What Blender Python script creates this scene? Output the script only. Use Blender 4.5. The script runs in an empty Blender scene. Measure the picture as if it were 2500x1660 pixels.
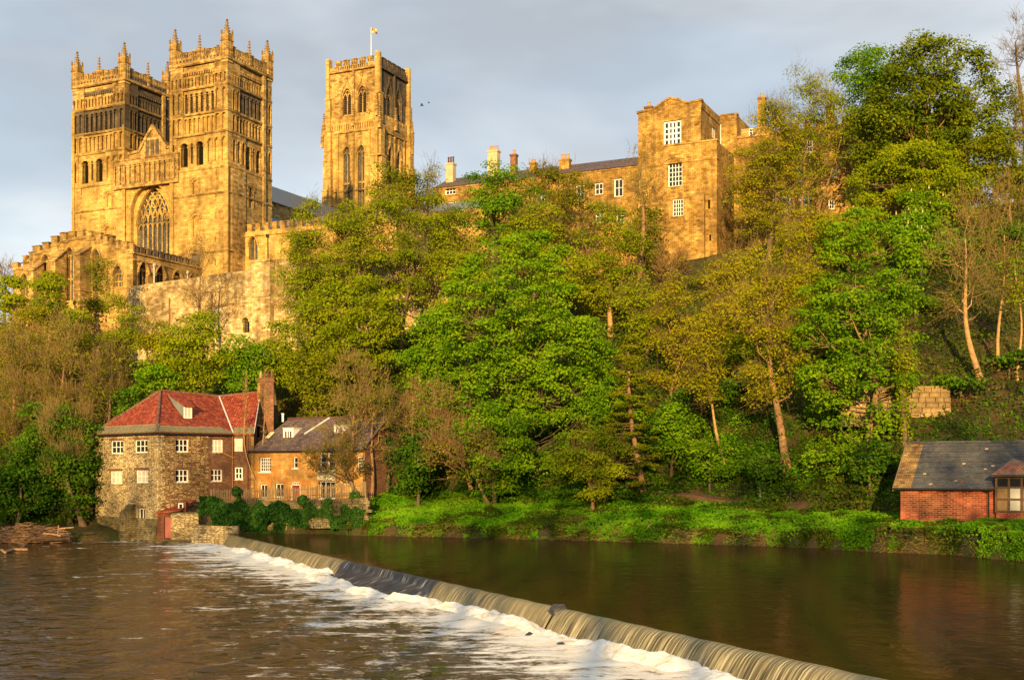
import bpy, math, random
import numpy as np
from mathutils import Vector
random.seed(7)
R = math.radians
SC = bpy.context.scene
COL = SC.collection

# ------------------------------------------------------------------ camera, sky, sun, exposure
FPX, HOR, CZ = 2960.0, 1150.0, 7.2          # focal length in photo pixels, horizon row, eye height
cam = bpy.data.objects.new('camera', bpy.data.cameras.new('camera'))
COL.objects.link(cam)
cam.location = (0, 0, CZ)
cam.rotation_euler = (R(90), 0, 0)
cam.data.sensor_width = 36.0
cam.data.lens = FPX / 2500 * 36
cam.data.shift_y = (HOR - 830) / 2500
cam.data.clip_start = 0.5
cam.data.clip_end = 6000
SC.camera = cam

SUN_EL, SUN_AZ = R(11.0), R(187.5)
SD = Vector((math.sin(SUN_AZ) * math.cos(SUN_EL), math.cos(SUN_AZ) * math.cos(SUN_EL), math.sin(SUN_EL)))
SC.view_settings.view_transform = 'Standard'
SC.view_settings.look = 'None'
SC.view_settings.gamma = 1.0
SC.view_settings.use_curve_mapping = False
SC.view_settings.exposure = 0.85
SKY_STRENGTH, SUN_STRENGTH = 0.12, 5.0

sl = bpy.data.lights.new('sun', 'SUN')
sl.energy = SUN_STRENGTH
sl.angle = R(0.53)
sl.color = (1.0, 0.67, 0.27)
so = bpy.data.objects.new('sun', sl)
COL.objects.link(so)
so.rotation_euler = SD.to_track_quat('Z', 'Y').to_euler()
so.location = (0, -40, 90)


def nd(t, typ, ins=None, **props):
    n = t.nodes.new(typ)
    for k, v in props.items():
        setattr(n, k, v)
    for k, v in (ins or {}).items():
        s = n.inputs[k]
        if isinstance(v, bpy.types.NodeSocket):
            t.links.new(v, s)
        else:
            if isinstance(v, tuple) and len(v) == 3 and s.type == 'RGBA':
                v = (*v, 1)
            s.default_value = v
    return n


def ramp(t, fac, stops, interp='LINEAR'):
    n = nd(t, 'ShaderNodeValToRGB', {'Fac': fac})
    n.color_ramp.interpolation = interp
    el = n.color_ramp.elements
    while len(el) < len(stops):
        el.new(0.5)
    for e, (p, c) in zip(el, stops):
        e.position = p
        e.color = (*c, 1) if isinstance(c, tuple) else (c, c, c, 1)
    return n.outputs['Color']


def mixc(t, fac, a, b, mode='MIX'):
    return nd(t, 'ShaderNodeMixRGB', {'Fac': fac, 'Color1': a, 'Color2': b}, blend_type=mode).outputs['Color']


def math_(t, op, a, b=0.0, clamp=False):
    return nd(t, 'ShaderNodeMath', {0: a, 1: b}, operation=op, use_clamp=clamp).outputs[0]


W = bpy.data.worlds.new('World')
SC.world = W
W.use_nodes = True
t = W.node_tree
t.nodes.clear()
sky = nd(t, 'ShaderNodeTexSky', sky_type='NISHITA', sun_disc=False, sun_elevation=SUN_EL, sun_rotation=SUN_AZ,
         altitude=60, air_density=1.0, dust_density=1.5, ozone_density=1.2)
tc = nd(t, 'ShaderNodeTexCoord')
mp = nd(t, 'ShaderNodeMapping', {'Vector': tc.outputs['Generated'], 'Rotation': (0.25, 0.1, 0.3), 'Scale': (1.0, 1.0, 2.6)})
n1 = nd(t, 'ShaderNodeTexNoise', {'Vector': mp.outputs[0], 'Scale': 2.6, 'Detail': 6.0, 'Roughness': 0.48, 'Distortion': 0.3})
n2 = nd(t, 'ShaderNodeTexNoise', {'Vector': mp.outputs[0], 'Scale': 3.4, 'Detail': 4.0, 'Roughness': 0.5, 'Distortion': 0.2})
cov = ramp(t, n1.outputs['Fac'], [(0.30, 0.72), (0.60, 1.0)])
cc = ramp(t, n2.outputs['Fac'], [(0.36, (0.43, 0.475, 0.53)), (0.51, (0.56, 0.60, 0.645)), (0.64, (0.73, 0.75, 0.77))])
cc = mixc(t, 1.0, cc, (0.63 / SKY_STRENGTH,) * 3, 'MULTIPLY')
skc = mixc(t, 1.0, sky.outputs[0], (1.5, 1.5, 1.5), 'MULTIPLY')
bg = nd(t, 'ShaderNodeBackground', {'Color': mixc(t, cov, skc, cc), 'Strength': SKY_STRENGTH})
nd(t, 'ShaderNodeOutputWorld', {'Surface': bg.outputs[0]})

# ------------------------------------------------------------------ materials
MATS = {}


def mk(name):
    m = bpy.data.materials.new(name)
    m.use_nodes = True
    m.node_tree.nodes.clear()
    MATS[name] = m
    return m.node_tree


def out(t, sh):
    nd(t, 'ShaderNodeOutputMaterial', {'Surface': sh})


def bsdf(t, col, rough=0.85, spec=0.2, normal=None):
    b = nd(t, 'ShaderNodeBsdfPrincipled', {'Base Color': col, 'Roughness': rough, 'Specular IOR Level': spec})
    if normal is not None:
        t.links.new(normal, b.inputs['Normal'])
    return b.outputs[0]


def plain(name, col, rough=0.7, spec=0.3, var=0.15, scale=3.0):
    t = mk(name)
    tc = nd(t, 'ShaderNodeTexCoord')
    n = nd(t, 'ShaderNodeTexNoise', {'Vector': tc.outputs['Object'], 'Scale': scale, 'Detail': 5.0, 'Roughness': 0.65})
    f = ramp(t, n.outputs['Fac'], [(0.3, 1 - var), (0.7, 1 + var * 0.6)])
    out(t, bsdf(t, mixc(t, 1.0, col, f, 'MULTIPLY'), rough, spec))


def masonry(name, cols, bw, rh, mortar=0.012, mcol=(0.10, 0.08, 0.05), mott=0.35, stain=0.4, bump=0.5, rough=0.9, offset=0.5, soot=None, bd=0.05):
    """coursed stone or brick laid out in metres on the UV map, mottled and streaked with weathering"""
    t = mk(name)
    tc = nd(t, 'ShaderNodeTexCoord')
    uv = tc.outputs['UV']
    wob = nd(t, 'ShaderNodeTexNoise', {'Vector': uv, 'Scale': 1.7, 'Detail': 2.0})
    wv = nd(t, 'ShaderNodeVectorMath', {0: wob.outputs['Color'], 1: (0.5, 0.5, 0.5)}, operation='SUBTRACT')
    wv = nd(t, 'ShaderNodeVectorMath', {0: wv.outputs[0], 'Scale': rh * 0.35}, operation='SCALE')
    uvw = nd(t, 'ShaderNodeVectorMath', {0: uv, 1: wv.outputs[0]}, operation='ADD').outputs[0]
    br = nd(t, 'ShaderNodeTexBrick', {'Vector': uvw, 'Color1': (0.0, 0.0, 0.0), 'Color2': (1.0, 1.0, 1.0), 'Mortar': (0.5, 0.5, 0.5),
                                      'Scale': 1.0, 'Mortar Size': mortar, 'Mortar Smooth': 0.3, 'Brick Width': bw, 'Row Height': rh})
    br.offset = offset
    ob = tc.outputs['Object']
    nf = nd(t, 'ShaderNodeTexNoise', {'Vector': ob, 'Scale': 1.3, 'Detail': 6.0, 'Roughness': 0.7})
    nb = nd(t, 'ShaderNodeTexNoise', {'Vector': ob, 'Scale': 0.16, 'Detail': 3.0, 'Roughness': 0.6})
    v = mixc(t, 0.5, br.outputs['Color'], nf.outputs['Fac'])
    n = len(cols)
    c = ramp(t, v, [(0.22 + 0.56 * i / max(1, n - 1), k) for i, k in enumerate(cols)])
    c = mixc(t, 1.0, c, ramp(t, nf.outputs['Fac'], [(0.3, 1 - mott), (0.7, 1 + mott * 0.4)]), 'MULTIPLY')
    c = mixc(t, 1.0, c, ramp(t, nb.outputs['Fac'], [(0.34, 1 - stain), (0.6, 1.06)]), 'MULTIPLY')
    sm = nd(t, 'ShaderNodeMapping', {'Vector': ob, 'Scale': (0.9, 0.9, 0.11)})
    ns = nd(t, 'ShaderNodeTexNoise', {'Vector': sm.outputs[0], 'Scale': 1.0, 'Detail': 4.0})
    c = mixc(t, 1.0, c, ramp(t, ns.outputs['Fac'], [(0.36, 1 - stain * 0.7), (0.52, 1.0)]), 'MULTIPLY')
    if soot:
        c = mixc(t, ramp(t, nf.outputs['Fac'], [(0.30, 0.95), (0.75, 0.35)]), c, soot)
    c = mixc(t, br.outputs['Fac'], c, mcol)
    h = math_(t, 'MULTIPLY_ADD', br.outputs['Fac'], -0.8)
    h = math_(t, 'ADD', h, nf.outputs['Fac'])
    bp = nd(t, 'ShaderNodeBump', {'Height': h, 'Strength': bump, 'Distance': bd})
    out(t, bsdf(t, c, rough, 0.15, bp.outputs[0]))


def rubble(name, cols, sx, sz, mcol, stain=0.4, bump=0.9, mort=0.06):
    """uneven rubble stones: stretched cells with dark open joints"""
    t = mk(name)
    tc = nd(t, 'ShaderNodeTexCoord')
    ob = tc.outputs['Object']
    wob = nd(t, 'ShaderNodeTexNoise', {'Vector': tc.outputs['UV'], 'Scale': 2.2, 'Detail': 3.0})
    uvw = nd(t, 'ShaderNodeVectorMath', {0: tc.outputs['UV'], 1: nd(t, 'ShaderNodeVectorMath', {0: wob.outputs['Color'], 'Scale': 0.12}, operation='SCALE').outputs[0]}, operation='ADD')
    m = nd(t, 'ShaderNodeMapping', {'Vector': uvw.outputs[0], 'Scale': (1 / sx, 1 / sz, 1)})
    vo = nd(t, 'ShaderNodeTexVoronoi', {'Vector': m.outputs[0], 'Scale': 1.0, 'Randomness': 0.85}, voronoi_dimensions='2D')
    ve = nd(t, 'ShaderNodeTexVoronoi', {'Vector': m.outputs[0], 'Scale': 1.0, 'Randomness': 0.85}, voronoi_dimensions='2D', feature='DISTANCE_TO_EDGE')
    sep = nd(t, 'ShaderNodeSeparateColor', {0: vo.outputs['Color']})
    nf = nd(t, 'ShaderNodeTexNoise', {'Vector': ob, 'Scale': 1.6, 'Detail': 6.0, 'Roughness': 0.7})
    nb = nd(t, 'ShaderNodeTexNoise', {'Vector': ob, 'Scale': 0.22, 'Detail': 3.0})
    n = len(cols)
    c = ramp(t, mixc(t, 0.35, sep.outputs[0], nf.outputs['Fac']), [(0.15 + 0.65 * i / max(1, n - 1), k) for i, k in enumerate(cols)])
    c = mixc(t, 1.0, c, ramp(t, nf.outputs['Fac'], [(0.3, 0.65), (0.7, 1.15)]), 'MULTIPLY')
    c = mixc(t, 1.0, c, ramp(t, nb.outputs['Fac'], [(0.36, 1 - stain), (0.6, 1.05)]), 'MULTIPLY')
    e = ramp(t, ve.outputs['Distance'], [(0.0, 1.0), (mort, 0.75), (mort * 2.4, 0.0)])
    c = mixc(t, math_(t, 'MULTIPLY', e, ramp(t, nf.outputs['Fac'], [(0.35, 0.35), (0.65, 1.0)])), c, mcol)
    h = math_(t, 'ADD', math_(t, 'MULTIPLY', e, -1.0), nf.outputs['Fac'])
    bp = nd(t, 'ShaderNodeBump', {'Height': h, 'Strength': bump, 'Distance': 0.08})
    out(t, bsdf(t, c, 0.92, 0.12, bp.outputs[0]))


def tiled(name, cols, wave, course, moss=None, bump=0.8, rough=0.75):
    """roof covering laid in courses (v runs up the slope)"""
    t = mk(name)
    tc = nd(t, 'ShaderNodeTexCoord')
    uv = tc.outputs['UV']
    br = nd(t, 'ShaderNodeTexBrick', {'Vector': uv, 'Color1': (0, 0, 0), 'Color2': (1.0, 1.0, 1.0), 'Mortar': (0.1, 0.1, 0.1), 'Scale': 1.0,
                                      'Mortar Size': course * 0.07, 'Mortar Smooth': 0.4, 'Brick Width': wave, 'Row Height': course})
    br.offset = 0.0 if moss is None else 0.5
    ob = tc.outputs['Object']
    nf = nd(t, 'ShaderNodeTexNoise', {'Vector': ob, 'Scale': 0.9, 'Detail': 6.0, 'Roughness': 0.72})
    c = ramp(t, mixc(t, 0.45, br.outputs['Color'], nf.outputs['Fac']), [(0.18 + 0.62 * i / max(1, len(cols) - 1), k) for i, k in enumerate(cols)])
    c = mixc(t, br.outputs['Fac'], c, (0.03, 0.02, 0.015))
    if moss:
        nm = nd(t, 'ShaderNodeTexNoise', {'Vector': ob, 'Scale': 0.8, 'Detail': 6.0, 'Roughness': 0.7})
        c = mixc(t, ramp(t, nm.outputs['Fac'], [(0.5, 0.0), (0.66, 0.75)]), c, moss)
    sx = nd(t, 'ShaderNodeSeparateXYZ', {0: uv})
    wv = math_(t, 'SINE', math_(t, 'MULTIPLY', sx.outputs[0], 2 * math.pi / wave))
    saw = math_(t, 'FRACT', math_(t, 'DIVIDE', sx.outputs[1], course))
    h = math_(t, 'ADD', math_(t, 'MULTIPLY', wv, 0.3 if moss is None else 0.05), math_(t, 'MULTIPLY', saw, -0.6))
    h = math_(t, 'ADD', h, math_(t, 'MULTIPLY', nf.outputs['Fac'], 0.5))
    bp = nd(t, 'ShaderNodeBump', {'Height': h, 'Strength': bump, 'Distance': 0.05})
    out(t, bsdf(t, c, rough, 0.2, bp.outputs[0]))


def leafmat(name, c0, c1, c2, trans=0.35):
    t = mk(name)
    at = nd(t, 'ShaderNodeAttribute', attribute_name='tint')
    oi = nd(t, 'ShaderNodeObjectInfo')
    f = math_(t, 'ADD', at.outputs['Fac'], math_(t, 'MULTIPLY', math_(t, 'SUBTRACT', oi.outputs['Random'], 0.5), 0.2))
    c = ramp(t, f, [(0.12, c0), (0.5, c1), (0.9, c2)])
    d = nd(t, 'ShaderNodeBsdfDiffuse', {'Color': c})
    tr = nd(t, 'ShaderNodeBsdfTranslucent', {'Color': mixc(t, 1.0, c, (1.25, 1.15, 0.5), 'MULTIPLY')})
    out(t, nd(t, 'ShaderNodeMixShader', {0: trans, 1: d.outputs[0], 2: tr.outputs[0]}).outputs[0])


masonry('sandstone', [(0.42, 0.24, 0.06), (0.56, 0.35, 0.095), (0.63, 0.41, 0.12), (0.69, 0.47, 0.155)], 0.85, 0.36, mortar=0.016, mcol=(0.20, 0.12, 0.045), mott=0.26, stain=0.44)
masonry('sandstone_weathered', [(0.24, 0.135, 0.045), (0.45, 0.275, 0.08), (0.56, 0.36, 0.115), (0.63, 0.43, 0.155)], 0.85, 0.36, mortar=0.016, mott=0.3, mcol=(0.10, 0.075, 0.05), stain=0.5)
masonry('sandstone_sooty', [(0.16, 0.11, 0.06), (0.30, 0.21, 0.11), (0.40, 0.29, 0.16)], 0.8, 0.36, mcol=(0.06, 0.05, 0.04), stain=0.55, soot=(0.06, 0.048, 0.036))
masonry('terrace_stone', [(0.40, 0.25, 0.09), (0.58, 0.40, 0.16), (0.68, 0.50, 0.24), (0.78, 0.63, 0.38)], 0.7, 0.30, mcol=(0.15, 0.11, 0.07), stain=0.5, mott=0.5)
masonry('college_stone', [(0.32, 0.165, 0.035), (0.50, 0.28, 0.06), (0.58, 0.35, 0.085), (0.65, 0.42, 0.125)], 0.6, 0.26, mortar=0.018, mcol=(0.13, 0.09, 0.05), stain=0.5, mott=0.5)
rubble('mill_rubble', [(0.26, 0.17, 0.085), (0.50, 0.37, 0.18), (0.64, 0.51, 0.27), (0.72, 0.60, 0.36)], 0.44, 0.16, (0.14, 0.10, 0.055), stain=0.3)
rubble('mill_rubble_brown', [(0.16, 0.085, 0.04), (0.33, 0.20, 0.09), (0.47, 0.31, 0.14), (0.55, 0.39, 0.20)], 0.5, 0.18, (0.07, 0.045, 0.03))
masonry('dark_brick', [(0.17, 0.068, 0.04), (0.26, 0.11, 0.06), (0.35, 0.18, 0.10)], 0.24, 0.085, mortar=0.01, mcol=(0.13, 0.09, 0.06), bd=0.01)
masonry('red_brick', [(0.20, 0.035, 0.018), (0.36, 0.072, 0.03), (0.48, 0.14, 0.06)], 0.46, 0.15, mortar=0.016, mcol=(0.30, 0.21, 0.14), mott=0.5, stain=0.5, bd=0.015)
rubble('ochre_render', [(0.50, 0.29, 0.09), (0.60, 0.24, 0.05), (0.62, 0.40, 0.14), (0.64, 0.29, 0.07)], 0.7, 0.5, (0.42, 0.24, 0.09), stain=0.35, bump=0.5, mort=0.03)
masonry('mossy_wall', [(0.12, 0.09, 0.05), (0.24, 0.19, 0.09), (0.32, 0.26, 0.13)], 0.55, 0.22, mortar=0.02, mcol=(0.05, 0.045, 0.025), stain=0.6)
masonry('lit_blocks', [(0.32, 0.20, 0.08), (0.46, 0.32, 0.15), (0.56, 0.42, 0.22)], 5.0, 5.0, mortar=0.0, stain=0.45)
masonry('old_red_brick', [(0.14, 0.04, 0.022), (0.22, 0.06, 0.03), (0.30, 0.10, 0.05)], 0.24, 0.09, mortar=0.01, mcol=(0.16, 0.10, 0.07), stain=0.5, bd=0.012)
tiled('pantile', [(0.14, 0.022, 0.012), (0.27, 0.040, 0.018), (0.33, 0.058, 0.024), (0.46, 0.12, 0.05)], 0.27, 0.33)
tiled('purple_slate', [(0.060, 0.042, 0.045), (0.115, 0.08, 0.08), (0.17, 0.125, 0.115)], 0.35, 0.24, moss=(0.16, 0.12, 0.05))
tiled('grey_slate', [(0.05, 0.052, 0.055), (0.085, 0.088, 0.092), (0.12, 0.122, 0.125)], 0.32, 0.21, moss=(0.075, 0.075, 0.072))
tiled('tan_stone_tile', [(0.10, 0.06, 0.03), (0.30, 0.19, 0.07), (0.46, 0.31, 0.11)], 0.35, 0.21, moss=(0.14, 0.06, 0.03))
tiled('mossy_red_tile', [(0.10, 0.05, 0.035), (0.22, 0.085, 0.055), (0.30, 0.14, 0.10)], 0.25, 0.2, moss=(0.13, 0.13, 0.09))
plain('stone_slate', (0.23, 0.20, 0.12), 0.95, 0.1, 0.5, 1.4)
plain('lead_roof', (0.17, 0.20, 0.20), 0.55, 0.4, 0.2, 0.6)
plain('white_paint', (0.78, 0.77, 0.72), 0.5, 0.4, 0.06)
plain('cream_paint', (0.70, 0.62, 0.38), 0.6, 0.3, 0.1)
plain('lead_flashing', (0.55, 0.55, 0.53), 0.6, 0.3, 0.2)
plain('white_board', (0.74, 0.68, 0.56), 0.8, 0.2, 0.25, 2.0)
plain('amber_board', (0.26, 0.16, 0.07), 0.7, 0.3, 0.25)
plain('blind', (0.50, 0.49, 0.42), 0.9, 0.1, 0.08)
plain('red_door', (0.24, 0.022, 0.018), 0.45, 0.4, 0.12)
plain('brown_timber', (0.13, 0.075, 0.045), 0.75, 0.2, 0.3)
plain('grey_timber', (0.24, 0.17, 0.09), 0.85, 0.15, 0.35, 4)
plain('black_iron', (0.018, 0.017, 0.016), 0.5, 0.4, 0.2)
plain('rust_pipe', (0.20, 0.085, 0.04), 0.6, 0.3, 0.3)
plain('louvre_wood', (0.075, 0.055, 0.045), 0.9, 0.1, 0.3)
plain('void', (0.012, 0.010, 0.008), 1.0, 0.0, 0.1)  # near-black, stands for the shade inside slits, niches and open arches
plain('clay_pot', (0.45, 0.27, 0.13), 0.85, 0.1, 0.25)
plain('dark_pot', (0.10, 0.05, 0.035), 0.85, 0.1, 0.25)
plain('render_buff', (0.50, 0.40, 0.24), 0.9, 0.1, 0.25, 1.0)
plain('pale_wood', (0.42, 0.25, 0.14), 0.9, 0.1, 0.4, 3)
plain('flag_gold', (0.48, 0.28, 0.03), 0.8, 0.1, 0.1)
plain('flag_blue', (0.03, 0.05, 0.20), 0.8, 0.1, 0.1)
plain('flag_white', (0.75, 0.73, 0.68), 0.8, 0.1, 0.1)
plain('bird_dark', (0.04, 0.04, 0.045), 0.8, 0.1, 0.1)
plain('mud', (0.10, 0.06, 0.035), 0.8, 0.25, 0.5, 2.0)
plain('path_dirt', (0.10, 0.06, 0.035), 0.95, 0.1, 0.3, 2.0)
plain('bark_grey', (0.15, 0.105, 0.065), 0.95, 0.1, 0.5, 5.0)
plain('bark_warm', (0.27, 0.16, 0.08), 0.95, 0.1, 0.45, 4.0)
plain('bark_pale', (0.42, 0.26, 0.115), 0.9, 0.1, 0.4, 3.0)
plain('twig_brown', (0.17, 0.115, 0.04), 0.95, 0.1, 0.3, 2.0)
plain('twig_tan', (0.25, 0.175, 0.06), 0.95, 0.1, 0.3, 2.0)
plain('twig_pink', (0.25, 0.145, 0.065), 0.95, 0.1, 0.3, 2.0)

t = mk('glass')
n = nd(t, 'ShaderNodeTexNoise', {'Scale': 0.7, 'Detail': 2.0})
bp = nd(t, 'ShaderNodeBump', {'Height': n.outputs['Fac'], 'Strength': 0.15, 'Distance': 0.1})
out(t, bsdf(t, (0.018, 0.02, 0.024), 0.08, 0.6, bp.outputs[0]))
t = mk('leaded_glass')
tc = nd(t, 'ShaderNodeTexCoord')
br = nd(t, 'ShaderNodeTexBrick', {'Vector': tc.outputs['UV'], 'Color1': (0.05, 0.055, 0.06), 'Color2': (0.14, 0.14, 0.13), 'Mortar': (0.02, 0.02, 0.02), 'Scale': 1.0,
                                  'Mortar Size': 0.03, 'Brick Width': 0.3, 'Row Height': 0.4})
out(t, bsdf(t, br.outputs['Color'], 0.35, 0.4))

leafmat('leaf_bright', (0.06, 0.145, 0.005), (0.13, 0.27, 0.008), (0.25, 0.37, 0.012), 0.42)
leafmat('leaf_fresh', (0.12, 0.175, 0.005), (0.235, 0.305, 0.008), (0.36, 0.37, 0.014), 0.44)
leafmat('leaf_olive', (0.075, 0.10, 0.005), (0.17, 0.195, 0.008), (0.27, 0.265, 0.012), 0.40)
leafmat('leaf_dark', (0.024, 0.065, 0.005), (0.055, 0.135, 0.008), (0.12, 0.21, 0.012), 0.32)
leafmat('leaf_yellow', (0.15, 0.175, 0.005), (0.29, 0.295, 0.008), (0.42, 0.36, 0.014), 0.45)
leafmat('leaf_ivy', (0.014, 0.05, 0.010), (0.032, 0.10, 0.016), (0.075, 0.16, 0.028), 0.2)
leafmat('leaf_bank', (0.05, 0.15, 0.005), (0.11, 0.29, 0.008), (0.21, 0.40, 0.015), 0.38)
leafmat('leaf_litter', (0.04, 0.065, 0.006), (0.085, 0.125, 0.010), (0.17, 0.13, 0.03), 0.3)
leafmat('leaf_oak', (0.05, 0.085, 0.005), (0.125, 0.18, 0.008), (0.24, 0.265, 0.012), 0.38)
leafmat('blossom', (0.50, 0.42, 0.18), (0.60, 0.50, 0.22), (0.65, 0.58, 0.35), 0.3)

# ------------------------------------------------------------------ mesh helpers
BASE = {}


def tag(o, label=None, cat=None, group=None, kind=None):
    for k, v in (('label', label), ('category', cat), ('group', group), ('kind', kind)):
        if v:
            o[k] = v
    return o


def thing(name, label, cat, loc, group=None):
    o = bpy.data.objects.new(name, None)
    o.empty_display_size = 0.5
    COL.objects.link(o)
    o.location = loc
    BASE[o.name] = Vector(loc)
    return tag(o, label, cat, group)


def box_uv(me):
    """metre-scale UVs: u along the wall, v up it (or up the slope)"""
    npoly = len(me.polygons)
    if not npoly:
        return
    nv, nl = len(me.vertices), len(me.loops)
    co = np.empty(nv * 3, np.float32); me.vertices.foreach_get('co', co); co = co.reshape(-1, 3)
    li = np.empty(nl, np.int32); me.loops.foreach_get('vertex_index', li)
    no = np.empty(npoly * 3, np.float32); me.polygons.foreach_get('normal', no); no = no.reshape(-1, 3)
    lt = np.empty(npoly, np.int32); me.polygons.foreach_get('loop_total', lt)
    nn = np.repeat(no, lt, axis=0)
    hl = np.hypot(nn[:, 0], nn[:, 1])
    flat = hl < 0.05
    tx = np.where(flat, 1.0, -nn[:, 1] / np.maximum(hl, 1e-6)); ty = np.where(flat, 0.0, nn[:, 0] / np.maximum(hl, 1e-6))
    p = co[li]
    u = p[:, 0] * tx + p[:, 1] * ty
    bx = nn[:, 1] * 0 - nn[:, 2] * ty; by = nn[:, 2] * tx; bz = nn[:, 0] * ty - nn[:, 1] * tx
    v = p[:, 0] * bx + p[:, 1] * by + p[:, 2] * bz
    uvl = me.uv_layers.new(name='uv')
    uvl.data.foreach_set('uv', np.stack([u, v], 1).astype(np.float32).ravel())


def link(name, me, parent=None, loc=None):
    o = bpy.data.objects.new(name, me)
    COL.objects.link(o)
    if parent is not None:
        o.parent = parent
        BASE[o.name] = BASE[parent.name]
    if loc is not None:
        o.location = loc
        if parent is None:
            BASE[o.name] = Vector(loc)
    return o


class Frame:
    def __init__(s, o, a, n):
        s.o, s.a, s.n = Vector((o[0], o[1], 0)), Vector((a[0], a[1], 0)).normalized(), Vector((n[0], n[1], 0)).normalized()

    def p(s, a, o, z):
        q = s.o + s.a * a + s.n * o
        return (q.x, q.y, z)

    def hit(s, px, py, o=0.0):
        """where the sight line of a photo pixel meets this wall: (along, height)"""
        d = Vector(((px - 1250) / FPX, 1, 0))
        k = (s.o + s.n * o).dot(s.n) / d.dot(s.n)
        q = d * k
        return (q - s.o).dot(s.a), CZ + (HOR - py) / FPX * k

    def off(s, da=0, do=0):
        q = s.o + s.a * da + s.n * do
        return Frame((q.x, q.y), s.a, s.n)


def at(px, py, Y):
    return Vector(((px - 1250) / FPX * Y, Y, CZ + (HOR - py) / FPX * Y))


def arch(op, n=7):
    a0, a1, zs, h = op['a0'], op['a1'], op['zs'], op.get('head', 'flat')
    w, m = a1 - a0, (a0 + a1) / 2
    if h == 'flat':
        return [(a0, zs), (a1, zs)]
    if h == 'round':
        return [(m - w / 2 * math.cos(math.pi * i / (2 * n)), zs + w / 2 * math.sin(math.pi * i / (2 * n))) for i in range(2 * n + 1)]
    k = op.get('k', 1.0)             # radius in widths
    r = k * w
    th = math.acos((r - w / 2) / r)
    L = [(a0 + r - r * math.cos(th * i / n), zs + r * math.sin(th * i / n)) for i in range(n + 1)]
    return L + [(2 * m - a, z) for a, z in L[:-1][::-1]]


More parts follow.
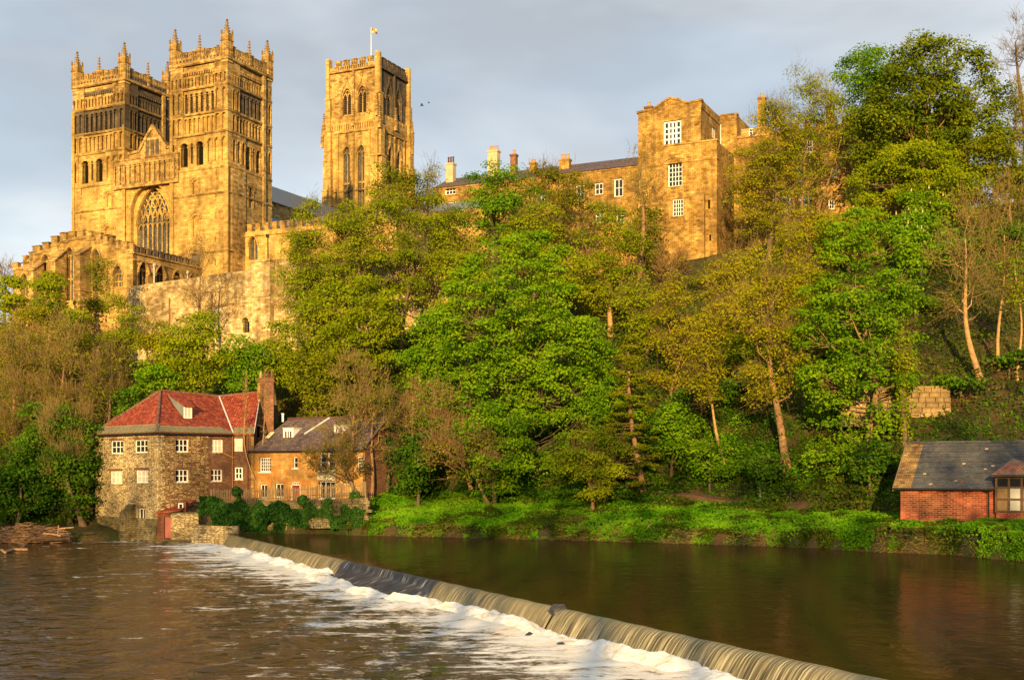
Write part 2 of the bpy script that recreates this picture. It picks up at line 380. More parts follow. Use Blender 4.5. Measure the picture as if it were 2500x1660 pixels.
class MB:
    def __init__(s):
        s.v, s.f = [], []

    def poly(s, *pts):
        b = len(s.v)
        s.v += [tuple(p) for p in pts]
        s.f.append(tuple(range(b, b + len(pts))))
        return s

    def hexa(s, q):
        b = len(s.v)
        s.v += [tuple(p) for p in q]
        for f in ((0, 1, 2, 3), (7, 6, 5, 4), (0, 4, 5, 1), (1, 5, 6, 2), (2, 6, 7, 3), (3, 7, 4, 0)):
            s.f.append(tuple(b + i for i in f))
        return s

    def box(s, F, a0, a1, o0, o1, z0, z1):
        return s.hexa([F.p(a0, o0, z0), F.p(a1, o0, z0), F.p(a1, o1, z0), F.p(a0, o1, z0),
                       F.p(a0, o0, z1), F.p(a1, o0, z1), F.p(a1, o1, z1), F.p(a0, o1, z1)])

    def taper(s, F, a0, a1, o0, o1, z0, z1, da, do):
        """box whose top is drawn in"""
        return s.hexa([F.p(a0, o0, z0), F.p(a1, o0, z0), F.p(a1, o1, z0), F.p(a0, o1, z0),
                       F.p(a0 + da, o0 + do, z1), F.p(a1 - da, o0 + do, z1), F.p(a1 - da, o1 - do, z1), F.p(a0 + da, o1 - do, z1)])

    def prism(s, pts, vec):
        n = len(pts)
        b = len(s.v)
        s.v += [tuple(p) for p in pts] + [tuple(Vector(p) + Vector(vec)) for p in pts]
        s.f.append(tuple(range(b, b + n)))
        s.f.append(tuple(range(b + 2 * n - 1, b + n - 1, -1)))
        for i in range(n):
            j = (i + 1) % n
            s.f.append((b + i, b + j, b + n + j, b + n + i))
        return s

    def cyl(s, c, z0, z1, r0, r1=None, n=8):
        r1 = r0 if r1 is None else r1
        b = len(s.v)
        for z, r in ((z0, r0), (z1, r1)):
            s.v += [(c[0] + r * math.cos(2 * math.pi * i / n), c[1] + r * math.sin(2 * math.pi * i / n), z) for i in range(n)]
        for i in range(n):
            j = (i + 1) % n
            s.f.append((b + i, b + j, b + n + j, b + n + i))
        s.f.append(tuple(range(b + n, b + 2 * n)))
        s.f.append(tuple(range(b + n - 1, b - 1, -1)))
        return s

    def rod(s, p0, p1, r, n=6):
        p0, p1 = Vector(p0), Vector(p1)
        d = (p1 - p0).normalized()
        x = d.orthogonal().normalized()
        y = d.cross(x)
        b = len(s.v)
        for p in (p0, p1):
            s.v += [tuple(p + x * r * math.cos(2 * math.pi * i / n) + y * r * math.sin(2 * math.pi * i / n)) for i in range(n)]
        for i in range(n):
            j = (i + 1) % n
            s.f.append((b + i, b + j, b + n + j, b + n + i))
        s.f.append(tuple(range(b + n, b + 2 * n)))
        s.f.append(tuple(range(b + n - 1, b - 1, -1)))
        return s

    def sweep(s, F, pts, o0, o1, w):
        """a flat bar of width w following a line drawn on the wall"""
        n = len(pts)
        for i in range(n - 1):
            (a0, z0), (a1, z1) = pts[i], pts[i + 1]
            L = math.hypot(a1 - a0, z1 - z0) or 1e-6
            ex, ez = -(z1 - z0) / L * w / 2, (a1 - a0) / L * w / 2
            ax, az = (a1 - a0) / L * w * 0.12, (z1 - z0) / L * w * 0.12
            a0, z0, a1, z1 = a0 - ax, z0 - az, a1 + ax, z1 + az
            s.hexa([F.p(a0 - ex, o0, z0 - ez), F.p(a1 - ex, o0, z1 - ez), F.p(a1 - ex, o1, z1 - ez), F.p(a0 - ex, o1, z0 - ez),
                    F.p(a0 + ex, o0, z0 + ez), F.p(a1 + ex, o0, z1 + ez), F.p(a1 + ex, o1, z1 + ez), F.p(a0 + ex, o1, z0 + ez)])
        return s

    def plate(s, F, a0, a1, z0, z1, ops=(), o=0.0, thick=0.35, hood=0.0, shaft=0.0):
        """a wall sheet with real openings and reveals"""
        A, Z = {a0, a1}, {z0, z1}
        heads = []
        for op in ops:
            pts = arch(op)
            top = max(z for _, z in pts)
            heads.append((op, pts, top))
            A |= {op['a0'], op['a1']}
            Z |= {op['z0'], top}
        A = sorted(x for x in A if a0 - 1e-6 <= x <= a1 + 1e-6)
        Z = sorted(x for x in Z if z0 - 1e-6 <= x <= z1 + 1e-6)
        for i in range(len(A) - 1):
            run = None
            for j in range(len(Z)):
                solid = False
                if j < len(Z) - 1:
                    ma, mz = (A[i] + A[i + 1]) / 2, (Z[j] + Z[j + 1]) / 2
                    solid = not any(q['a0'] < ma < q['a1'] and q['z0'] < mz < tp for q, _, tp in heads)
                if solid and run is None:
                    run = Z[j]
                if not solid and run is not None:
                    s.poly(F.p(A[i], o, run), F.p(A[i + 1], o, run), F.p(A[i + 1], o, Z[j]), F.p(A[i], o, Z[j]))
                    run = None
        b = o - thick
        for op, pts, top in heads:
            for (x0, y0), (x1, y1) in zip(pts[:-1], pts[1:]):
                if op.get('head', 'flat') != 'flat' and (top - y0 > 1e-5 or top - y1 > 1e-5):
                    s.poly(F.p(x0, o, y0), F.p(x1, o, y1), F.p(x1, o, top), F.p(x0, o, top))
                s.poly(F.p(x0, o, y0), F.p(x0, b, y0), F.p(x1, b, y1), F.p(x1, o, y1))
            q0, q1, qz, qs = op['a0'], op['a1'], op['z0'], op['zs']
            s.poly(F.p(q0, o, qz), F.p(q0, b, qz), F.p(q0, b, qs), F.p(q0, o, qs))
            s.poly(F.p(q1, o, qz), F.p(q1, o, qs), F.p(q1, b, qs), F.p(q1, b, qz))
            s.poly(F.p(q0, o, qz), F.p(q1, o, qz), F.p(q1, b, qz), F.p(q0, b, qz))
            if hood and len(pts) > 2:
                cx = (q0 + q1) / 2
                k = 1 + hood * 1.1 / (q1 - q0)
                s.sweep(F, [(cx + (x - cx) * k, qs + (y - qs) * k) for x, y in pts], o - 0.02, o + hood, hood)
            if shaft:
                for x in (q0, q1):
                    c = F.p(x, o - shaft * 0.3, 0)
                    s.cyl(c, qz, qs, shaft, n=6)
                    s.box(F, x - shaft * 1.6, x + shaft * 1.6, o - shaft, o + shaft * 1.2, qs - shaft, qs + shaft * 1.2)
        s.poly(F.p(a0, o, z0), F.p(a0, o, z1), F.p(a0, b, z1), F.p(a0, b, z0))
        s.poly(F.p(a1, o, z0), F.p(a1, b, z0), F.p(a1, b, z1), F.p(a1, o, z1))
        s.poly(F.p(a0, o, z1), F.p(a1, o, z1), F.p(a1, b, z1), F.p(a0, b, z1))
        s.poly(F.p(a0, o, z0), F.p(a0, b, z0), F.p(a1, b, z0), F.p(a1, o, z0))
        return s

    def mesh(s, name, mat, base=(0, 0, 0)):
        me = bpy.data.meshes.new(name)
        b = Vector(base)
        me.from_pydata([(x - b.x, y - b.y, z - b.z) for x, y, z in s.v], [], s.f)
        me.update()
        box_uv(me)
        me.materials.append(MATS[mat])
        return me

    def build(s, name, mat, parent=None, loc=None):
        base = BASE[parent.name] if parent is not None else Vector(loc or (0, 0, 0))
        return link(name, s.mesh(name, mat, base), parent, None if parent is not None else base)


def op(a, z0, w, zs, head='flat', k=1.0):
    return {'a0': a - w / 2, 'a1': a + w / 2, 'z0': z0, 'zs': zs, 'head': head, 'k': k}


def window(par, F, a, z0, w, h, cols, rows, o=-0.14, fr=0.09, bar=0.05, fm='white_paint', pm='glass', sill=0.0, joined=False, name='window', sillmat='sandstone'):
    """a glazed frame with bars; each pane is its own piece"""
    m = MB()
    a0, a1, z1 = a - w / 2, a + w / 2, z0 + h
    d0, d1 = o - 0.08, o
    m.box(F, a0, a1, d0, d1, z0, z0 + fr).box(F, a0, a1, d0, d1, z1 - fr, z1)
    m.box(F, a0, a0 + fr, d0, d1, z0 + fr, z1 - fr).box(F, a1 - fr, a1, d0, d1, z0 + fr, z1 - fr)
    pw, ph = (w - 2 * fr) / cols, (h - 2 * fr) / rows
    for i in range(1, cols):
        x = a0 + fr + i * pw
        m.box(F, x - bar / 2, x + bar / 2, d0 + 0.01, d1 - 0.006, z0 + fr, z1 - fr)
    for j in range(1, rows):
        y = z0 + fr + j * ph
        for i in range(cols):
            x0 = a0 + fr + i * pw
            m.box(F, x0 + (bar / 2 if i else 0), x0 + pw - (bar / 2 if i < cols - 1 else 0), d0 + 0.015, d1 - 0.012, y - bar * 0.4, y + bar * 0.4)
    wo = m.build(name, fm, par)
    if joined:
        g = MB().box(F, a0 + 0.02, a1 - 0.02, d0 - 0.05, d0 + 0.002, z0 + 0.02, z1 - 0.02)
        g.build('window_glass', pm if isinstance(pm, str) else 'glass', par)
    else:
        for i in range(cols):
            for j in range(rows):
                x0, y0 = a0 + fr + i * pw, z0 + fr + j * ph
                g = MB().box(F, x0 + 0.012, x0 + pw - 0.012, d0 + 0.02, d0 + 0.035, y0 + 0.012, y0 + ph - 0.012)
                g.build('pane', pm(i, j) if callable(pm) else pm, wo)
    if sill:
        sm = MB().box(F, a0 - 0.12, a1 + 0.12, -0.2, 0.1, z0 - sill, z0 - 0.004)
        sm.build('sill', sillmat, par if joined else wo)
    return wo
# ------------------------------------------------------------------ the cathedral
AL = R(25.4)
U = Vector((math.cos(AL), -math.sin(AL), 0))      # along the entrance front, towards the river corner
V = Vector((math.sin(AL), math.cos(AL), 0))       # along the nave
CO = Vector((-42.98, 183.2, 33.0))
cathedral = thing('cathedral', 'huge golden sandstone cathedral with three square towers above the trees', 'cathedral', CO)
FW = Frame(CO, U, -V)
FS = Frame(CO, V, U)


def z1p(x, y): return 150 + x / 3.92, 20 + y / 3.92
def z2p(x, y): return 150 + x / 3.92, 380 + y / 3.92
def z4p(x, y): return x / 4.724, 520 + y / 4.724


def pinnacle_mesh(w, h_shaft, h_top, small=False):
    """panelled shaft, four little corner spires and a crocketed spire, at the origin"""
    m = MB()
    Fz = Frame((0, 0), (1, 0), (0, 1))
    Fr = Frame((0, 0), U, -V)
    h = w / 2
    m.box(Fr, -h, h, -h, h, -0.6, h_shaft)
    for s in range(3):
        a = -h + w * (s + 0.5) / 3
        m.box(Fr, a - w * 0.05, a + w * 0.05, h, h + 0.05, 0.1, h_shaft - 0.15)
        m.box(Fr, h, h + 0.05, a - w * 0.05, a + w * 0.05, 0.1, h_shaft - 0.15)
    m.box(Fr, -h * 1.14, h * 1.14, -h * 1.14, h * 1.14, h_shaft, h_shaft + 0.13)
    hs = h_top - h_shaft
    if not small:
        m.box(Fr, -h * 0.92, h * 0.92, -h * 0.92, h * 0.92, h_shaft + 0.13, h_shaft + hs * 0.30)
        for sx in (-1, 1):
            for sy in (-1, 1):
                c = Fr.p(sx * h * 0.88, sy * h * 0.88, 0)
                m.cyl(c, h_shaft + 0.1, h_shaft + hs * 0.34, w * 0.12, n=5)
                m.cyl(c, h_shaft + hs * 0.34, h_shaft + hs * 0.56, w * 0.13, 0.02, n=5)
                m.cyl(c, h_shaft + hs * 0.42, h_shaft + hs * 0.46, w * 0.14, w * 0.10, n=4)
    b = h_shaft + (hs * 0.26 if not small else 0.1)
    top = h_top - 0.25
    m.cyl((0, 0), b, top, h * 0.68, 0.05, n=8)
    nr = 6 if not small else 5
    for i in range(nr):
        f = (i + 0.6) / nr
        z = b + (top - b) * f
        r = (h * 0.68) * (1 - f) + 0.05
        for k in range(4):
            q = Fr.p(math.cos(math.pi / 4 + k * math.pi / 2) * (r + 0.05), math.sin(math.pi / 4 + k * math.pi / 2) * (r + 0.05), 0)
            m.cyl(q, z, z + 0.17, 0.05 + 0.05 * (1 - f), 0.09 + 0.03 * (1 - f), n=4)
    m.cyl((0, 0), top - 0.02, top + 0.1, 0.15, 0.17, n=6)
    m.cyl((0, 0), top + 0.1, h_top, 0.08, 0.03, n=5)
    return m.mesh('pinnacle', 'sandstone_weathered')


PIN_BIG = pinnacle_mesh(1.3, 2.6, 6.1)
PIN_SMALL = pinnacle_mesh(0.55, 1.5, 4.0, True)


def put(me, name, par, p, z):
    o = link(name, me, par)
    o.location = Vector((p[0], p[1], z)) - BASE[par.name]
    return o


def blind(par, F, a0, a1, z0, z1, n, head, sill, spring, mat, o=0.0, fill=0.7, hood=0.11, shaft=0.07, k=1.0, name='blind_arcade'):
    m = MB()
    p = (a1 - a0) / n
    ops = [op(a0 + p * (i + 0.5), sill, p * fill, spring, head, k) for i in range(n)]
    m.plate(F, a0, a1, z0, z1, ops, o, 0.32, hood, shaft)
    m.box(F, a0, a1, -1.0, o - 0.318, z0, z1)
    return m.build(name, mat, par)


def opened(par, F, a0, a1, z0, z1, ops, mat, o=0.0, hood=0.12, shaft=0.09, name='belfry_arcade', slats=True):
    m = MB().plate(F, a0, a1, z0, z1, ops, o, 0.9 + o, hood, shaft)
    ob = m.build(name, mat, par)
    l = MB()
    lo, hi = min(q['z0'] for q in ops), max(q['zs'] for q in ops) + 0.6
    x0, x1 = min(q['a0'] for q in ops) - 0.1, max(q['a1'] for q in ops) + 0.1
    if slats:
        nz = int((hi - lo) / 0.35)
        for i in range(nz):
            z = lo + (hi - lo) * i / nz
            l.hexa([F.p(x0, -0.62, z), F.p(x1, -0.62, z), F.p(x1, -0.85, z + 0.2), F.p(x0, -0.85, z + 0.2),
                    F.p(x0, -0.62, z + 0.05), F.p(x1, -0.62, z + 0.05), F.p(x1, -0.85, z + 0.25), F.p(x0, -0.85, z + 0.25)])
    l.box(F, x0, x1, -0.98, -0.9, lo, hi)
    l.build('louvre' if slats else 'void_shade', 'louvre_wood' if slats else 'void', par)  # without slats, a black sheet paints the shade behind the arches
    return ob


def course(par, F, Wt, z, h=0.22, pr=0.14, mat='sandstone_weathered', name='string_course'):
    """a moulded band right round the two seen faces"""
    Fw = Frame(F.o, F.a, F.n)
    m = MB()
    m.box(Fw, -0.05, Wt + pr, -0.05, pr, z, z + h)
    m.box(Fw, Wt - 0.05, Wt + pr, -Wt, -0.05, z + 0.001, z + h - 0.001)
    m.box(Fw, 0.02, Wt + pr * 0.6, -0.05, pr * 0.6, z - 0.1, z)
    m.box(Fw, Wt - 0.05, Wt + pr * 0.6, -Wt, -0.05, z - 0.099, z)
    return m.build(name, mat, par)


def front_tower(origin, dz, sooty, lab):
    Wt = 11.0
    Fw = Frame(origin - U * Wt, U, -V)
    Fs = Frame(origin, V, U)
    core = MB().box(Fw, 0.0, Wt - 1.0, -Wt, -1.0, 30, 69.5 + dz)
    tw = core.build('tower', 'sandstone', cathedral)
    tw['label'] = lab
    top = 'sandstone_sooty' if sooty else 'sandstone_weathered'
    Z = lambda v: v + dz
    secs = ((0.0, 2.4), (2.4, 8.5), (8.5, 11.0))
    ssec = ((1.0, 3.0), (3.0, 8.6), (8.6, 11.0))
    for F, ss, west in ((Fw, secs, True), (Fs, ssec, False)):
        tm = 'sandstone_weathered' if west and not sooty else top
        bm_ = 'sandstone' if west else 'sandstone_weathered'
        # top band with its small arcade and corbel table
        for i, (a0, a1) in enumerate(ss):
            o = -0.25 if i == 1 else 0.0
            blind(tw, F, a0, a1, Z(65.9), Z(69.6), 9 if i == 1 else 3, 'round', Z(66.2), Z(67.3), tm if not west else ('sandstone_weathered'), o, 0.62, 0.08, 0.06)
            if i == 1:
                m = MB()
                k = 13
                for j in range(k):
                    x = a0 + (a1 - a0) * (j + 0.25) / k
                    m.box(F, x, x + 0.24, o, 0.02, Z(67.95), Z(68.3))
                m.box(F, a0, a1, o, 0.03, Z(68.3), Z(68.6))
                m.build('corbel_table', tm, tw)
        # belfry
        for i, (a0, a1) in enumerate(ss):
            if i == 1:
                n = 6
                p = (a1 - a0) / n
                ops = [op(a0 + p * (j + 0.5), Z(62.15), p * 0.66, Z(64.75), 'round') for j in range(n)]
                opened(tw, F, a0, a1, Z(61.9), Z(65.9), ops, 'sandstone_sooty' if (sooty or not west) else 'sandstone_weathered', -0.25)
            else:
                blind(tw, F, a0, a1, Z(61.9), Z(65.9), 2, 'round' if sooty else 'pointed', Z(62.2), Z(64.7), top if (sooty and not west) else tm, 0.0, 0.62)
        # low arcade
        for i, (a0, a1) in enumerate(ss):
            blind(tw, F, a0, a1, Z(58.7), Z(61.9), 7 if i == 1 else 2, 'round', Z(59.0), Z(61.0), bm_, -0.2 if i == 1 else 0.0, 0.72)
        # stage with two open windows
        a_split = 7.0
        lead = ss[0][0]
        if west:
            blind(tw, F, lead, 1.2, Z(53.4), Z(58.7), 1, 'pointed', Z(54.2), Z(57.0), bm_, 0.0, 0.6)
            ops = [op(2.6, Z(54.0), 1.5, Z(56.9), 'round'), op(4.1, Z(54.4), 0.6, Z(57.0), 'pointed'), op(5.6, Z(54.0), 1.5, Z(56.9), 'round')]
            opened(tw, F, 1.2, a_split, Z(53.4), Z(58.7), ops, bm_, -0.15, name='window_arcade', slats=False)
            blind(tw, F, a_split, 11.0, Z(53.4), Z(58.7), 3, 'pointed', Z(54.3), Z(57.0), bm_, 0.0, 0.72)
        else:
            blind(tw, F, 1.0, 4.4, Z(53.4), Z(58.7), 3, 'pointed', Z(54.3), Z(57.0), bm_, 0.0, 0.72)
            ops = [op(5.3, Z(53.9), 1.2, Z(56.8), 'round'), op(6.6, Z(54.2), 0.5, Z(57.0), 'pointed'), op(7.8, Z(53.9), 1.2, Z(56.8), 'round')]
            opened(tw, F, 4.4, 8.6, Z(53.4), Z(58.7), ops, 'sandstone_weathered', -0.25, name='window_arcade', slats=False)
            blind(tw, F, 8.6, 11.0, Z(53.4), Z(58.7), 2, 'pointed', Z(54.3), Z(57.0), bm_, 0.0, 0.72)
        # plain lower walls with slits and blocked windows
        m = MB()
        ops = []
        if west:
            if not sooty:
                for cx, y0, y1, w in ((1280, 390, 268, 0.95), (1285, 775, 610, 1.15)):
                    a, z0 = FW.hit(*z2p(cx, y0)); _, z1 = FW.hit(*z2p(cx, y1))
                    ops.append(op(a + Wt, z0, w, z1, 'round'))
                a, z0 = FW.hit(*z2p(1285, 1090)); _, z1 = FW.hit(*z2p(1285, 955))
                wa, wz0, wz1 = a + Wt, z0, z1
                ops.append(op(wa, wz0, 1.5, wz1, 'round'))
                for sx, sy in ((1480, 160), (1478, 375), (1478, 575), (1472, 800), (1472, 1020)):
                    a, z = FW.hit(*z2p(sx, sy))
                    ops.append(op(a + Wt, z - 0.5, 0.16, z + 0.5))
            else:
                for cx, y0, y1, w in ((455, 505, 395, 0.95), (445, 760, 715, 1.2)):
                    a, z0 = FW.hit(*z2p(cx, y0)); _, z1 = FW.hit(*z2p(cx, y1))
                    ops.append(op(a + 31.3, z0, w, z1, 'round'))
                for sx, sy in ((190, 350), (187, 595)):
                    a, z = FW.hit(*z2p(sx, sy))
                    ops.append(op(a + 31.3, z - 0.5, 0.16, z + 0.5))
        else:
            ops.append(op(5.6, Z(48.0), 1.0, Z(50.6), 'round'))
            ops += [op(2.0, Z(zz), 0.16, Z(zz) + 1.0) for zz in (46.5, 50.8, 43.0)]
        m.plate(F, ss[0][0], 11.0, 30, Z(53.4), ops, 0.0, 0.32, 0.0, 0.0)
        m.box(F, ss[0][0], 11.0, -1.0, -0.318, 30, Z(53.4))
        for q in ops:
            if q['head'] == 'round':
                mid, w = (q['a0'] + q['a1']) / 2, q['a1'] - q['a0']
                for k_, pr in ((1.35, 0.10), (1.9, 0.16), (2.5, 0.08)):
                    m.sweep(F, [(mid + (x - mid) * k_, q['zs'] + (y - q['zs']) * k_) for x, y in arch(q)], -0.02, pr, 0.18)
                for sgn in (-1, 1):
                    c = F.p(mid + sgn * w * 0.68, 0.02, 0)
                    m.cyl(c, q['z0'], q['zs'], 0.09, n=6)
                    m.box(F, mid + sgn * w * 0.68 - 0.16, mid + sgn * w * 0.68 + 0.16, -0.02, 0.2, q['zs'] - 0.02, q['zs'] + 0.16)
        m.build('wall', bm_, tw)
        if west and not sooty:
            MB().box(F, wa - 0.75, wa + 0.75, -0.3, -0.24, wz0, wz1 + 0.75).build('window_glass', 'leaded_glass', tw)
        sl = [q for q in ops if q['head'] == 'flat']
        for q in sl:
            MB().box(F, q['a0'], q['a1'], -0.31, -0.2, q['z0'], q['zs']).build('slit_shade', 'void', tw)  # black fill painting the dark of the slit
        # a flat pilaster strip rising beside the corners
        for q in (((0.0, 0.55, 0.22, 65.8), (10.55, 11.2, 0.2, 53.3)) if west else ((8.5, 9.1, 0.3, 69.4), (0.9, 4.2, 0.16, 53.2))):
            MB().box(F, q[0], q[1], 0.0, q[2], 30, Z(q[3])).build('pilaster', bm_, tw)
    for z in (53.3, 58.6, 61.8, 65.75):
        course(tw, Fw, Wt, Z(z))
    for z in (49.4, 40.5):
        course(tw, Fw, Wt, Z(z), 0.16, 0.24)
    course(tw, Fw, Wt, Z(69.5), 0.4, 0.32, 'sandstone_weathered', 'cornice')
    # parapet: pierced wall, stepped merlons, pinnacles
    zp = Z(69.9)
    Fb = Frame(origin - U * Wt + V * Wt, U, V)
    Fl = Frame(origin - U * Wt, V, -U)
    for F, full in ((Fw, True), (Fs, True), (Fb, False), (Fl, False)):
        m = MB()
        ops = []
        if full:
            ops = [op(0.9 + (Wt - 1.8) * (i + 0.5) / 14, zp + 0.18, 0.34, zp + 0.36, 'round') for i in range(14)]
            for q in ops:
                q['z0'] += 0.02
        m.plate(F, 0.5 if F is Fw or F is Fs else 0.51, Wt - 0.5, zp, zp + 0.85, ops, -0.06, 0.28)
        m.build('parapet', 'sandstone_weathered' if not sooty or F is Fw else 'sandstone_sooty', tw)
        for i in range(8):
            a = 1.15 + (Wt - 2.3) * (i + 0.5) / 8
            if abs(a - Wt / 2) < 0.5:
                continue
            w = 0.82
            h = 0.75 + (0.22 if i in (0, 3, 4, 7) else 0.0)
            m = MB().plate(F, a - w / 2, a + w / 2, zp + 0.85, zp + 0.85 + h,
                           [op(a - 0.17, zp + 1.0, 0.17, zp + 0.6 + h), op(a + 0.17, zp + 1.0, 0.17, zp + 0.6 + h)], -0.06, 0.28)
            m.box(F, a - w / 2 - 0.05, a + w / 2 + 0.05, -0.38, 0.0, zp + 0.85 + h, zp + 0.97 + h)
            m.build('merlon', 'sandstone_weathered', tw)
        put(PIN_SMALL, 'pinnacle', tw, F.p(Wt / 2, -0.2, 0), zp + 0.2)
    for sa in (0.5, Wt - 0.5):
        for sb in (0.5, Wt - 0.5):
            p = Fw.p(sa, -sb, 0)
            put(PIN_BIG, 'pinnacle', tw, p, zp - 0.2)
    MB().box(Fw, 0.3, Wt - 0.3, -Wt + 0.3, -0.3, zp - 0.4, zp - 0.1).build('roof', 'lead_roof', tw)
    return tw


front_tower(CO, 0.0, False, 'sunlit front tower with crocketed corner pinnacles, the nearer of the pair')
front_tower(CO - U * 20.3, -0.45, True, 'front tower with a soot-blackened belfry, the farther of the pair')

# ---- the bay between the towers: great window, arcaded screen, gable
bay = MB().box(FW, -20.3, -11.0, -12.0, -2.2, 30, 55.0).build('nave_front', 'sandstone', cathedral)
zb = FW.hit(*z2p(850, 275))[1]
m = MB()
wc = -15.35
sp_round = FW.hit(*z2p(640, 560))[1]
m.plate(FW, -20.3, -11.0, 30, zb, [op(wc, 31.0, 8.0, sp_round + 0.2, 'round')], -0.35, 0.7)
m.sweep(FW, arch(op(wc, 31, 8.3, sp_round + 0.2, 'round'), 10), -0.36, -0.2, 0.25)
m.build('wall', 'sandstone', bay)
gsp = FW.hit(*z2p(850, 640))[1]
gop = op(wc, 34.0, 6.7, gsp, 'pointed', 0.98)
m = MB().plate(FW, -20.2, -11.1, 30, zb - 0.1, [gop], -1.05, 0.9)
m.sweep(FW, arch(op(wc, 34, 6.95, gsp, 'pointed', 0.98), 10), -1.06, -0.85, 0.22)
m.build('window_surround', 'sandstone', bay)
tr = MB()
L = 7
pw = 6.7 / L
g0 = wc - 3.35
rr = 0.98 * 6.7
for i in range(1, L):
    x = g0 + pw * i
    tr.box(FW, x - 0.09, x + 0.09, -1.62, -1.38, 34.0, gsp + 0.2)
    for sgn in (-1, 1):                       # intersecting ribs
        pts = []
        for k in range(13):
            th = k * 0.075
            a = x + sgn * (rr - rr * math.cos(th)) * 0.9
            z = gsp + rr * math.sin(th) * 0.98
            cen = g0 + rr if a < wc else g0 + 6.7 - rr
            if math.hypot(a - cen, z - gsp) > rr:
                break
            pts.append((a, z))
        if len(pts) > 1:
            tr.sweep(FW, pts, -1.60, -1.40, 0.15)
for i in range(L):
    x = g0 + pw * (i + 0.5)
    tr.sweep(FW, arch(op(x, 34, pw * 0.92, gsp - 0.55, 'pointed'), 4), -1.60, -1.40, 0.12)
for cx, cz, r in ((wc, gsp + 3.3, 0.75), (wc - 1.45, gsp + 1.9, 0.55), (wc + 1.45, gsp + 1.9, 0.55), (wc - 2.35, gsp + 0.95, 0.42), (wc + 2.35, gsp + 0.95, 0.42),
                  (wc, gsp + 1.55, 0.5), (wc - 0.75, gsp + 4.25, 0.35), (wc + 0.75, gsp + 4.25, 0.35)):
    tr.sweep(FW, [(cx + r * math.cos(2 * math.pi * k / 10), cz + r * math.sin(2 * math.pi * k / 10)) for k in range(11)], -1.58, -1.38, 0.12)
tr.build('tracery', 'sandstone', bay)
MB().box(FW, wc - 3.4, wc + 3.4, -1.86, -1.78, 33.5, gsp + 6.0).build('window_glass', 'leaded_glass', bay)
# clustered shafts either side
m = MB()
for a, h in ((-20.45, 62), (-20.0, zb), (-19.6, zb), (-11.25, zb), (-10.85, zb), (-10.5, zb)):
    c = FW.p(a, 0.12 if a < -20.2 or a > -11 else -0.25, 0)
    MB().cyl(c, 30, h, 0.15, n=7).build('shaft', 'sandstone', bay)
# screen of tall blind arches
sa0, sa1 = -22.3, -9.3
zs1 = zb + 4.1
blind(bay, FW, sa0, sa1, zb, zs1, 13, 'round', zb + 0.35, zs1 - 1.0, 'sandstone_weathered', 0.32, 0.5, 0.1, 0.09, name='arcaded_screen')
m = MB()
m.box(FW, sa0 - 0.05, sa1 + 0.05, -0.2, 0.45, zb - 0.3, zb - 0.002).box(FW, sa0 - 0.05, sa1 + 0.05, -0.2, 0.42, zs1 + 0.002, zs1 + 0.25)
m.build('string_course', 'sandstone_weathered', bay)
# gable with three tall panels
za, zg0 = FW.hit(*z1p(822, 1130)), zs1 + 0.2
ga = -15.3
m = MB()
zap = za[1]
m.prism([FW.p(-20.2, -0.9, zg0), FW.p(-11.1, -0.9, zg0), FW.p(-11.1, -0.9, zg0 + 1.1), FW.p(ga + 2.75, -0.9, zg0 + 1.3), FW.p(ga, -0.9, zap), FW.p(ga - 2.75, -0.9, zg0 + 1.3), FW.p(-20.2, -0.9, zg0 + 1.1)], V * 1.2)
m.build('gable', 'sandstone_weathered', bay)
m = MB()
for s, e in (((ga - 2.9, zg0 + 1.2), (ga, zap + 0.2)), ((ga, zap + 0.2), (ga + 2.9, zg0 + 1.2)), ((-20.2, zg0 + 1.2), (ga - 2.8, zg0 + 1.35)), ((ga + 2.8, zg0 + 1.35), (-11.1, zg0 + 1.2))):
    m.sweep(FW, [s, e], -1.0, -0.6, 0.4)
m.sweep(FW, arch(op(ga, zg0, 3.0, zg0 + 2.2, 'pointed', 0.9), 6), -0.9, -0.7, 0.25)
for x in (-16.8, -15.8, -14.8, -13.8):
    m.box(FW, x - 0.1, x + 0.1, -0.9, -0.72, zg0, zg0 + 2.9)
for x in (-18.6, -18.0, -12.6, -12.0):
    m.box(FW, x - 0.08, x + 0.08, -0.9, -0.75, zg0, zg0 + 1.4)
m.build('coping', 'sandstone_weathered', bay)
MB().box(FW, -16.7, -13.9, -0.895, -0.87, zg0, zg0 + 2.9).build('panel', 'sandstone_sooty', bay)

# ---- nave body, roofs
nv = MB()
FN = Frame(CO - U * 31.3, U, -V)
nv.box(FN, 2.5, 28.8, -62, -11.2, 30, 47.5)
nv.box(FN, 8.6, 22.6, -62, -11.1, 47.5, 53.2)
nave = nv.build('nave', 'sandstone_weathered', cathedral)
m = MB()
rp = [FN.p(8.2, -11.3, 53.2), FN.p(23.0, -11.3, 53.2), FN.p(15.65, -11.3, 58.6)]
m.prism(rp, V * 52)
m.prism([FN.p(22.6, -11.25, 47.5), FN.p(29.0, -11.25, 47.5), FN.p(22.6, -11.25, 50.6)], V * 50.9)
m.build('roof', 'lead_roof', nave)
# transept beside the crossing tower
m = MB()
m.box(FN, -4.0, 36.0, -77.0, -64.5, 30, 53.0)
m.build('transept', 'sandstone_weathered', cathedral)

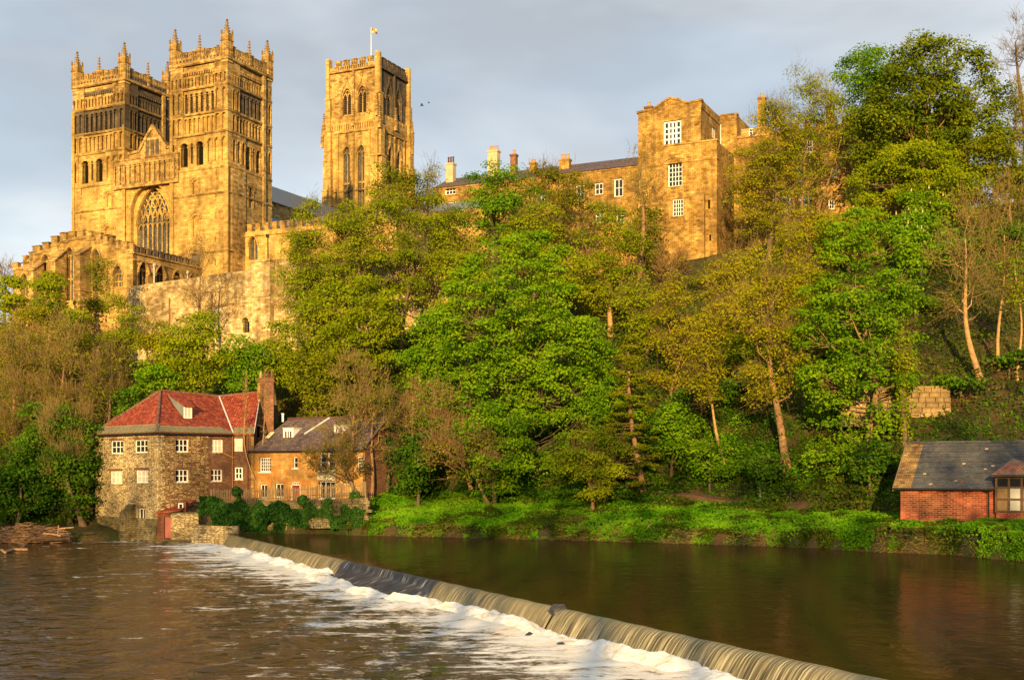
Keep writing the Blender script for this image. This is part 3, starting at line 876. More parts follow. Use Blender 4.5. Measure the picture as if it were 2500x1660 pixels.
# ---- crossing tower
CX = 239.6
XO = Vector(((923.6 - 1250) / FPX * CX, CX, 0))
XW = 12.0
FX = Frame(XO - U * XW, U, -V)
FXS = Frame(XO, V, U)
core = MB().box(FX, 0.0, XW - 1.2, -XW, -1.2, 45, 87.4)
xt = core.build('crossing_tower', 'sandstone', cathedral)
xt['label'] = 'tall crossing tower with flagpole, darker belfry stage and louvred windows'
for F, west in ((FX, True), (FXS, False)):
    s0 = 0.0 if west else 1.2
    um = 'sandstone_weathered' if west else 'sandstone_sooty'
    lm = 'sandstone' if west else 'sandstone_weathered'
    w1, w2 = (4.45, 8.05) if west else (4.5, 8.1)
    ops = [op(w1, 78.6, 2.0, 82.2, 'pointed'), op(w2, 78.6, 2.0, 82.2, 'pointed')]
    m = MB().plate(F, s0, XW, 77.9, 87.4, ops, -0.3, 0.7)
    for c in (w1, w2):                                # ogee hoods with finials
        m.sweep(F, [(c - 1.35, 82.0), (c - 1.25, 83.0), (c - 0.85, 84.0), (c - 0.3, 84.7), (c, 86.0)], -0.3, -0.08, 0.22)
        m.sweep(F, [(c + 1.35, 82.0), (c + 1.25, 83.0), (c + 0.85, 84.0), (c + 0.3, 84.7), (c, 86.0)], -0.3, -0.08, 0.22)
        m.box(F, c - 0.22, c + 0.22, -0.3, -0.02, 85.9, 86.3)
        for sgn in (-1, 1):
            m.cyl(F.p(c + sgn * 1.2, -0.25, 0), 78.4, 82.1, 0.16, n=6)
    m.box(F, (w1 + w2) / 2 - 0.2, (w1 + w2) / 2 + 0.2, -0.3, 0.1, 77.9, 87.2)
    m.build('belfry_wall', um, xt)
    for c in (w1, w2):
        l = MB()
        tr = MB()
        for i in range(12):
            z = 78.6 + i * 0.36
            l.hexa([F.p(c - 1, -0.7, z), F.p(c + 1, -0.7, z), F.p(c + 1, -0.95, z + 0.22), F.p(c - 1, -0.95, z + 0.22),
                    F.p(c - 1, -0.7, z + 0.07), F.p(c + 1, -0.7, z + 0.07), F.p(c + 1, -0.95, z + 0.29), F.p(c - 1, -0.95, z + 0.29)])
        l.box(F, c - 1, c + 1, -1.12, -1.0, 78.5, 84.2)
        tr.box(F, c - 0.08, c + 0.08, -0.68, -0.5, 78.6, 82.3)
        for sgn in (-1, 1):
            tr.sweep(F, arch(op(c + sgn * 0.5, 78, 0.95, 82.0, 'pointed'), 4), -0.66, -0.5, 0.13)
        tr.sweep(F, [(c + 0.42 * math.cos(k * math.pi / 4), 83.1 + 0.42 * math.sin(k * math.pi / 4)) for k in range(9)], -0.66, -0.5, 0.13)
        l.build('louvre', 'louvre_wood', xt)
        tr.build('tracery', lm, xt)
    # balustrade band
    blind(xt, F, s0, XW, 75.0, 77.9, 22, 'pointed', 75.4, 76.3, lm, 0.1, 0.5, 0.0, 0.0, name='balustrade')
    for i in range(9):
        a = 1.2 + (XW - 1.4) * (i + 0.5) / 9.6
        MB().box(F, a - 0.36, a + 0.36, -0.25, 0.16, 77.3, 78.2).build('merlon', lm, xt)
    # lower stage with two tall traceried windows
    ops = [op(w1 + 0.1, 60.0, 1.75, 70.6, 'pointed'), op(w2 - 0.1, 60.0, 1.75, 70.6, 'pointed')]
    m = MB().plate(F, s0, XW, 45, 75.0, ops, -0.1, 0.8, 0.16, 0.12)
    for c in (w1 + 0.1, w2 - 0.1):
        m.sweep(F, [(c - 1.15, 70.4), (c - 0.8, 71.7), (c - 0.2, 72.4), (c, 74.6)], -0.1, 0.12, 0.18)
        m.sweep(F, [(c + 1.15, 70.4), (c + 0.8, 71.7), (c + 0.2, 72.4), (c, 74.6)], -0.1, 0.12, 0.18)
        for zz in (72.9, 73.6, 74.2):
            m.box(F, c - 0.3, c + 0.3, -0.1, 0.16, zz, zz + 0.14)
    for x in (2.6, w1 + 1.75, w2 - 1.75 + 0.02, 10.0):
        m.box(F, x - 0.14, x + 0.14, -0.1, 0.2, 55, 74.9)
    m.build('wall', lm, xt)
    for c in (w1 + 0.1, w2 - 0.1):
        tr = MB()
        gl = MB()
        tr.box(F, c - 0.07, c + 0.07, -0.62, -0.45, 60, 70.8)
        tr.box(F, c - 0.87, c + 0.87, -0.6, -0.45, 64.6, 65.0)
        for sgn in (-1, 1):
            tr.sweep(F, arch(op(c + sgn * 0.43, 60, 0.82, 70.4, 'pointed'), 4), -0.6, -0.45, 0.12)
        gl.box(F, c - 0.87, c + 0.87, -0.88, -0.8, 60, 72.2)
        tr.build('tracery', lm, xt)
        gl.build('window_glass', 'leaded_glass', xt)
    # parapet
    zp = 87.4
    m = MB().plate(F, s0, XW, zp, zp + 0.9, [op(2.4 + (XW - 4.8) * (i + 0.5) / 14, zp + 0.2, 0.24, zp + 0.85) for i in range(14)] if west else (), -0.1, 0.4)
    m.box(F, s0, XW + 0.15, -0.4, 0.2, zp - 0.25, zp - 0.002)
    m.build('parapet', um, xt)
    for i in range(5):
        a = 1.5 + (XW - 2.6) * (i + 0.5) / 5
        h = 1.05
        m = MB().plate(F, a - 0.65, a + 0.65, zp + 0.9, zp + 0.9 + h, [op(a - 0.28, zp + 1.0, 0.2, zp + 1.6), op(a + 0.28, zp + 1.0, 0.2, zp + 1.6)], -0.1, 0.4)
        m.box(F, a - 0.72, a + 0.72, -0.56, 0.0, zp + 0.9 + h, zp + 1.08 + h)
        m.build('merlon', um, xt)
# back parapets so that the top closes
m = MB()
m.box(FX, 0.0, 0.5, -XW, -0.6, 87.4, 88.8).box(FX, 0.5, XW, -XW, -XW + 0.5, 87.4, 88.8).box(FX, 0.4, XW - 0.4, -XW + 0.4, -0.5, 87.0, 87.42)
m.build('roof', 'lead_roof', xt)
# stepped clasping buttresses at the corners
for ca, cb, nm in ((0.0, 0.0, 'l'), (XW, 0.0, 'n'), (XW, XW, 'r')):
    m = MB()
    for z0, z1, e, w in ((45, 63.5, 1.15, 1.9), (63.5, 69.5, 0.95, 1.75), (69.5, 75.5, 0.75, 1.6), (75.5, 82.0, 0.5, 1.35), (82.0, 90.2, 0.3, 1.0)):
        if nm == 'l':
            m.box(FX, -e * 0.55, w - 0.45, -w, e * 0.9, z0, z1)
        elif nm == 'n':
            m.box(FX, XW - w + 0.4, XW + e * 0.3, -0.5, e, z0, z1)
            m.box(FX, XW - 0.3, XW + e, -w + 0.3, e * 0.3, z0 + 0.002, z1 - 0.15)
        else:
            m.box(FX, XW - 0.8, XW + e * 1.25, -XW - e * 0.5, -XW + w - 0.5, z0, z1)
    for k, zz in enumerate((63.5, 69.5, 75.5, 82.0)):
        e = (1.3, 1.1, 0.9, 0.62)[k]
        w = (1.9, 1.75, 1.6, 1.35)[k]
        if nm == 'l':
            m.box(FX, -e * 0.55, w - 0.4, -w, e * 0.9, zz - 0.15, zz + 0.12)
        elif nm == 'n':
            m.box(FX, XW - w + 0.35, XW + e, -w + 0.25, e, zz - 0.15, zz + 0.12)
        else:
            m.box(FX, XW - 0.8, XW + e * 0.9, -XW - e * 0.3, -XW + w - 0.45, zz - 0.15, zz + 0.12)
    m.build('buttress', 'sandstone', xt)
    for dx in (0.0,):
        p = {'l': FX.p(-0.45, 0.55, 0), 'n': FX.p(XW + 0.75, 0.75, 0), 'r': FX.p(XW + 0.8, -XW, 0)}[nm]
        put(PIN_SMALL, 'pinnacle', xt, p, 75.4)
        p = {'l': FX.p(-0.7, 0.7, 0), 'n': FX.p(XW + 0.2, 0.9, 0), 'r': FX.p(XW + 0.9, -XW + 0.3, 0)}[nm]
        put(PIN_SMALL, 'pinnacle', xt, p, 77.8 if nm == 'n' else 73.0)
for a in (4.0 + 2.25, ):
    put(PIN_SMALL, 'pinnacle', xt, FX.p(a, 0.25, 0), 76.6)
    put(PIN_SMALL, 'pinnacle', xt, FXS.p(a, 0.25, 0), 76.6)
for z in (75.0, 63.3):
    m = MB()
    m.box(FX, 1.5, XW - 1.6, -0.2, 0.22, z - 0.2, z).box(FXS, 1.6, XW - 1.0, -0.2, 0.22, z - 0.2, z)
    m.build('string_course', 'sandstone_weathered', xt)

# flagpole and flag stand on the crossing tower
fp = at(906, 128, 246)
flagpole = thing('flagpole', 'slim white flagpole flying a gold cross flag on the crossing tower', 'flagpole', (fp.x, fp.y, 87.4))
zt = at(906, 68, 246).z
MB().cyl((fp.x, fp.y), 87.4, zt, 0.09, 0.05, n=8).build('pole', 'white_paint', flagpole)
fg = MB(); fb = MB(); fw_ = MB()
def fl(u, v):
    return (fp.x + 0.06 + u * 1.2, fp.y + 0.16 * math.sin(u * 6 + v), zt - 0.15 - v * 0.95 - 0.25 * u * u + 0.05 * math.sin(u * 7))
gr = 12
for i in range(gr):
    for j in range(gr):
        u, v = (i + 0.5) / gr, (j + 0.5) / gr
        cross = abs(u - 0.5) < 0.13 or abs(v - 0.5) < 0.14
        edge = u < 0.09 or v < 0.09 or u > 0.91 or v > 0.91
        mb = fg if cross or (edge and j < 3) else (fb if (u < 0.5) == (v < 0.5) or edge else fw_)
        p = [fl(i / gr, j / gr), fl((i + 1) / gr, j / gr), fl((i + 1) / gr, (j + 1) / gr), fl(i / gr, (j + 1) / gr)]
        mb.prism(p, (0, 0.02, 0))
flag = fg.build('flag', 'flag_gold', flagpole)
fb.build('blue_quarter', 'flag_blue', flag)
fw_.build('white_quarter', 'flag_white', flag)

# ---- the low chapel in front of the towers
GO = Vector((-53.8, 172.0, 0))
FG = Frame(GO, U, -V)
FGS = Frame(GO, V, U)
GL = 14.6
chp = MB()
chp.box(FG, -23.4, -1.1, -GL, -1.1, 20, 36.0)
chapel = chp.build('chapel', 'sandstone_weathered', cathedral)
chapel['label'] = 'low battlemented chapel with sloping buttresses at the foot of the towers'
# merlons of the seen front, from their places along the wall: (x0, x1, top, below)
mer = [(140, 205, 575, 625), (265, 305, 490, 540), (335, 365, 450, 500), (375, 460, 380, 440), (490, 560, 340, 410), (590, 660, 268, 345), (690, 760, 228, 312), (790, 860, 212, 280),
       (890, 960, 198, 268), (990, 1055, 212, 285), (1095, 1160, 228, 310), (1190, 1240, 250, 330), (1262, 1300, 262, 350), (1330, 1362, 312, 375), (1395, 1460, 332, 420), (1490, 1555, 357, 430)]
steps = []
for x0, x1, yt, yb in mer:
    a0, zt_ = FG.hit(*z4p(x0, yt)); a1, _ = FG.hit(*z4p(x1, yt))
    _, zb_ = FG.hit(*z4p((x0 + x1) / 2, yb))
    if a1 > 0:
        a1 = 0.0
    steps.append((a0, a1, zt_, zb_))
    m = MB().box(FG, a0, a1, -0.62, 0.0, zb_, zt_ - 0.14)
    m.box(FG, a0 - 0.1, a1 + 0.1, -0.7, 0.1, zt_ - 0.14, zt_)
    m.build('merlon', 'sandstone_weathered', chapel)
wins = []
for cx, yt, yb, wpx in ((285, 700, 960, 90), (530, 480, 900, 95), (808, 402, 1010, 100), (1110, 420, 900, 90), (1362, 610, 850, 105)):
    a, z0 = FG.hit(*z4p(cx, yb)); _, z1 = FG.hit(*z4p(cx, yt))
    w = wpx / 4.724 / FPX * 180 / 0.77
    wins.append(op(a, z0, w, z1 - 0.8 * w, 'pointed', 0.9))
edges = [-23.4] + [FG.hit(*z4p(x, 500))[0] for x in (470, 680, 975, 1250)] + [0.0]
ends = [(s_[0] if i else -23.4, steps[i + 1][0] if i < len(steps) - 1 else 0.0, s_[3]) for i, s_ in enumerate(steps)]
m = MB(); mp_ = MB()
for k in range(5):
    e0, e1 = edges[k], edges[k + 1]
    zmin = min(zb_ for a0, a1, zb_ in ends if a1 > e0 + 0.05 and a0 < e1 - 0.05) - 0.02
    m.plate(FG, e0, e1, 20, zmin, [wins[k]], -0.004, 0.9, 0.2, 0.0)
    for a0, a1, zb_ in ends:
        c0, c1 = max(a0, e0), min(a1, e1)
        if c1 - c0 > 0.02:
            mp_.box(FG, c0, c1, -0.9, -0.004, zmin, zb_ - 0.001)
            mp_.box(FG, c0, c1, 0.0, 0.14, zb_ - 0.5, zb_ - 0.28)
m.build('wall', 'sandstone', chapel)
mp_.build('parapet', 'sandstone_weathered', chapel)
for q in wins:
    g = MB(); tr = MB()
    c, w = (q['a0'] + q['a1']) / 2, q['a1'] - q['a0']
    zt_ = max(z for _, z in arch(q))
    g.box(FG, q['a0'], q['a1'], -0.7, -0.62, q['z0'], zt_)
    for f in (-1 / 6, 1 / 6):
        tr.box(FG, c + f * w - 0.07, c + f * w + 0.07, -0.6, -0.42, q['z0'], q['zs'] + 0.25 * w)
    for f in (-1 / 3, 0, 1 / 3):
        tr.sweep(FG, arch(op(c + f * w, q['z0'], w / 3, q['zs'] - 0.1, 'pointed'), 4), -0.6, -0.42, 0.12)
    tr.box(FG, q['a0'], q['a1'], -0.6, -0.42, (q['z0'] + q['zs']) / 2 - 0.1, (q['z0'] + q['zs']) / 2 + 0.1)
    g.build('window_glass', 'leaded_glass', chapel)
    tr.build('tracery', 'sandstone', chapel)
# sloping buttresses
for x0, x1, y0, y1, pr in ((318, 384, 578, 665, 2.0), (548, 636, 440, 560, 2.2), (852, 922, 400, 482, 2.2)):
    a0, zf = FG.hit(*z4p(x0, y1), pr); a1, _ = FG.hit(*z4p(x1, y1), pr)
    _, zr = FG.hit(*z4p(x1 + 60, y0), 0.0)
    m = MB()
    pts = [FG.p(a0, 0.0, 18), FG.p(a0, pr, 18), FG.p(a0, pr, zf), FG.p(a0, 0.0, zr)]
    m.prism(pts, U * (a1 - a0))
    m.hexa([FG.p(a0 - 0.12, pr + 0.18, zf - 0.12), FG.p(a1 + 0.12, pr + 0.18, zf - 0.12), FG.p(a1 + 0.12, -0.002, zr - 0.02), FG.p(a0 - 0.12, -0.002, zr - 0.02),
            FG.p(a0 - 0.12, pr + 0.18, zf + 0.1), FG.p(a1 + 0.12, pr + 0.18, zf + 0.1), FG.p(a1 + 0.12, -0.002, zr + 0.2), FG.p(a0 - 0.12, -0.002, zr + 0.2)])
    m.box(FG, a0 - 0.15, a1 + 0.15, 0.0, pr + 0.15, zf - 5.2, zf - 5.0)
    m.build('buttress', 'sandstone_weathered', chapel)
# river-side wall of the chapel
zt_ = FGS.hit(*z4p(1560, 395))[1]
ops = []
for cx, w in ((1652, 1.75), (1850, 1.75), (2045, 1.75), (2215, 1.6)):
    a, _ = FGS.hit(*z4p(cx, 700))
    ops.append(op(a, 32.0, w * 1.15, 35.5, 'pointed', 0.9))
m = MB().plate(FGS, 1.1, GL + 2.5, 20, zt_ - 0.8, ops, 0.0, 0.9, 0.2, 0.0)
m.box(FGS, -0.02, 1.1, -1.1, 0.0, 20, zt_ - 0.8)
m.box(FGS, 0.0, GL, 0.0, 0.22, zt_ - 1.0, zt_ - 0.75).box(FGS, 0.0, GL, 0.0, 0.16, zt_ - 1.9, zt_ - 1.75)
m.build('wall', 'sandstone_weathered', chapel)
for q in ops:
    g = MB(); tr = MB()
    c, w = (q['a0'] + q['a1']) / 2, q['a1'] - q['a0']
    g.box(FGS, q['a0'], q['a1'], -0.75, -0.68, q['z0'], q['zs'] + 0.9 * w)
    for f in (-1 / 6, 1 / 6):
        tr.box(FGS, c + f * w - 0.09, c + f * w + 0.09, -0.6, -0.4, q['z0'], q['zs'] + 0.45 * w)
    for f in (-1 / 3, 0, 1 / 3):
        tr.sweep(FGS, arch(op(c + f * w, q['z0'], w / 3, q['zs'] + 0.05, 'pointed'), 4), -0.58, -0.4, 0.13)
    g.build('window_glass', 'glass', chapel)
    tr.build('tracery', 'sandstone_weathered', chapel)
n = 11
for i in range(n):
    a = GL * (i + 0.5) / n
    m = MB().box(FGS, a - 0.36, a + 0.36, -0.5, 0.0, zt_ - 0.75, zt_ + 0.1)
    m.box(FGS, a - 0.42, a + 0.42, -0.56, 0.06, zt_ + 0.1, zt_ + 0.24)
    m.build('merlon', 'sandstone_sooty', chapel)
for x in (1770, 2155):
    a, _ = FGS.hit(*z4p(x, 700))
    MB().cyl(FGS.p(a, 0.12, 0), 30, 37.0, 0.09, n=6).box(FGS, a - 0.18, a + 0.18, 0.0, 0.3, 36.9, 37.3).build('downpipe', 'lead_flashing', chapel)
MB().poly(FG.p(-23, -0.6, 38.5), FG.p(-0.6, -0.6, 38.3), FG.p(-0.6, -GL, 38.6), FG.p(-23, -GL, 38.8)).build('roof', 'lead_roof', chapel)

# ---- two jackdaws in the air beside the crossing tower
for px, py, lab, s in ((1030, 258, 'small dark bird gliding beside the crossing tower, the lower one', 0.9), (1047, 252, 'tiny dark bird beyond the crossing tower, the higher one', 0.55)):
    p = at(px, py, 200)
    m = MB()
    for k in range(6):                                  # body
        f0, f1 = k / 6, (k + 1) / 6
        rr_ = lambda f: 0.11 * math.sin(math.pi * min(0.98, max(0.04, f)))
        m.rod((p.x + (f0 - 0.5) * 0.7 * s, p.y, p.z), (p.x + (f1 - 0.5) * 0.7 * s, p.y, p.z), max(rr_(f0), rr_(f1)) * s, 6)
    for sg in (-1, 1):                                  # wings, kinked
        m.hexa([(p.x - 0.15 * s, p.y, p.z), (p.x + 0.15 * s, p.y, p.z), (p.x + 0.1 * s, p.y + sg * 0.4 * s, p.z + 0.2 * s), (p.x - 0.12 * s, p.y + sg * 0.4 * s, p.z + 0.2 * s),
                (p.x - 0.15 * s, p.y, p.z + 0.03), (p.x + 0.15 * s, p.y, p.z + 0.03), (p.x + 0.1 * s, p.y + sg * 0.4 * s, p.z + 0.2 * s + 0.03), (p.x - 0.12 * s, p.y + sg * 0.4 * s, p.z + 0.2 * s + 0.03)])
        m.hexa([(p.x - 0.12 * s, p.y + sg * 0.4 * s, p.z + 0.2 * s), (p.x + 0.1 * s, p.y + sg * 0.4 * s, p.z + 0.2 * s), (p.x - 0.1 * s, p.y + sg * 0.8 * s, p.z + 0.12 * s), (p.x - 0.14 * s, p.y + sg * 0.8 * s, p.z + 0.12 * s),
                (p.x - 0.12 * s, p.y + sg * 0.4 * s, p.z + 0.2 * s + 0.03), (p.x + 0.1 * s, p.y + sg * 0.4 * s, p.z + 0.2 * s + 0.03), (p.x - 0.1 * s, p.y + sg * 0.8 * s, p.z + 0.12 * s + 0.02), (p.x - 0.14 * s, p.y + sg * 0.8 * s, p.z + 0.12 * s + 0.02)])
    tag(m.build('bird', 'bird_dark', None, p), lab, 'bird', 'birds in the air')
# ------------------------------------------------------------------ terrain
def lerp_pts(x, pts):
    xs, ys = zip(*pts)
    return np.interp(x, xs, ys)


SHORE = [(-400, 150), (-120, 128), (-60, 123), (-47, 124.5), (-36, 125.5), (-30, 122.5), (-27, 119.5), (-17.5, 118.3), (-16.2, 116), (5.4, 107), (24.0, 96.6), (26.6, 92.6), (31.7, 88.6), (35, 81), (60, 62), (120, 40), (400, 20)]
EDGE = [(-400, 195), (-70, 181), (-54.2, 172.6), (-33.8, 162.0), (-31, 160.4), (-4, 157.4), (0, 157), (20, 154), (60, 146), (120, 130), (400, 120)]
EDGEZ = [(-400, 20), (-70, 22), (-54, 22.5), (-29, 22.5), (0, 28), (18, 31.5), (38, 35), (60, 38), (400, 38)]


def hsh(x, y):
    return (np.sin(x * 0.31 + 1.3) * np.cos(y * 0.27 - 0.4) + 0.5 * np.sin(x * 0.83 - y * 0.61 + 2.0) + 0.3 * np.sin(x * 1.7 + y * 1.3)) / 1.8


def gz(X, Y):
    X = np.asarray(X, float); Y = np.asarray(Y, float)
    sh = lerp_pts(X, SHORE)
    s = Y - sh
    lo = np.clip((X + 28.5) / 2.0, 0, 1)
    wl = 0.0 * (1 - lo) + 1.1 * lo
    ed, ez = lerp_pts(X, EDGE), lerp_pts(X, EDGEZ)
    bankw = np.interp(X, [-60, -30, -17, 5, 30, 60], [4.0, 6.0, 9.0, 14.0, 16.0, 18.0])
    bh = np.interp(X, [-60, -31, -28, -17, -12, 5, 30, 60], [1.6, 1.6, 3.7, 3.7, 3.2, 2.9, 2.05, 2.05])
    z = np.where(s < 0.2, np.clip(wl - 1.6 + (s + 2.0) * 0.75, -1.6, None), 0)
    t1 = np.clip((s - 0.2) / bankw, 0, 1)
    br = np.interp(X, [-20, 5, 20, 28, 33, 60], [0.5, 0.6, 0.8, 1.2, 1.5, 1.5])
    bank = wl + 0.05 + np.minimum(br, (s - 0.2) * 1.5) + (bh - br) * t1 ** 0.8 + 0.12 * hsh(X * 2, Y * 2) * np.clip(s, 0, 1)
    t2 = np.clip((Y - (sh + 0.2 + bankw)) / np.maximum(8.0, ed - (sh + 0.2 + bankw)), 0, 1)
    top = wl + 0.05 + bh
    hill = top + (ez - top) * (t2 * 0.85 + 0.15 * t2 * t2 * (3 - 2 * t2)) + 0.9 * hsh(X, Y) * np.clip(t2 * 6, 0, 1) * np.clip((1 - t2) * 6, 0, 1)
    pl = np.clip((Y - ed - 0.6) / 1.5, 0, 1) * np.interp(X, [-20, 0, 15], [7.0, 4.0, 2.0])
    far = np.where(t1 < 1, bank, hill) + pl
    # garden terrace behind the ivy wall
    g = (X > -29.2) & (X < -15.5) & (Y > 118.9) & (Y < 131)
    far = np.where(g, np.where(Y < 127, 3.9, 3.9 + (Y - 127) * 0.5), far)
    z = np.where(s < 0.2, z, far)
    # near bank under the camera and the wooded hill behind it
    nb = np.interp(Y, [-400, -140, -70, -30, -6, 6, 14, 20, 24], [24, 26, 20, 11, 5.8, 5.4, 3.0, 0.8, -1.6])
    z = np.where(Y < 24, nb + 0.5 * hsh(X, Y) * np.clip((14 - Y) / 20, 0, 1), z)
    return z


def gz1(x, y):
    return float(gz(x, y))


def ground_at(px, py):
    """the ground point under a photo pixel"""
    for Y in np.arange(70, 178, 0.25):
        x = (px - 1250) / FPX * Y
        if CZ + (HOR - py) / FPX * Y < gz1(x, Y):
            return Vector((x, Y, gz1(x, Y)))
    x = (px - 1250) / FPX * 150
    return Vector((x, 150, gz1(x, 150)))


t = mk('ground_soil')
tc = nd(t, 'ShaderNodeTexCoord')
n1 = nd(t, 'ShaderNodeTexNoise', {'Vector': tc.outputs['Object'], 'Scale': 0.35, 'Detail': 8.0, 'Roughness': 0.7})
n2 = nd(t, 'ShaderNodeTexNoise', {'Vector': tc.outputs['Object'], 'Scale': 3.0, 'Detail': 5.0, 'Roughness': 0.7})
c = ramp(t, n1.outputs['Fac'], [(0.35, (0.035, 0.045, 0.012)), (0.5, (0.065, 0.060, 0.020)), (0.65, (0.12, 0.065, 0.03))])
c = mixc(t, 1.0, c, ramp(t, n2.outputs['Fac'], [(0.3, 0.6), (0.7, 1.25)]), 'MULTIPLY')
bp = nd(t, 'ShaderNodeBump', {'Height': n2.outputs['Fac'], 'Strength': 0.8, 'Distance': 0.25})
out(t, bsdf(t, c, 0.95, 0.1, bp.outputs[0]))

xs = np.concatenate([np.linspace(-2500, -420, 8), np.linspace(-400, -76, 14), np.arange(-74, 75, 1.2), np.linspace(78, 400, 14), np.linspace(440, 2500, 8)])
ys = np.concatenate([np.linspace(-1500, -420, 6), np.linspace(-400, -80, 10), np.arange(-75, 30, 5.0), np.arange(32, 78, 4.0), np.arange(78, 186, 1.0), np.linspace(190, 420, 14), np.linspace(500, 3500, 8)])
GX, GY = np.meshgrid(xs, ys)
GZ = gz(GX, GY)
GZ = np.where(GY > 200, np.minimum(GZ, 33.0), GZ)
nx, ny = len(xs), len(ys)
idx = np.arange(nx * ny).reshape(ny, nx)
q = np.stack([idx[:-1, :-1], idx[:-1, 1:], idx[1:, 1:], idx[1:, :-1]], -1).reshape(-1, 4)


def np_mesh(name, V_, Q, mat, tint=None, smooth=False, uv=None):
    me = bpy.data.meshes.new(name)
    V_ = np.ascontiguousarray(V_, np.float32); Q = np.ascontiguousarray(Q, np.int32)
    k = Q.shape[1]
    me.vertices.add(len(V_)); me.vertices.foreach_set('co', V_.ravel())
    me.loops.add(Q.size); me.loops.foreach_set('vertex_index', Q.ravel())
    me.polygons.add(len(Q))
    me.polygons.foreach_set('loop_start', np.arange(0, Q.size, k, dtype=np.int32))
    me.polygons.foreach_set('loop_total', np.full(len(Q), k, np.int32))
    if smooth:
        me.polygons.foreach_set('use_smooth', np.ones(len(Q), bool))
    me.update(calc_edges=True)
    if tint is not None:
        at_ = me.attributes.new('tint', 'FLOAT', 'FACE')
        at_.data.foreach_set('value', np.ascontiguousarray(tint, np.float32))
    if uv is not None:
        l = me.uv_layers.new(name='uv')
        l.data.foreach_set('uv', np.ascontiguousarray(uv[Q.ravel()], np.float32).ravel())
    me.materials.append(MATS[mat])
    return me


tag(link('ground', np_mesh('ground', np.stack([GX, GY, GZ], -1).reshape(-1, 3), q, 'ground_soil', smooth=True)), 'wooded river bank rising steeply to the cathedral terrace', kind='structure')

# ------------------------------------------------------------------ river and weir
def vnoise(x, y, seed):
    """cheap smooth value noise"""
    g = np.random.default_rng(seed).random((256, 256))
    xi, yi = np.floor(x).astype(int), np.floor(y).astype(int)
    fx, fy = x - xi, y - yi
    fx, fy = fx * fx * (3 - 2 * fx), fy * fy * (3 - 2 * fy)
    a, b = g[yi % 256, xi % 256], g[yi % 256, (xi + 1) % 256]
    c_, d_ = g[(yi + 1) % 256, xi % 256], g[(yi + 1) % 256, (xi + 1) % 256]
    return (a * (1 - fx) + b * fx) * (1 - fy) + (c_ * (1 - fx) + d_ * fx) * fy


W0, W1 = Vector((-26.4, 115.6)), Vector((15.0, 27.2))
WD = (W1 - W0).normalized()
WN = Vector((-WD.y, WD.x)) * -1           # towards the lower water
if WN.x > 0:
    WN = -WN
WL = (W1 - W0).length


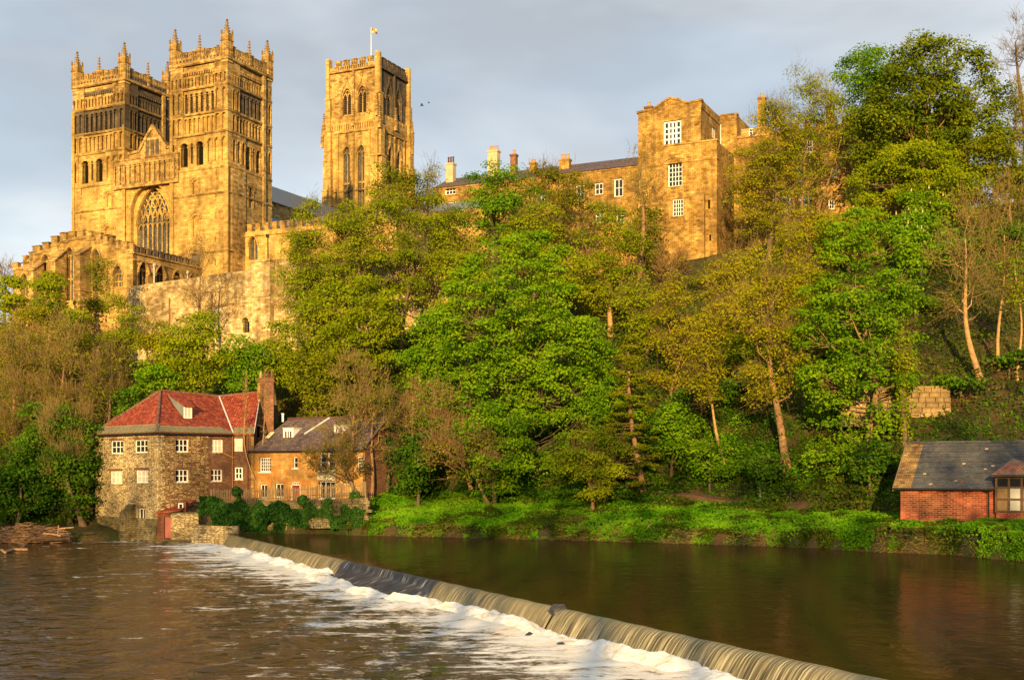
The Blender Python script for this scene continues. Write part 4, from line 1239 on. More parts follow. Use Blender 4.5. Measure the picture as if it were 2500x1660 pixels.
def water_mat(name, foam):
    t = mk(name)
    tc = nd(t, 'ShaderNodeTexCoord')
    ob = tc.outputs['Object']
    if foam:
        m1 = nd(t, 'ShaderNodeMapping', {'Vector': ob, 'Rotation': (0, 0, R(-14)), 'Scale': (0.75, 0.75, 1.0)})
        m2 = nd(t, 'ShaderNodeMapping', {'Vector': ob, 'Rotation': (0, 0, R(-10)), 'Scale': (2.1, 1.7, 1.0)})
    else:
        m1 = nd(t, 'ShaderNodeMapping', {'Vector': ob, 'Rotation': (0, 0, R(-6)), 'Scale': (0.7, 0.55, 1.0)})
        m2 = nd(t, 'ShaderNodeMapping', {'Vector': ob, 'Rotation': (0, 0, R(-8)), 'Scale': (2.0, 1.5, 1.0)})
    a = nd(t, 'ShaderNodeTexNoise', {'Vector': m1.outputs[0], 'Scale': 1.0, 'Detail': 3.0, 'Roughness': 0.5, 'Distortion': 0.6})
    b = nd(t, 'ShaderNodeTexNoise', {'Vector': m2.outputs[0], 'Scale': 1.0, 'Detail': 4.0, 'Roughness': 0.6, 'Distortion': 0.3})
    h = math_(t, 'ADD', math_(t, 'MULTIPLY', a.outputs['Fac'], 1.0), math_(t, 'MULTIPLY', b.outputs['Fac'], 0.32 if foam else 0.35))
    bp = nd(t, 'ShaderNodeBump', {'Height': h, 'Strength': 1.0, 'Distance': 0.34 if foam else 0.05})
    w = nd(t, 'ShaderNodeBsdfPrincipled', {'Base Color': (0.065, 0.034, 0.009, 1) if foam else (0.05, 0.026, 0.006, 1), 'Roughness': 0.03, 'Specular IOR Level': 0.36 if foam else 0.2, 'IOR': 1.33,
                                           'Normal': bp.outputs[0]})
    silt_reflection = nd(t, 'ShaderNodeBsdfDiffuse', {'Color': (0.075, 0.042, 0.014, 1) if foam else (0.040, 0.024, 0.008, 1)})  # brown silt, also painting in the dark reflection of shaded trees
    sh = nd(t, 'ShaderNodeMixShader', {0: 0.22 if foam else 0.48, 1: w.outputs[0], 2: silt_reflection.outputs[0]}).outputs[0]
    if foam:
        uv = nd(t, 'ShaderNodeSeparateXYZ', {0: tc.outputs['UV']})     # u along the weir, v away from it (metres)
        fm = nd(t, 'ShaderNodeMapping', {'Vector': ob, 'Rotation': (0, 0, R(-12)), 'Scale': (0.17, 0.5, 1.0)})
        f1 = nd(t, 'ShaderNodeTexNoise', {'Vector': fm.outputs[0], 'Scale': 1.0, 'Detail': 8.0, 'Roughness': 0.72, 'Distortion': 0.9})
        f2 = nd(t, 'ShaderNodeTexNoise', {'Vector': ob, 'Scale': 1.3, 'Detail': 5.0, 'Roughness': 0.75})
        f3 = nd(t, 'ShaderNodeTexNoise', {'Vector': ob, 'Scale': 0.09, 'Detail': 2.0})
        fv = math_(t, 'ADD', math_(t, 'MULTIPLY', f1.outputs['Fac'], 0.68), math_(t, 'MULTIPLY', f2.outputs['Fac'], 0.32))
        d = nd(t, 'ShaderNodeFloatCurve', {'Value': math_(t, 'DIVIDE', uv.outputs[1], 40.0, True)})
        cu = d.mapping.curves[0]
        pts = [(0.0, 0.28), (0.06, 0.375), (0.11, 0.445), (0.20, 0.525), (0.40, 0.585), (1.0, 0.64)]
        cu.points[0].location = pts[0]; cu.points[1].location = pts[-1]
        for p in pts[1:-1]:
            cu.points.new(*p)
        d.mapping.update()
        thr = math_(t, 'ADD', d.outputs[0], math_(t, 'MULTIPLY', math_(t, 'SUBTRACT', f3.outputs['Fac'], 0.5), -0.16))
        fac = math_(t, 'MULTIPLY', math_(t, 'SUBTRACT', fv, thr), 13.0, True)
        fc = ramp(t, f1.outputs['Fac'], [(0.35, (0.74, 0.64, 0.46)), (0.6, (0.90, 0.87, 0.80))])
        fbp = nd(t, 'ShaderNodeBump', {'Height': fv, 'Strength': 0.9, 'Distance': 0.5})
        fs = bsdf(t, fc, 0.7, 0.2, fbp.outputs[0])
        sh = nd(t, 'ShaderNodeMixShader', {0: fac, 1: sh, 2: fs}).outputs[0]
    out(t, sh)


water_mat('lower_water', True)
water_mat('upper_water', False)

t = mk('weir_water')                        # falling sheet: fine streaks down the face
tc = nd(t, 'ShaderNodeTexCoord')
mpn = nd(t, 'ShaderNodeMapping', {'Vector': tc.outputs['UV'], 'Scale': (11.0, 0.5, 1.0)})
s1 = nd(t, 'ShaderNodeTexNoise', {'Vector': mpn.outputs[0], 'Scale': 1.0, 'Detail': 3.0, 'Roughness': 0.6})
mpl = nd(t, 'ShaderNodeMapping', {'Vector': tc.outputs['UV'], 'Scale': (0.13, 0.3, 1.0)})
s2 = nd(t, 'ShaderNodeTexNoise', {'Vector': mpl.outputs[0], 'Scale': 1.0, 'Detail': 2.0})
c = ramp(t, s1.outputs['Fac'], [(0.34, (0.035, 0.028, 0.010)), (0.50, (0.17, 0.14, 0.055)), (0.70, (0.62, 0.55, 0.33))])
c = mixc(t, ramp(t, s2.outputs['Fac'], [(0.45, 0.0), (0.6, 0.45)]), c, (0.30, 0.25, 0.12))
bp = nd(t, 'ShaderNodeBump', {'Height': s1.outputs['Fac'], 'Strength': 0.8, 'Distance': 0.08})
out(t, bsdf(t, c, 0.22, 0.5, bp.outputs[0]))
t = mk('weir_dark')                         # thin film over dark stone
s1 = nd(t, 'ShaderNodeTexNoise', {'Vector': nd(t, 'ShaderNodeMapping', {'Vector': nd(t, 'ShaderNodeTexCoord').outputs['UV'], 'Scale': (6.0, 0.8, 1.0)}).outputs[0], 'Scale': 1.0, 'Detail': 4.0})
c = ramp(t, s1.outputs['Fac'], [(0.42, (0.012, 0.014, 0.018)), (0.60, (0.06, 0.065, 0.075)), (0.72, (0.5, 0.5, 0.48))])
bp = nd(t, 'ShaderNodeBump', {'Height': s1.outputs['Fac'], 'Strength': 0.6, 'Distance': 0.06})
out(t, bsdf(t, c, 0.42, 0.25, bp.outputs[0]))
t = mk('foam_white')
ob = nd(t, 'ShaderNodeTexCoord').outputs['Object']
s1 = nd(t, 'ShaderNodeTexNoise', {'Vector': ob, 'Scale': 1.6, 'Detail': 6.0, 'Roughness': 0.7})
c = ramp(t, s1.outputs['Fac'], [(0.32, (0.66, 0.55, 0.36)), (0.46, (0.88, 0.83, 0.72)), (0.6, (0.95, 0.94, 0.91))])
bp = nd(t, 'ShaderNodeBump', {'Height': s1.outputs['Fac'], 'Strength': 0.9, 'Distance': 0.3})
d = bsdf(t, c, 0.7, 0.2, bp.outputs[0])
out(t, d)


def wpt(u, o, z):
    p = W0 + WD * u + WN * o
    return (p.x, p.y, z)


def wav(x, y, s):
    return (np.sin(x * 0.9 + y * 0.5 + s) + np.sin(x * 1.7 - y * 1.1 + 2 * s) * 0.6 + np.sin(x * 0.4 + y * 2.1 - s) * 0.7 + np.sin(x * 3.1 + y * 2.7) * 0.35) / 2.6


# lower river: grid laid out along the weir (u) and away from it (v)
us = np.concatenate([np.arange(-30, WL + 40, 0.9)])
vs = np.concatenate([np.arange(0.7, 14, 0.45), np.arange(14, 60, 1.0), np.linspace(61, 260, 50)])
UU, VV = np.meshgrid(us, vs)
PX = W0.x + WD.x * UU + WN.x * VV
PY = W0.y + WD.y * UU + WN.y * VV
PZ = 0.06 * wav(PX, PY, 0.3) + 0.16 * np.exp(-((VV - 2.2) / 2.0) ** 2) * (0.5 + wav(PX * 1.6, PY * 1.6, 1.1)) + 0.05 * np.exp(-VV / 12) * wav(PX * 2.3, PY * 2.3, 2.0)
idx = np.arange(UU.size).reshape(UU.shape)
q = np.stack([idx[:-1, :-1], idx[:-1, 1:], idx[1:, 1:], idx[1:, :-1]], -1).reshape(-1, 4)
tag(link('river', np_mesh('river', np.stack([PX, PY, PZ], -1).reshape(-1, 3), q, 'lower_water', smooth=True, uv=np.stack([UU.ravel(), VV.ravel()], -1))),
    'rippled brown river below the weir with foam streaks', kind='structure')
# upper pool
vs2 = np.concatenate([np.array([0.0, 0.25, 0.6, 1.2, 2.0, 3.5]), np.linspace(5, 130, 60)])
us2 = np.linspace(-45, WL + 60, 130)
UU, VV = np.meshgrid(us2, vs2)
PX = W0.x + WD.x * UU - WN.x * VV
PY = W0.y + WD.y * UU - WN.y * VV
PZ = 1.10 - 0.07 * np.exp(-VV / 0.7) + 0.006 * wav(PX, PY, 0.9)
idx = np.arange(UU.size).reshape(UU.shape)
q = np.stack([idx[:-1, :-1], idx[1:, :-1], idx[1:, 1:], idx[:-1, 1:]], -1).reshape(-1, 4)
tag(link('river_pool', np_mesh('river_pool', np.stack([PX, PY, PZ], -1).reshape(-1, 3), q, 'upper_water', smooth=True)), 'smooth dark brown river above the weir', kind='structure')

# the weir: a real curved sill, in lengths
weir = thing('weir', 'long diagonal stone weir with a thin sheet of water pouring over it', 'weir', (W0.x, W0.y, 0))
lengths = [(-1.5, 10.5, 'weir_water', 0), (10.5, 35.5, 'weir_water', 0), (35.5, 53.0, 'weir_dark', 1), (53.0, 67.42, 'weir_water', 0), (67.58, WL + 3, 'weir_water', 0)]
prof0 = [(-0.05, 1.055), (0.1, 1.045), (0.24, 0.985), (0.40, 0.86), (0.56, 0.66), (0.72, 0.42), (0.86, 0.2), (1.0, -0.05), (1.3, -0.3)]
prof1 = [(-0.05, 1.055), (0.08, 1.045), (0.16, 0.97), (0.24, 0.80), (0.34, 0.62), (1.1, 0.42), (1.7, 0.22), (2.3, -0.05), (2.6, -0.3)]
rng = np.random.default_rng(3)
for u0, u1, mt, kind in lengths:
    pr = prof1 if kind else prof0
    nu = int((u1 - u0) / 0.3)
    uu = np.linspace(u0, u1, nu)
    jit = np.cumsum(rng.normal(0, 0.02, nu)); jit -= np.linspace(jit[0], jit[-1], nu)
    verts, uvs = [], []
    d = 0
    tap = np.clip(np.minimum((uu - u0) / 2.5, (u1 - uu) / 4.0), 0, 1) if kind else np.zeros(nu)
    for k in range(len(pr)):
        if k:
            d += math.hypot(pr[k][0] - pr[k - 1][0], pr[k][1] - pr[k - 1][1])
        for i, u in enumerate(uu):
            o_ = prof0[k][0] * (1 - tap[i]) + prof1[k][0] * tap[i]
            z_ = prof0[k][1] * (1 - tap[i]) + prof1[k][1] * tap[i]
            wob = 0.5 * jit[i] + 0.03 * math.sin(u * 5.1) + 0.05 * math.sin(u * 1.3) * math.sin(u * 0.37 + 1)
            verts.append(wpt(u, o_ + wob * min(1, k * 0.4) * (1 - 0.7 * tap[i]), z_ + 0.012 * math.sin(u * 2.3) + (0.04 * math.sin(u * 1.9 + k) if kind and k > 4 else 0)))
            uvs.append((u, d))
    idx = np.arange(len(verts)).reshape(len(pr), nu)
    q = np.stack([idx[:-1, :-1], idx[1:, :-1], idx[1:, 1:], idx[:-1, 1:]], -1).reshape(-1, 4)
    vv = np.array(verts) - np.array(BASE[weir.name])
    link('water_sheet', np_mesh('water_sheet', vv, q, mt, smooth=True, uv=np.array(uvs)), weir)
m = MB()
m.hexa([wpt(-1.5, -0.8, -1.5), wpt(WL + 3, -0.8, -1.5), wpt(WL + 3, -0.1, -1.5), wpt(-1.5, -0.1, -1.5), wpt(-1.5, -0.8, 0.9), wpt(WL + 3, -0.8, 0.9), wpt(WL + 3, -0.1, 0.93), wpt(-1.5, -0.1, 0.93)])
m.build('sill', 'mossy_wall', weir)
# dark boulder lodged on the crest and stones at the foot
def rock(name, c, r, mat, par=None, sq=(1, 1, 0.7), seed=0):
    rg = np.random.default_rng(seed)
    m = MB()
    n, k = 9, 6
    ring = []
    for j in range(k + 1):
        th = math.pi * j / k
        row = []
        for i in range(n):
            ph = 2 * math.pi * i / n
            rr_ = r * (1 + rg.uniform(-0.22, 0.22))
            row.append((c[0] + rr_ * sq[0] * math.sin(th) * math.cos(ph), c[1] + rr_ * sq[1] * math.sin(th) * math.sin(ph), c[2] + rr_ * sq[2] * math.cos(th)))
        ring.append(row)
    for j in range(k):
        for i in range(n):
            m.poly(ring[j][i], ring[j][(i + 1) % n], ring[j + 1][(i + 1) % n], ring[j + 1][i])
    return m.build(name, mat, par, None if par is not None else c)


plain('wet_stone', (0.035, 0.036, 0.040), 0.35, 0.4, 0.4, 3.0)
for u, o_, z_, r, lab in ((67.5, 0.15, 0.92, 0.42, 'dark wet boulder lodged on the crest of the weir'), (68.6, 2.1, 0.02, 0.26, 'small black stone breaking the foam below the boulder'),
                          (82.5, 1.7, 0.0, 0.24, 'black wet stone at the foot of the near end of the weir'), (71.5, 2.1, 0.0, 0.22, 'little black stone in the churning foam, farther along the weir')):
    tag(rock('rock', wpt(u, o_, z_), r, 'wet_stone', None, (1.1, 0.8, 0.75), int(u)), lab, 'rock', 'stones at the weir')
# churned foam heaped along the foot of the fall
fu = np.arange(-1.0, WL + 3, 0.14)
fo = np.linspace(0.75, 3.4, 26)
UU, OO = np.meshgrid(fu, fo)
edge = 1.4 * np.clip((UU - 35.0) / 1.5, 0, 1) * np.clip((54.5 - UU) / 2.5, 0, 1) + 0.5 * (vnoise(UU * 0.4, UU * 0 + 7, 8) - 0.5)
O2 = OO + edge
X_ = W0.x + WD.x * UU + WN.x * O2
Y_ = W0.y + WD.y * UU + WN.y * O2
rg = np.random.default_rng(11)


nz = vnoise(UU * 0.5, OO * 0.9, 1) * 0.5 + vnoise(UU * 1.5, OO * 2.0, 2) * 0.3 + vnoise(UU * 4, OO * 4.5, 3) * 0.25
env = np.exp(-((OO - 1.25) / 0.9) ** 2)
Z_ = -0.30 + env * (0.28 + 0.55 * nz) + 0.12 * nz - 0.22 * np.clip(OO - 1.9, 0, 9)
Z_ -= np.where(UU < 8, 0.06, 0)
idx = np.arange(UU.size).reshape(UU.shape)
q = np.stack([idx[:-1, :-1], idx[:-1, 1:], idx[1:, 1:], idx[1:, :-1]], -1).reshape(-1, 4)
fo_ = tag(link('foam', np_mesh('foam', np.stack([X_, Y_, Z_], -1).reshape(-1, 3), q, 'foam_white', smooth=True)), 'white churning foam along the foot of the weir', kind='stuff')
# ------------------------------------------------------------------ terrace wall and monastic ranges
def zc(x, y): return 1040 + x / 2.9525, 220 + y / 2.9525
def zr(x, y): return 1800 + x / 3.136, 40 + y / 3.136
def zm(x, y): return 200 + x / 3.374, 900 + y / 3.374


def frame2(p0, p1):
    d = Vector((p1[0] - p0[0], p1[1] - p0[1], 0)).normalized()
    n = Vector((d.y, -d.x, 0))
    return Frame(p0, d, n), math.hypot(p1[0] - p0[0], p1[1] - p0[1])


tw_ = thing('terrace_wall', 'high pale sunlit retaining wall below the cathedral towers', 'wall', (-45, 165, 24))
F1, L1 = frame2((-54.2, 171.4), (-33.6, 160.6))
a_w, z_w = F1.hit(601, 812)
_, z_w1 = F1.hit(601, 786)
m = MB().plate(F1, 0, L1, 18, 33.2, [op(a_w, z_w, 1.1, z_w1, 'round')], 0.0, 1.2, 0.2)
m.hexa([F1.p(0, -1.0, 33.2), F1.p(L1, -1.0, 33.2), F1.p(L1, 0, 33.2), F1.p(0, 0, 33.2), F1.p(0, -1.0, 33.3), F1.p(L1, -1.0, 34.3), F1.p(L1, 0, 34.0), F1.p(0, 0, 33.25)])
m.box(F1, 2, L1 - 0.3, 0, 0.12, 29.6, 29.8)
m.build('wall', 'terrace_stone', tw_)
g = MB()
g.box(F1, a_w - 0.55, a_w + 0.55, -1.1, -0.95, z_w, z_w1 + 0.6)
g.build('niche_shade', 'void', tw_)  # black sheet, the niche's shade put into colour
g = MB()
for k in range(5):
    x = a_w - 0.44 + k * 0.22
    g.cyl(F1.p(x, -0.3, 0), z_w, z_w1 + 0.5, 0.025, n=5)
for k in range(4):
    g.box(F1, a_w - 0.5, a_w + 0.5, -0.32, -0.28, z_w + 0.3 + k * 0.4, z_w + 0.34 + k * 0.4)
g.build('grille', 'black_iron', tw_)
F2, L2 = frame2((-33.9, 160.2), (-31.2, 158.6))
m = MB().box(F2, 0, L2, -2.5, 0.7, 18, 34.6)
m.box(F2, -0.1, L2 + 0.1, -2.5, 0.85, 34.6, 34.85).box(F2, -0.02, L2 + 0.02, 0.7, 0.85, 30.0, 30.25)
m.build('buttress', 'terrace_stone', tw_)
F3, L3 = frame2((-31.2, 158.9), (-4.0, 156.0))
aw3, zw3 = F3.hit(826, 716); _, zw4 = F3.hit(826, 698)
m = MB().plate(F3, 0, L3, 18, 35.0, [op(aw3, zw3, 0.6, zw4, 'round')], 0.0, 1.2, 0.2)
for k, z in enumerate((22.5, 24.6, 26.7, 28.8, 30.9, 33.0)):
    m.box(F3, 0.0, 9.0, 0, 0.36 - k * 0.05, z - 1.9, z)
for a in (5.5, 9.3, 14.5):
    m.box(F3, a, a + 1.1, 0, 0.7, 18, 33.4 - 0.1 * a)
m.build('wall', 'terrace_stone', tw_)
MB().box(F3, aw3 - 0.35, aw3 + 0.35, -1.0, -0.6, zw3, zw4 + 0.4).build('niche_shade', 'void', tw_)  # again a black sheet for the shade in the opening
for px, y0, y1 in ((415, 728, 795), (518, 715, 778)):
    a, za_ = F1.hit(px, y1); _, zb_ = F1.hit(px, y0)
    MB().cyl(F1.p(a, 0.12, 0), za_, zb_, 0.11, n=6).build('downpipe', 'rust_pipe', tw_)
# tufts growing out of the wall
# dormitory range south of the towers
FD = Frame(CO + V * 4.1, U, -V)
dorm = thing('dormitory_range', 'long golden battlemented range running from the near tower behind the trees', 'building', (FD.p(20, 0, 32)))
wl = []
for px, y0, y1, w in ((618, 634, 578, 1.7), (726, 640, 570, 2.0), (860, 640, 575, 1.8), (990, 640, 580, 1.8)):
    a, z0 = FD.hit(px, y0); _, z1 = FD.hit(px, y1)
    wl.append(op(a, z0, w, z1 - 0.8 * w, 'pointed', 0.9))
m = MB().plate(FD, 0, 44, 28, 44.0, wl, 0.0, 0.8, 0.2)
m.box(FD, 0, 44, -12, -1.0, 28, 44.2).box(FD, 0, 44, 0, 0.25, 43.2, 43.5).box(FD, 0, 44, 0, 0.2, 36.4, 36.6)
for a in (8.0, 15.2, 22.4):
    m.box(FD, a, a + 1.0, 0, 0.8, 28, 40.5)
m.build('wall', 'sandstone', dorm)
for q in wl:
    g = MB(); tr = MB()
    c = (q['a0'] + q['a1']) / 2
    g.box(FD, q['a0'], q['a1'], -0.75, -0.68, q['z0'], q['zs'] + 1.3)
    tr.box(FD, c - 0.07, c + 0.07, -0.6, -0.4, q['z0'], q['zs'] + 1.0)
    g.build('window_glass', 'leaded_glass', dorm)
    tr.build('mullion', 'sandstone', dorm)
for i in range(16):
    a = 0.5 + i * 1.55
    MB().box(FD, a, a + 0.85, -0.5, 0.0, 44.0, 45.0).box(FD, a - 0.06, a + 0.91, -0.55, 0.06, 45.0, 45.12).build('merlon', 'college_stone', dorm)
a, _ = FD.hit(655, 600)
MB().cyl(FD.p(a, 0.15, 0), 30, 43.0, 0.1, n=6).box(FD, a - 0.2, a + 0.2, 0, 0.35, 42.8, 43.3).build('downpipe', 'black_iron', dorm)
m = MB()
m.prism([FD.p(0.5, -0.6, 44.2), FD.p(0.5, -11.5, 44.2), FD.p(0.5, -6.0, 46.6)], U * 43)
m.build('roof', 'lead_roof', dorm)


def chimney(par, X, Y, z0, z1, w, d, mat, pots, potmat='clay_pot', pot_h=0.8, F=None):
    Fz = Frame((X, Y), U, -V)
    m = MB().box(Fz, -w / 2, w / 2, -d / 2, d / 2, z0, z1 - 0.25)
    m.box(Fz, -w / 2 - 0.1, w / 2 + 0.1, -d / 2 - 0.1, d / 2 + 0.1, z1 - 0.25, z1)
    c = m.build('chimney', mat, par)
    for i in range(pots):
        a = -w / 2 + w * (i + 0.5) / pots
        q = Fz.p(a, 0, 0)
        MB().cyl(q, z1, z1 + pot_h, min(0.2, w / pots * 0.36), min(0.17, w / pots * 0.3), n=8).cyl(q, z1 + pot_h, z1 + pot_h + 0.1, min(0.23, w / pots * 0.4), n=8).build('chimney_pot', potmat, c)
    return c


def rect_windows(F, spec, zf):
    """(x, y top, y bottom, width px, cols, rows) read off a crop -> openings and frames"""
    res = []
    for x, y0, y1, w, c, r in spec:
        a, zt = F.hit(*zf(x, y0)); _, zb = F.hit(*zf(x, y1))
        a0, _ = F.hit(*zf(x - w / 2, y1)); a1, _ = F.hit(*zf(x + w / 2, y1))
        res.append(((a0 + a1) / 2, zb, a1 - a0, zt - zb, c, r))
    return res


# long college range
E = Vector((17.4, 166.4, 0))
FK = Frame(E - U * 32, U, -V)
rng_ = thing('college_range', 'long low stone range with chimneys and white sash windows behind the trees', 'building', FK.p(16, 0, 31))
ws = rect_windows(FK, [(175, 695, 755, 80, 3, 2), (180, 805, 920, 75, 2, 2), (175, 1010, 1115, 75, 2, 2), (385, 800, 860, 45, 2, 2), (400, 980, 1070, 60, 2, 2), (735, 965, 1020, 60, 2, 2), (830, 735, 810, 52, 2, 2),
                       (840, 980, 1045, 48, 2, 2), (1110, 685, 800, 62, 2, 2), (1245, 668, 755, 62, 2, 2), (1387, 637, 770, 66, 2, 2), (600, 790, 860, 55, 2, 2), (1250, 860, 960, 60, 2, 2), (1400, 850, 960, 60, 2, 2)], zc)
zt_k = FK.hit(*zc(1400, 560))[1]
m = MB().plate(FK, 0, 32, 24, zt_k, [op(a, z, w, z + h) for a, z, w, h, c, r in ws], 0.0, 0.35)
m.box(FK, 0, 32, -9.5, -0.349, 24, zt_k).box(FK, -0.1, 32, 0, 0.16, zt_k - 0.25, zt_k - 0.002)
m.build('wall', 'college_stone', rng_)
m = MB()
m.prism([FK.p(-0.2, 0.35, zt_k), FK.p(-0.2, -10, zt_k), FK.p(-0.2, -4.8, zt_k + 2.5)], U * 32.1)
m.build('roof', 'purple_slate', rng_)
for a, z, w, h, c, r in ws:
    window(rng_, FK, a, z, w, h, c, r, o=-0.24, fr=0.16, bar=0.09, sill=0.12, sillmat='college_stone')
for px, y0, y1, w, d, mat, pots, pm, ph in ((1101, 427, 400, 1.2, 1.0, 'render_buff', 3, 'dark_pot', 0.9), (1206, 415, 369, 1.55, 1.0, 'render_buff', 4, 'clay_pot', 0.65), (1255, 415, 378, 0.85, 0.8, 'dark_brick', 1, 'clay_pot', 0.6),
                                            (1302, 420, 398, 0.9, 0.8, 'college_stone', 2, 'clay_pot', 0.4), (1380, 412, 390, 1.5, 0.9, 'college_stone', 3, 'clay_pot', 0.7)):
    a, _ = FK.hit(px, y0, -3.0)
    p = FK.p(a, -3.0, 0)
    chimney(rng_, p[0], p[1], zt_k, CZ + (HOR - y1) / FPX * p[1], w, d, mat, pots, pm, ph)

# tall gabled block
NC = Vector((24.9, 160.0, 0))
HW = 8.7
FH = Frame(NC - U * HW, U, -V)
FHS = Frame(NC, V, U)
blk = thing('gabled_block', 'tall sunlit stone block with a shaped gable and big white windows', 'building', FH.p(4, 0, 31))
zlow = FH.hit(*zc(1985, 378))[1]
tops = [FH.hit(*zc(x, y)) for x, y in ((1532, 168), (1640, 145), (1700, 100), (1762, 62), (1820, 75), (1885, 100), (1975, 78))]
ztop = min(z for _, z in tops) - 0.05
wu = rect_windows(FH, [(1775, 222, 402, 128, 4, 4)], zc)
m = MB().plate(FH, 0, HW, 22, ztop, [op(a, z, w, z + h) for a, z, w, h, c, r in wu], 0.0, 0.4)
prev = (0.0, tops[0][1])
tops2 = [(0.0, tops[0][1])] + tops[1:-1] + [(HW, tops[-1][1])]
m.prism([FH.p(0, 0, ztop)] + [FH.p(HW, 0, ztop)] + [FH.p(a, 0, z) for a, z in tops2[::-1]], V * 0.5)
m.sweep(FH, [(-0.2, tops2[0][1] + 0.1)] + [(a, z + 0.1) for a, z in tops2[1:-1]] + [(HW + 0.2, tops2[-1][1] + 0.1)], -0.6, 0.15, 0.26)
a_, z_, w_, h_, _, _ = wu[0]
m.sweep(FH, arch({'a0': a_ - 1.7, 'a1': a_ + 1.7, 'z0': 0, 'zs': z_ + h_ + 0.6, 'head': 'round'}, 5)[2:-2], -0.02, 0.07, 0.25)
m.build('wall', 'college_stone', blk)
SL = 9.5
wsd = rect_windows(FHS, [(2072, 270, 350, 26, 2, 3)], zc)
m = MB().plate(FHS, 0.4, SL, zlow - 6, FHS.hit(*zc(2110, 188))[1], [op(a, z, w, z + h) for a, z, w, h, c, r in wsd], 0.0, 0.4)
m.box(FHS, 0.55, SL, -HW + 0.3, -0.42, 22, ztop - 0.3)
m.hexa([FHS.p(0.02, -0.5, ztop - 0.3), FHS.p(SL, -0.5, ztop - 0.3), FHS.p(SL, 0.1, ztop - 0.3), FHS.p(0.02, 0.1, ztop - 0.3),
        FHS.p(0.02, -0.5, tops2[-1][1]), FHS.p(SL, -0.5, tops2[-1][1] - 0.4), FHS.p(SL, 0.1, tops2[-1][1] - 0.4), FHS.p(0.02, 0.1, tops2[-1][1])])
m.build('side_wall', 'college_stone', blk)
for a, z, w, h, c, r in wu:
    window(blk, FH, a, z, w, h, c, r, o=-0.22, fr=0.22, bar=0.26, sill=0.15, sillmat='college_stone')
for a, z, w, h, c, r in wsd:
    window(blk, FHS, a, z, w, h, c, r, o=-0.12, fr=0.12, bar=0.07)
# wider lower stage standing forward
PJ = 0.9
a0 = FH.hit(*zc(1712, 700), PJ)[0]; a1 = FH.hit(*zc(2096, 500), PJ)[0]
wm = rect_windows(FH.off(0, PJ), [(1795, 517, 695, 104, 4, 5), (1815, 783, 910, 80, 4, 4)], zc)
FHP = FH.off(0, PJ)
nar = [FHP.hit(*zc(2040, 830)), FHP.hit(*zc(2048, 1065))]
ops = [op(a, z, w, z + h) for a, z, w, h, c, r in wm] + [op(nar[0][0], nar[0][1] - 0.5, 0.32, nar[0][1] + 0.5, 'round'), op(nar[1][0], nar[1][1] - 0.4, 0.3, nar[1][1] + 0.4)]
m = MB().plate(FHP, a0, a1, 22, zlow - 0.2, ops, 0.0, 0.5)
m.box(FHP, a0, a1, -8.5, -0.502, 22, zlow - 0.25)
m.box(FHP, a0 - 0.08, a1 + 0.12, -1.0, 0.12, zlow - 0.25, zlow)
zl2 = FHP.hit(*zc(2090, 490))[1]
m.box(FHP, a0 - 0.04, a1 + 0.1, -1.0, 0.1, zl2 - 0.12, zl2 + 0.08)
a_, z_, w_, h_, _, _ = wm[0]
m.sweep(FHP, [(a_ - w_ * 0.68, z_ + h_ + 0.25), (a_ - w_ * 0.4, z_ + h_ + 0.5), (a_, z_ + h_ + 0.58), (a_ + w_ * 0.4, z_ + h_ + 0.5), (a_ + w_ * 0.68, z_ + h_ + 0.25)], -0.02, 0.16, 0.22)
m.build('wall', 'college_stone', blk)
for k in (0, 1):
    MB().box(FHP, nar[k][0] - 0.2, nar[k][0] + 0.2, -0.5, -0.3, nar[k][1] - 0.5, nar[k][1] + 0.7).build('slit_shade', 'void', blk)  # black strips painting the dark inside the narrow windows
for a, z, w, h, c, r in wm:
    window(blk, FHP, a, z, w, h, c, r, o=-0.28, fr=0.14, bar=0.09, sill=0.12, sillmat='college_stone')
zl3 = FHP.hit(*zc(1900, 770), 0.6)[1]
b0, b1 = FHP.hit(*zc(1860, 900), 0.6)[0], FHP.hit(*zc(2004, 900), 0.6)[0]
m = MB().box(FHP, b0, b1, 0, 0.6, 22, zl3)
m.hexa([FHP.p(b0, 0, zl3), FHP.p(b1, 0, zl3), FHP.p(b1, 0.6, zl3), FHP.p(b0, 0.6, zl3), FHP.p(b0, 0, zl3 + 0.5), FHP.p(b1, 0, zl3 + 0.5), FHP.p(b1, 0.02, zl3 + 0.48), FHP.p(b0, 0.02, zl3 + 0.48)])
m.box(FHP, a0 + 0.2, b0, 0, 0.3, 22, FHP.hit(*zc(1800, 970))[1])
m.build('buttress', 'college_stone', blk)
MB().box(FH, 0.3, HW - 0.3, -SL, -0.5, ztop - 0.4, ztop - 0.2).build('roof', 'lead_roof', blk)
p = FH.p(1.2, -1.0, 0)
chimney(blk, p[0], p[1], ztop - 0.5, CZ + (HOR - 262) / FPX * p[1], 1.0, 0.8, 'dark_brick', 1, 'clay_pot', 0.6)
MB().cyl(FHS.p(SL - 0.3, 0.12, 0), zlow - 4, FHS.hit(*zc(2122, 255))[1], 0.09, n=6).build('downpipe', 'lead_flashing', blk)

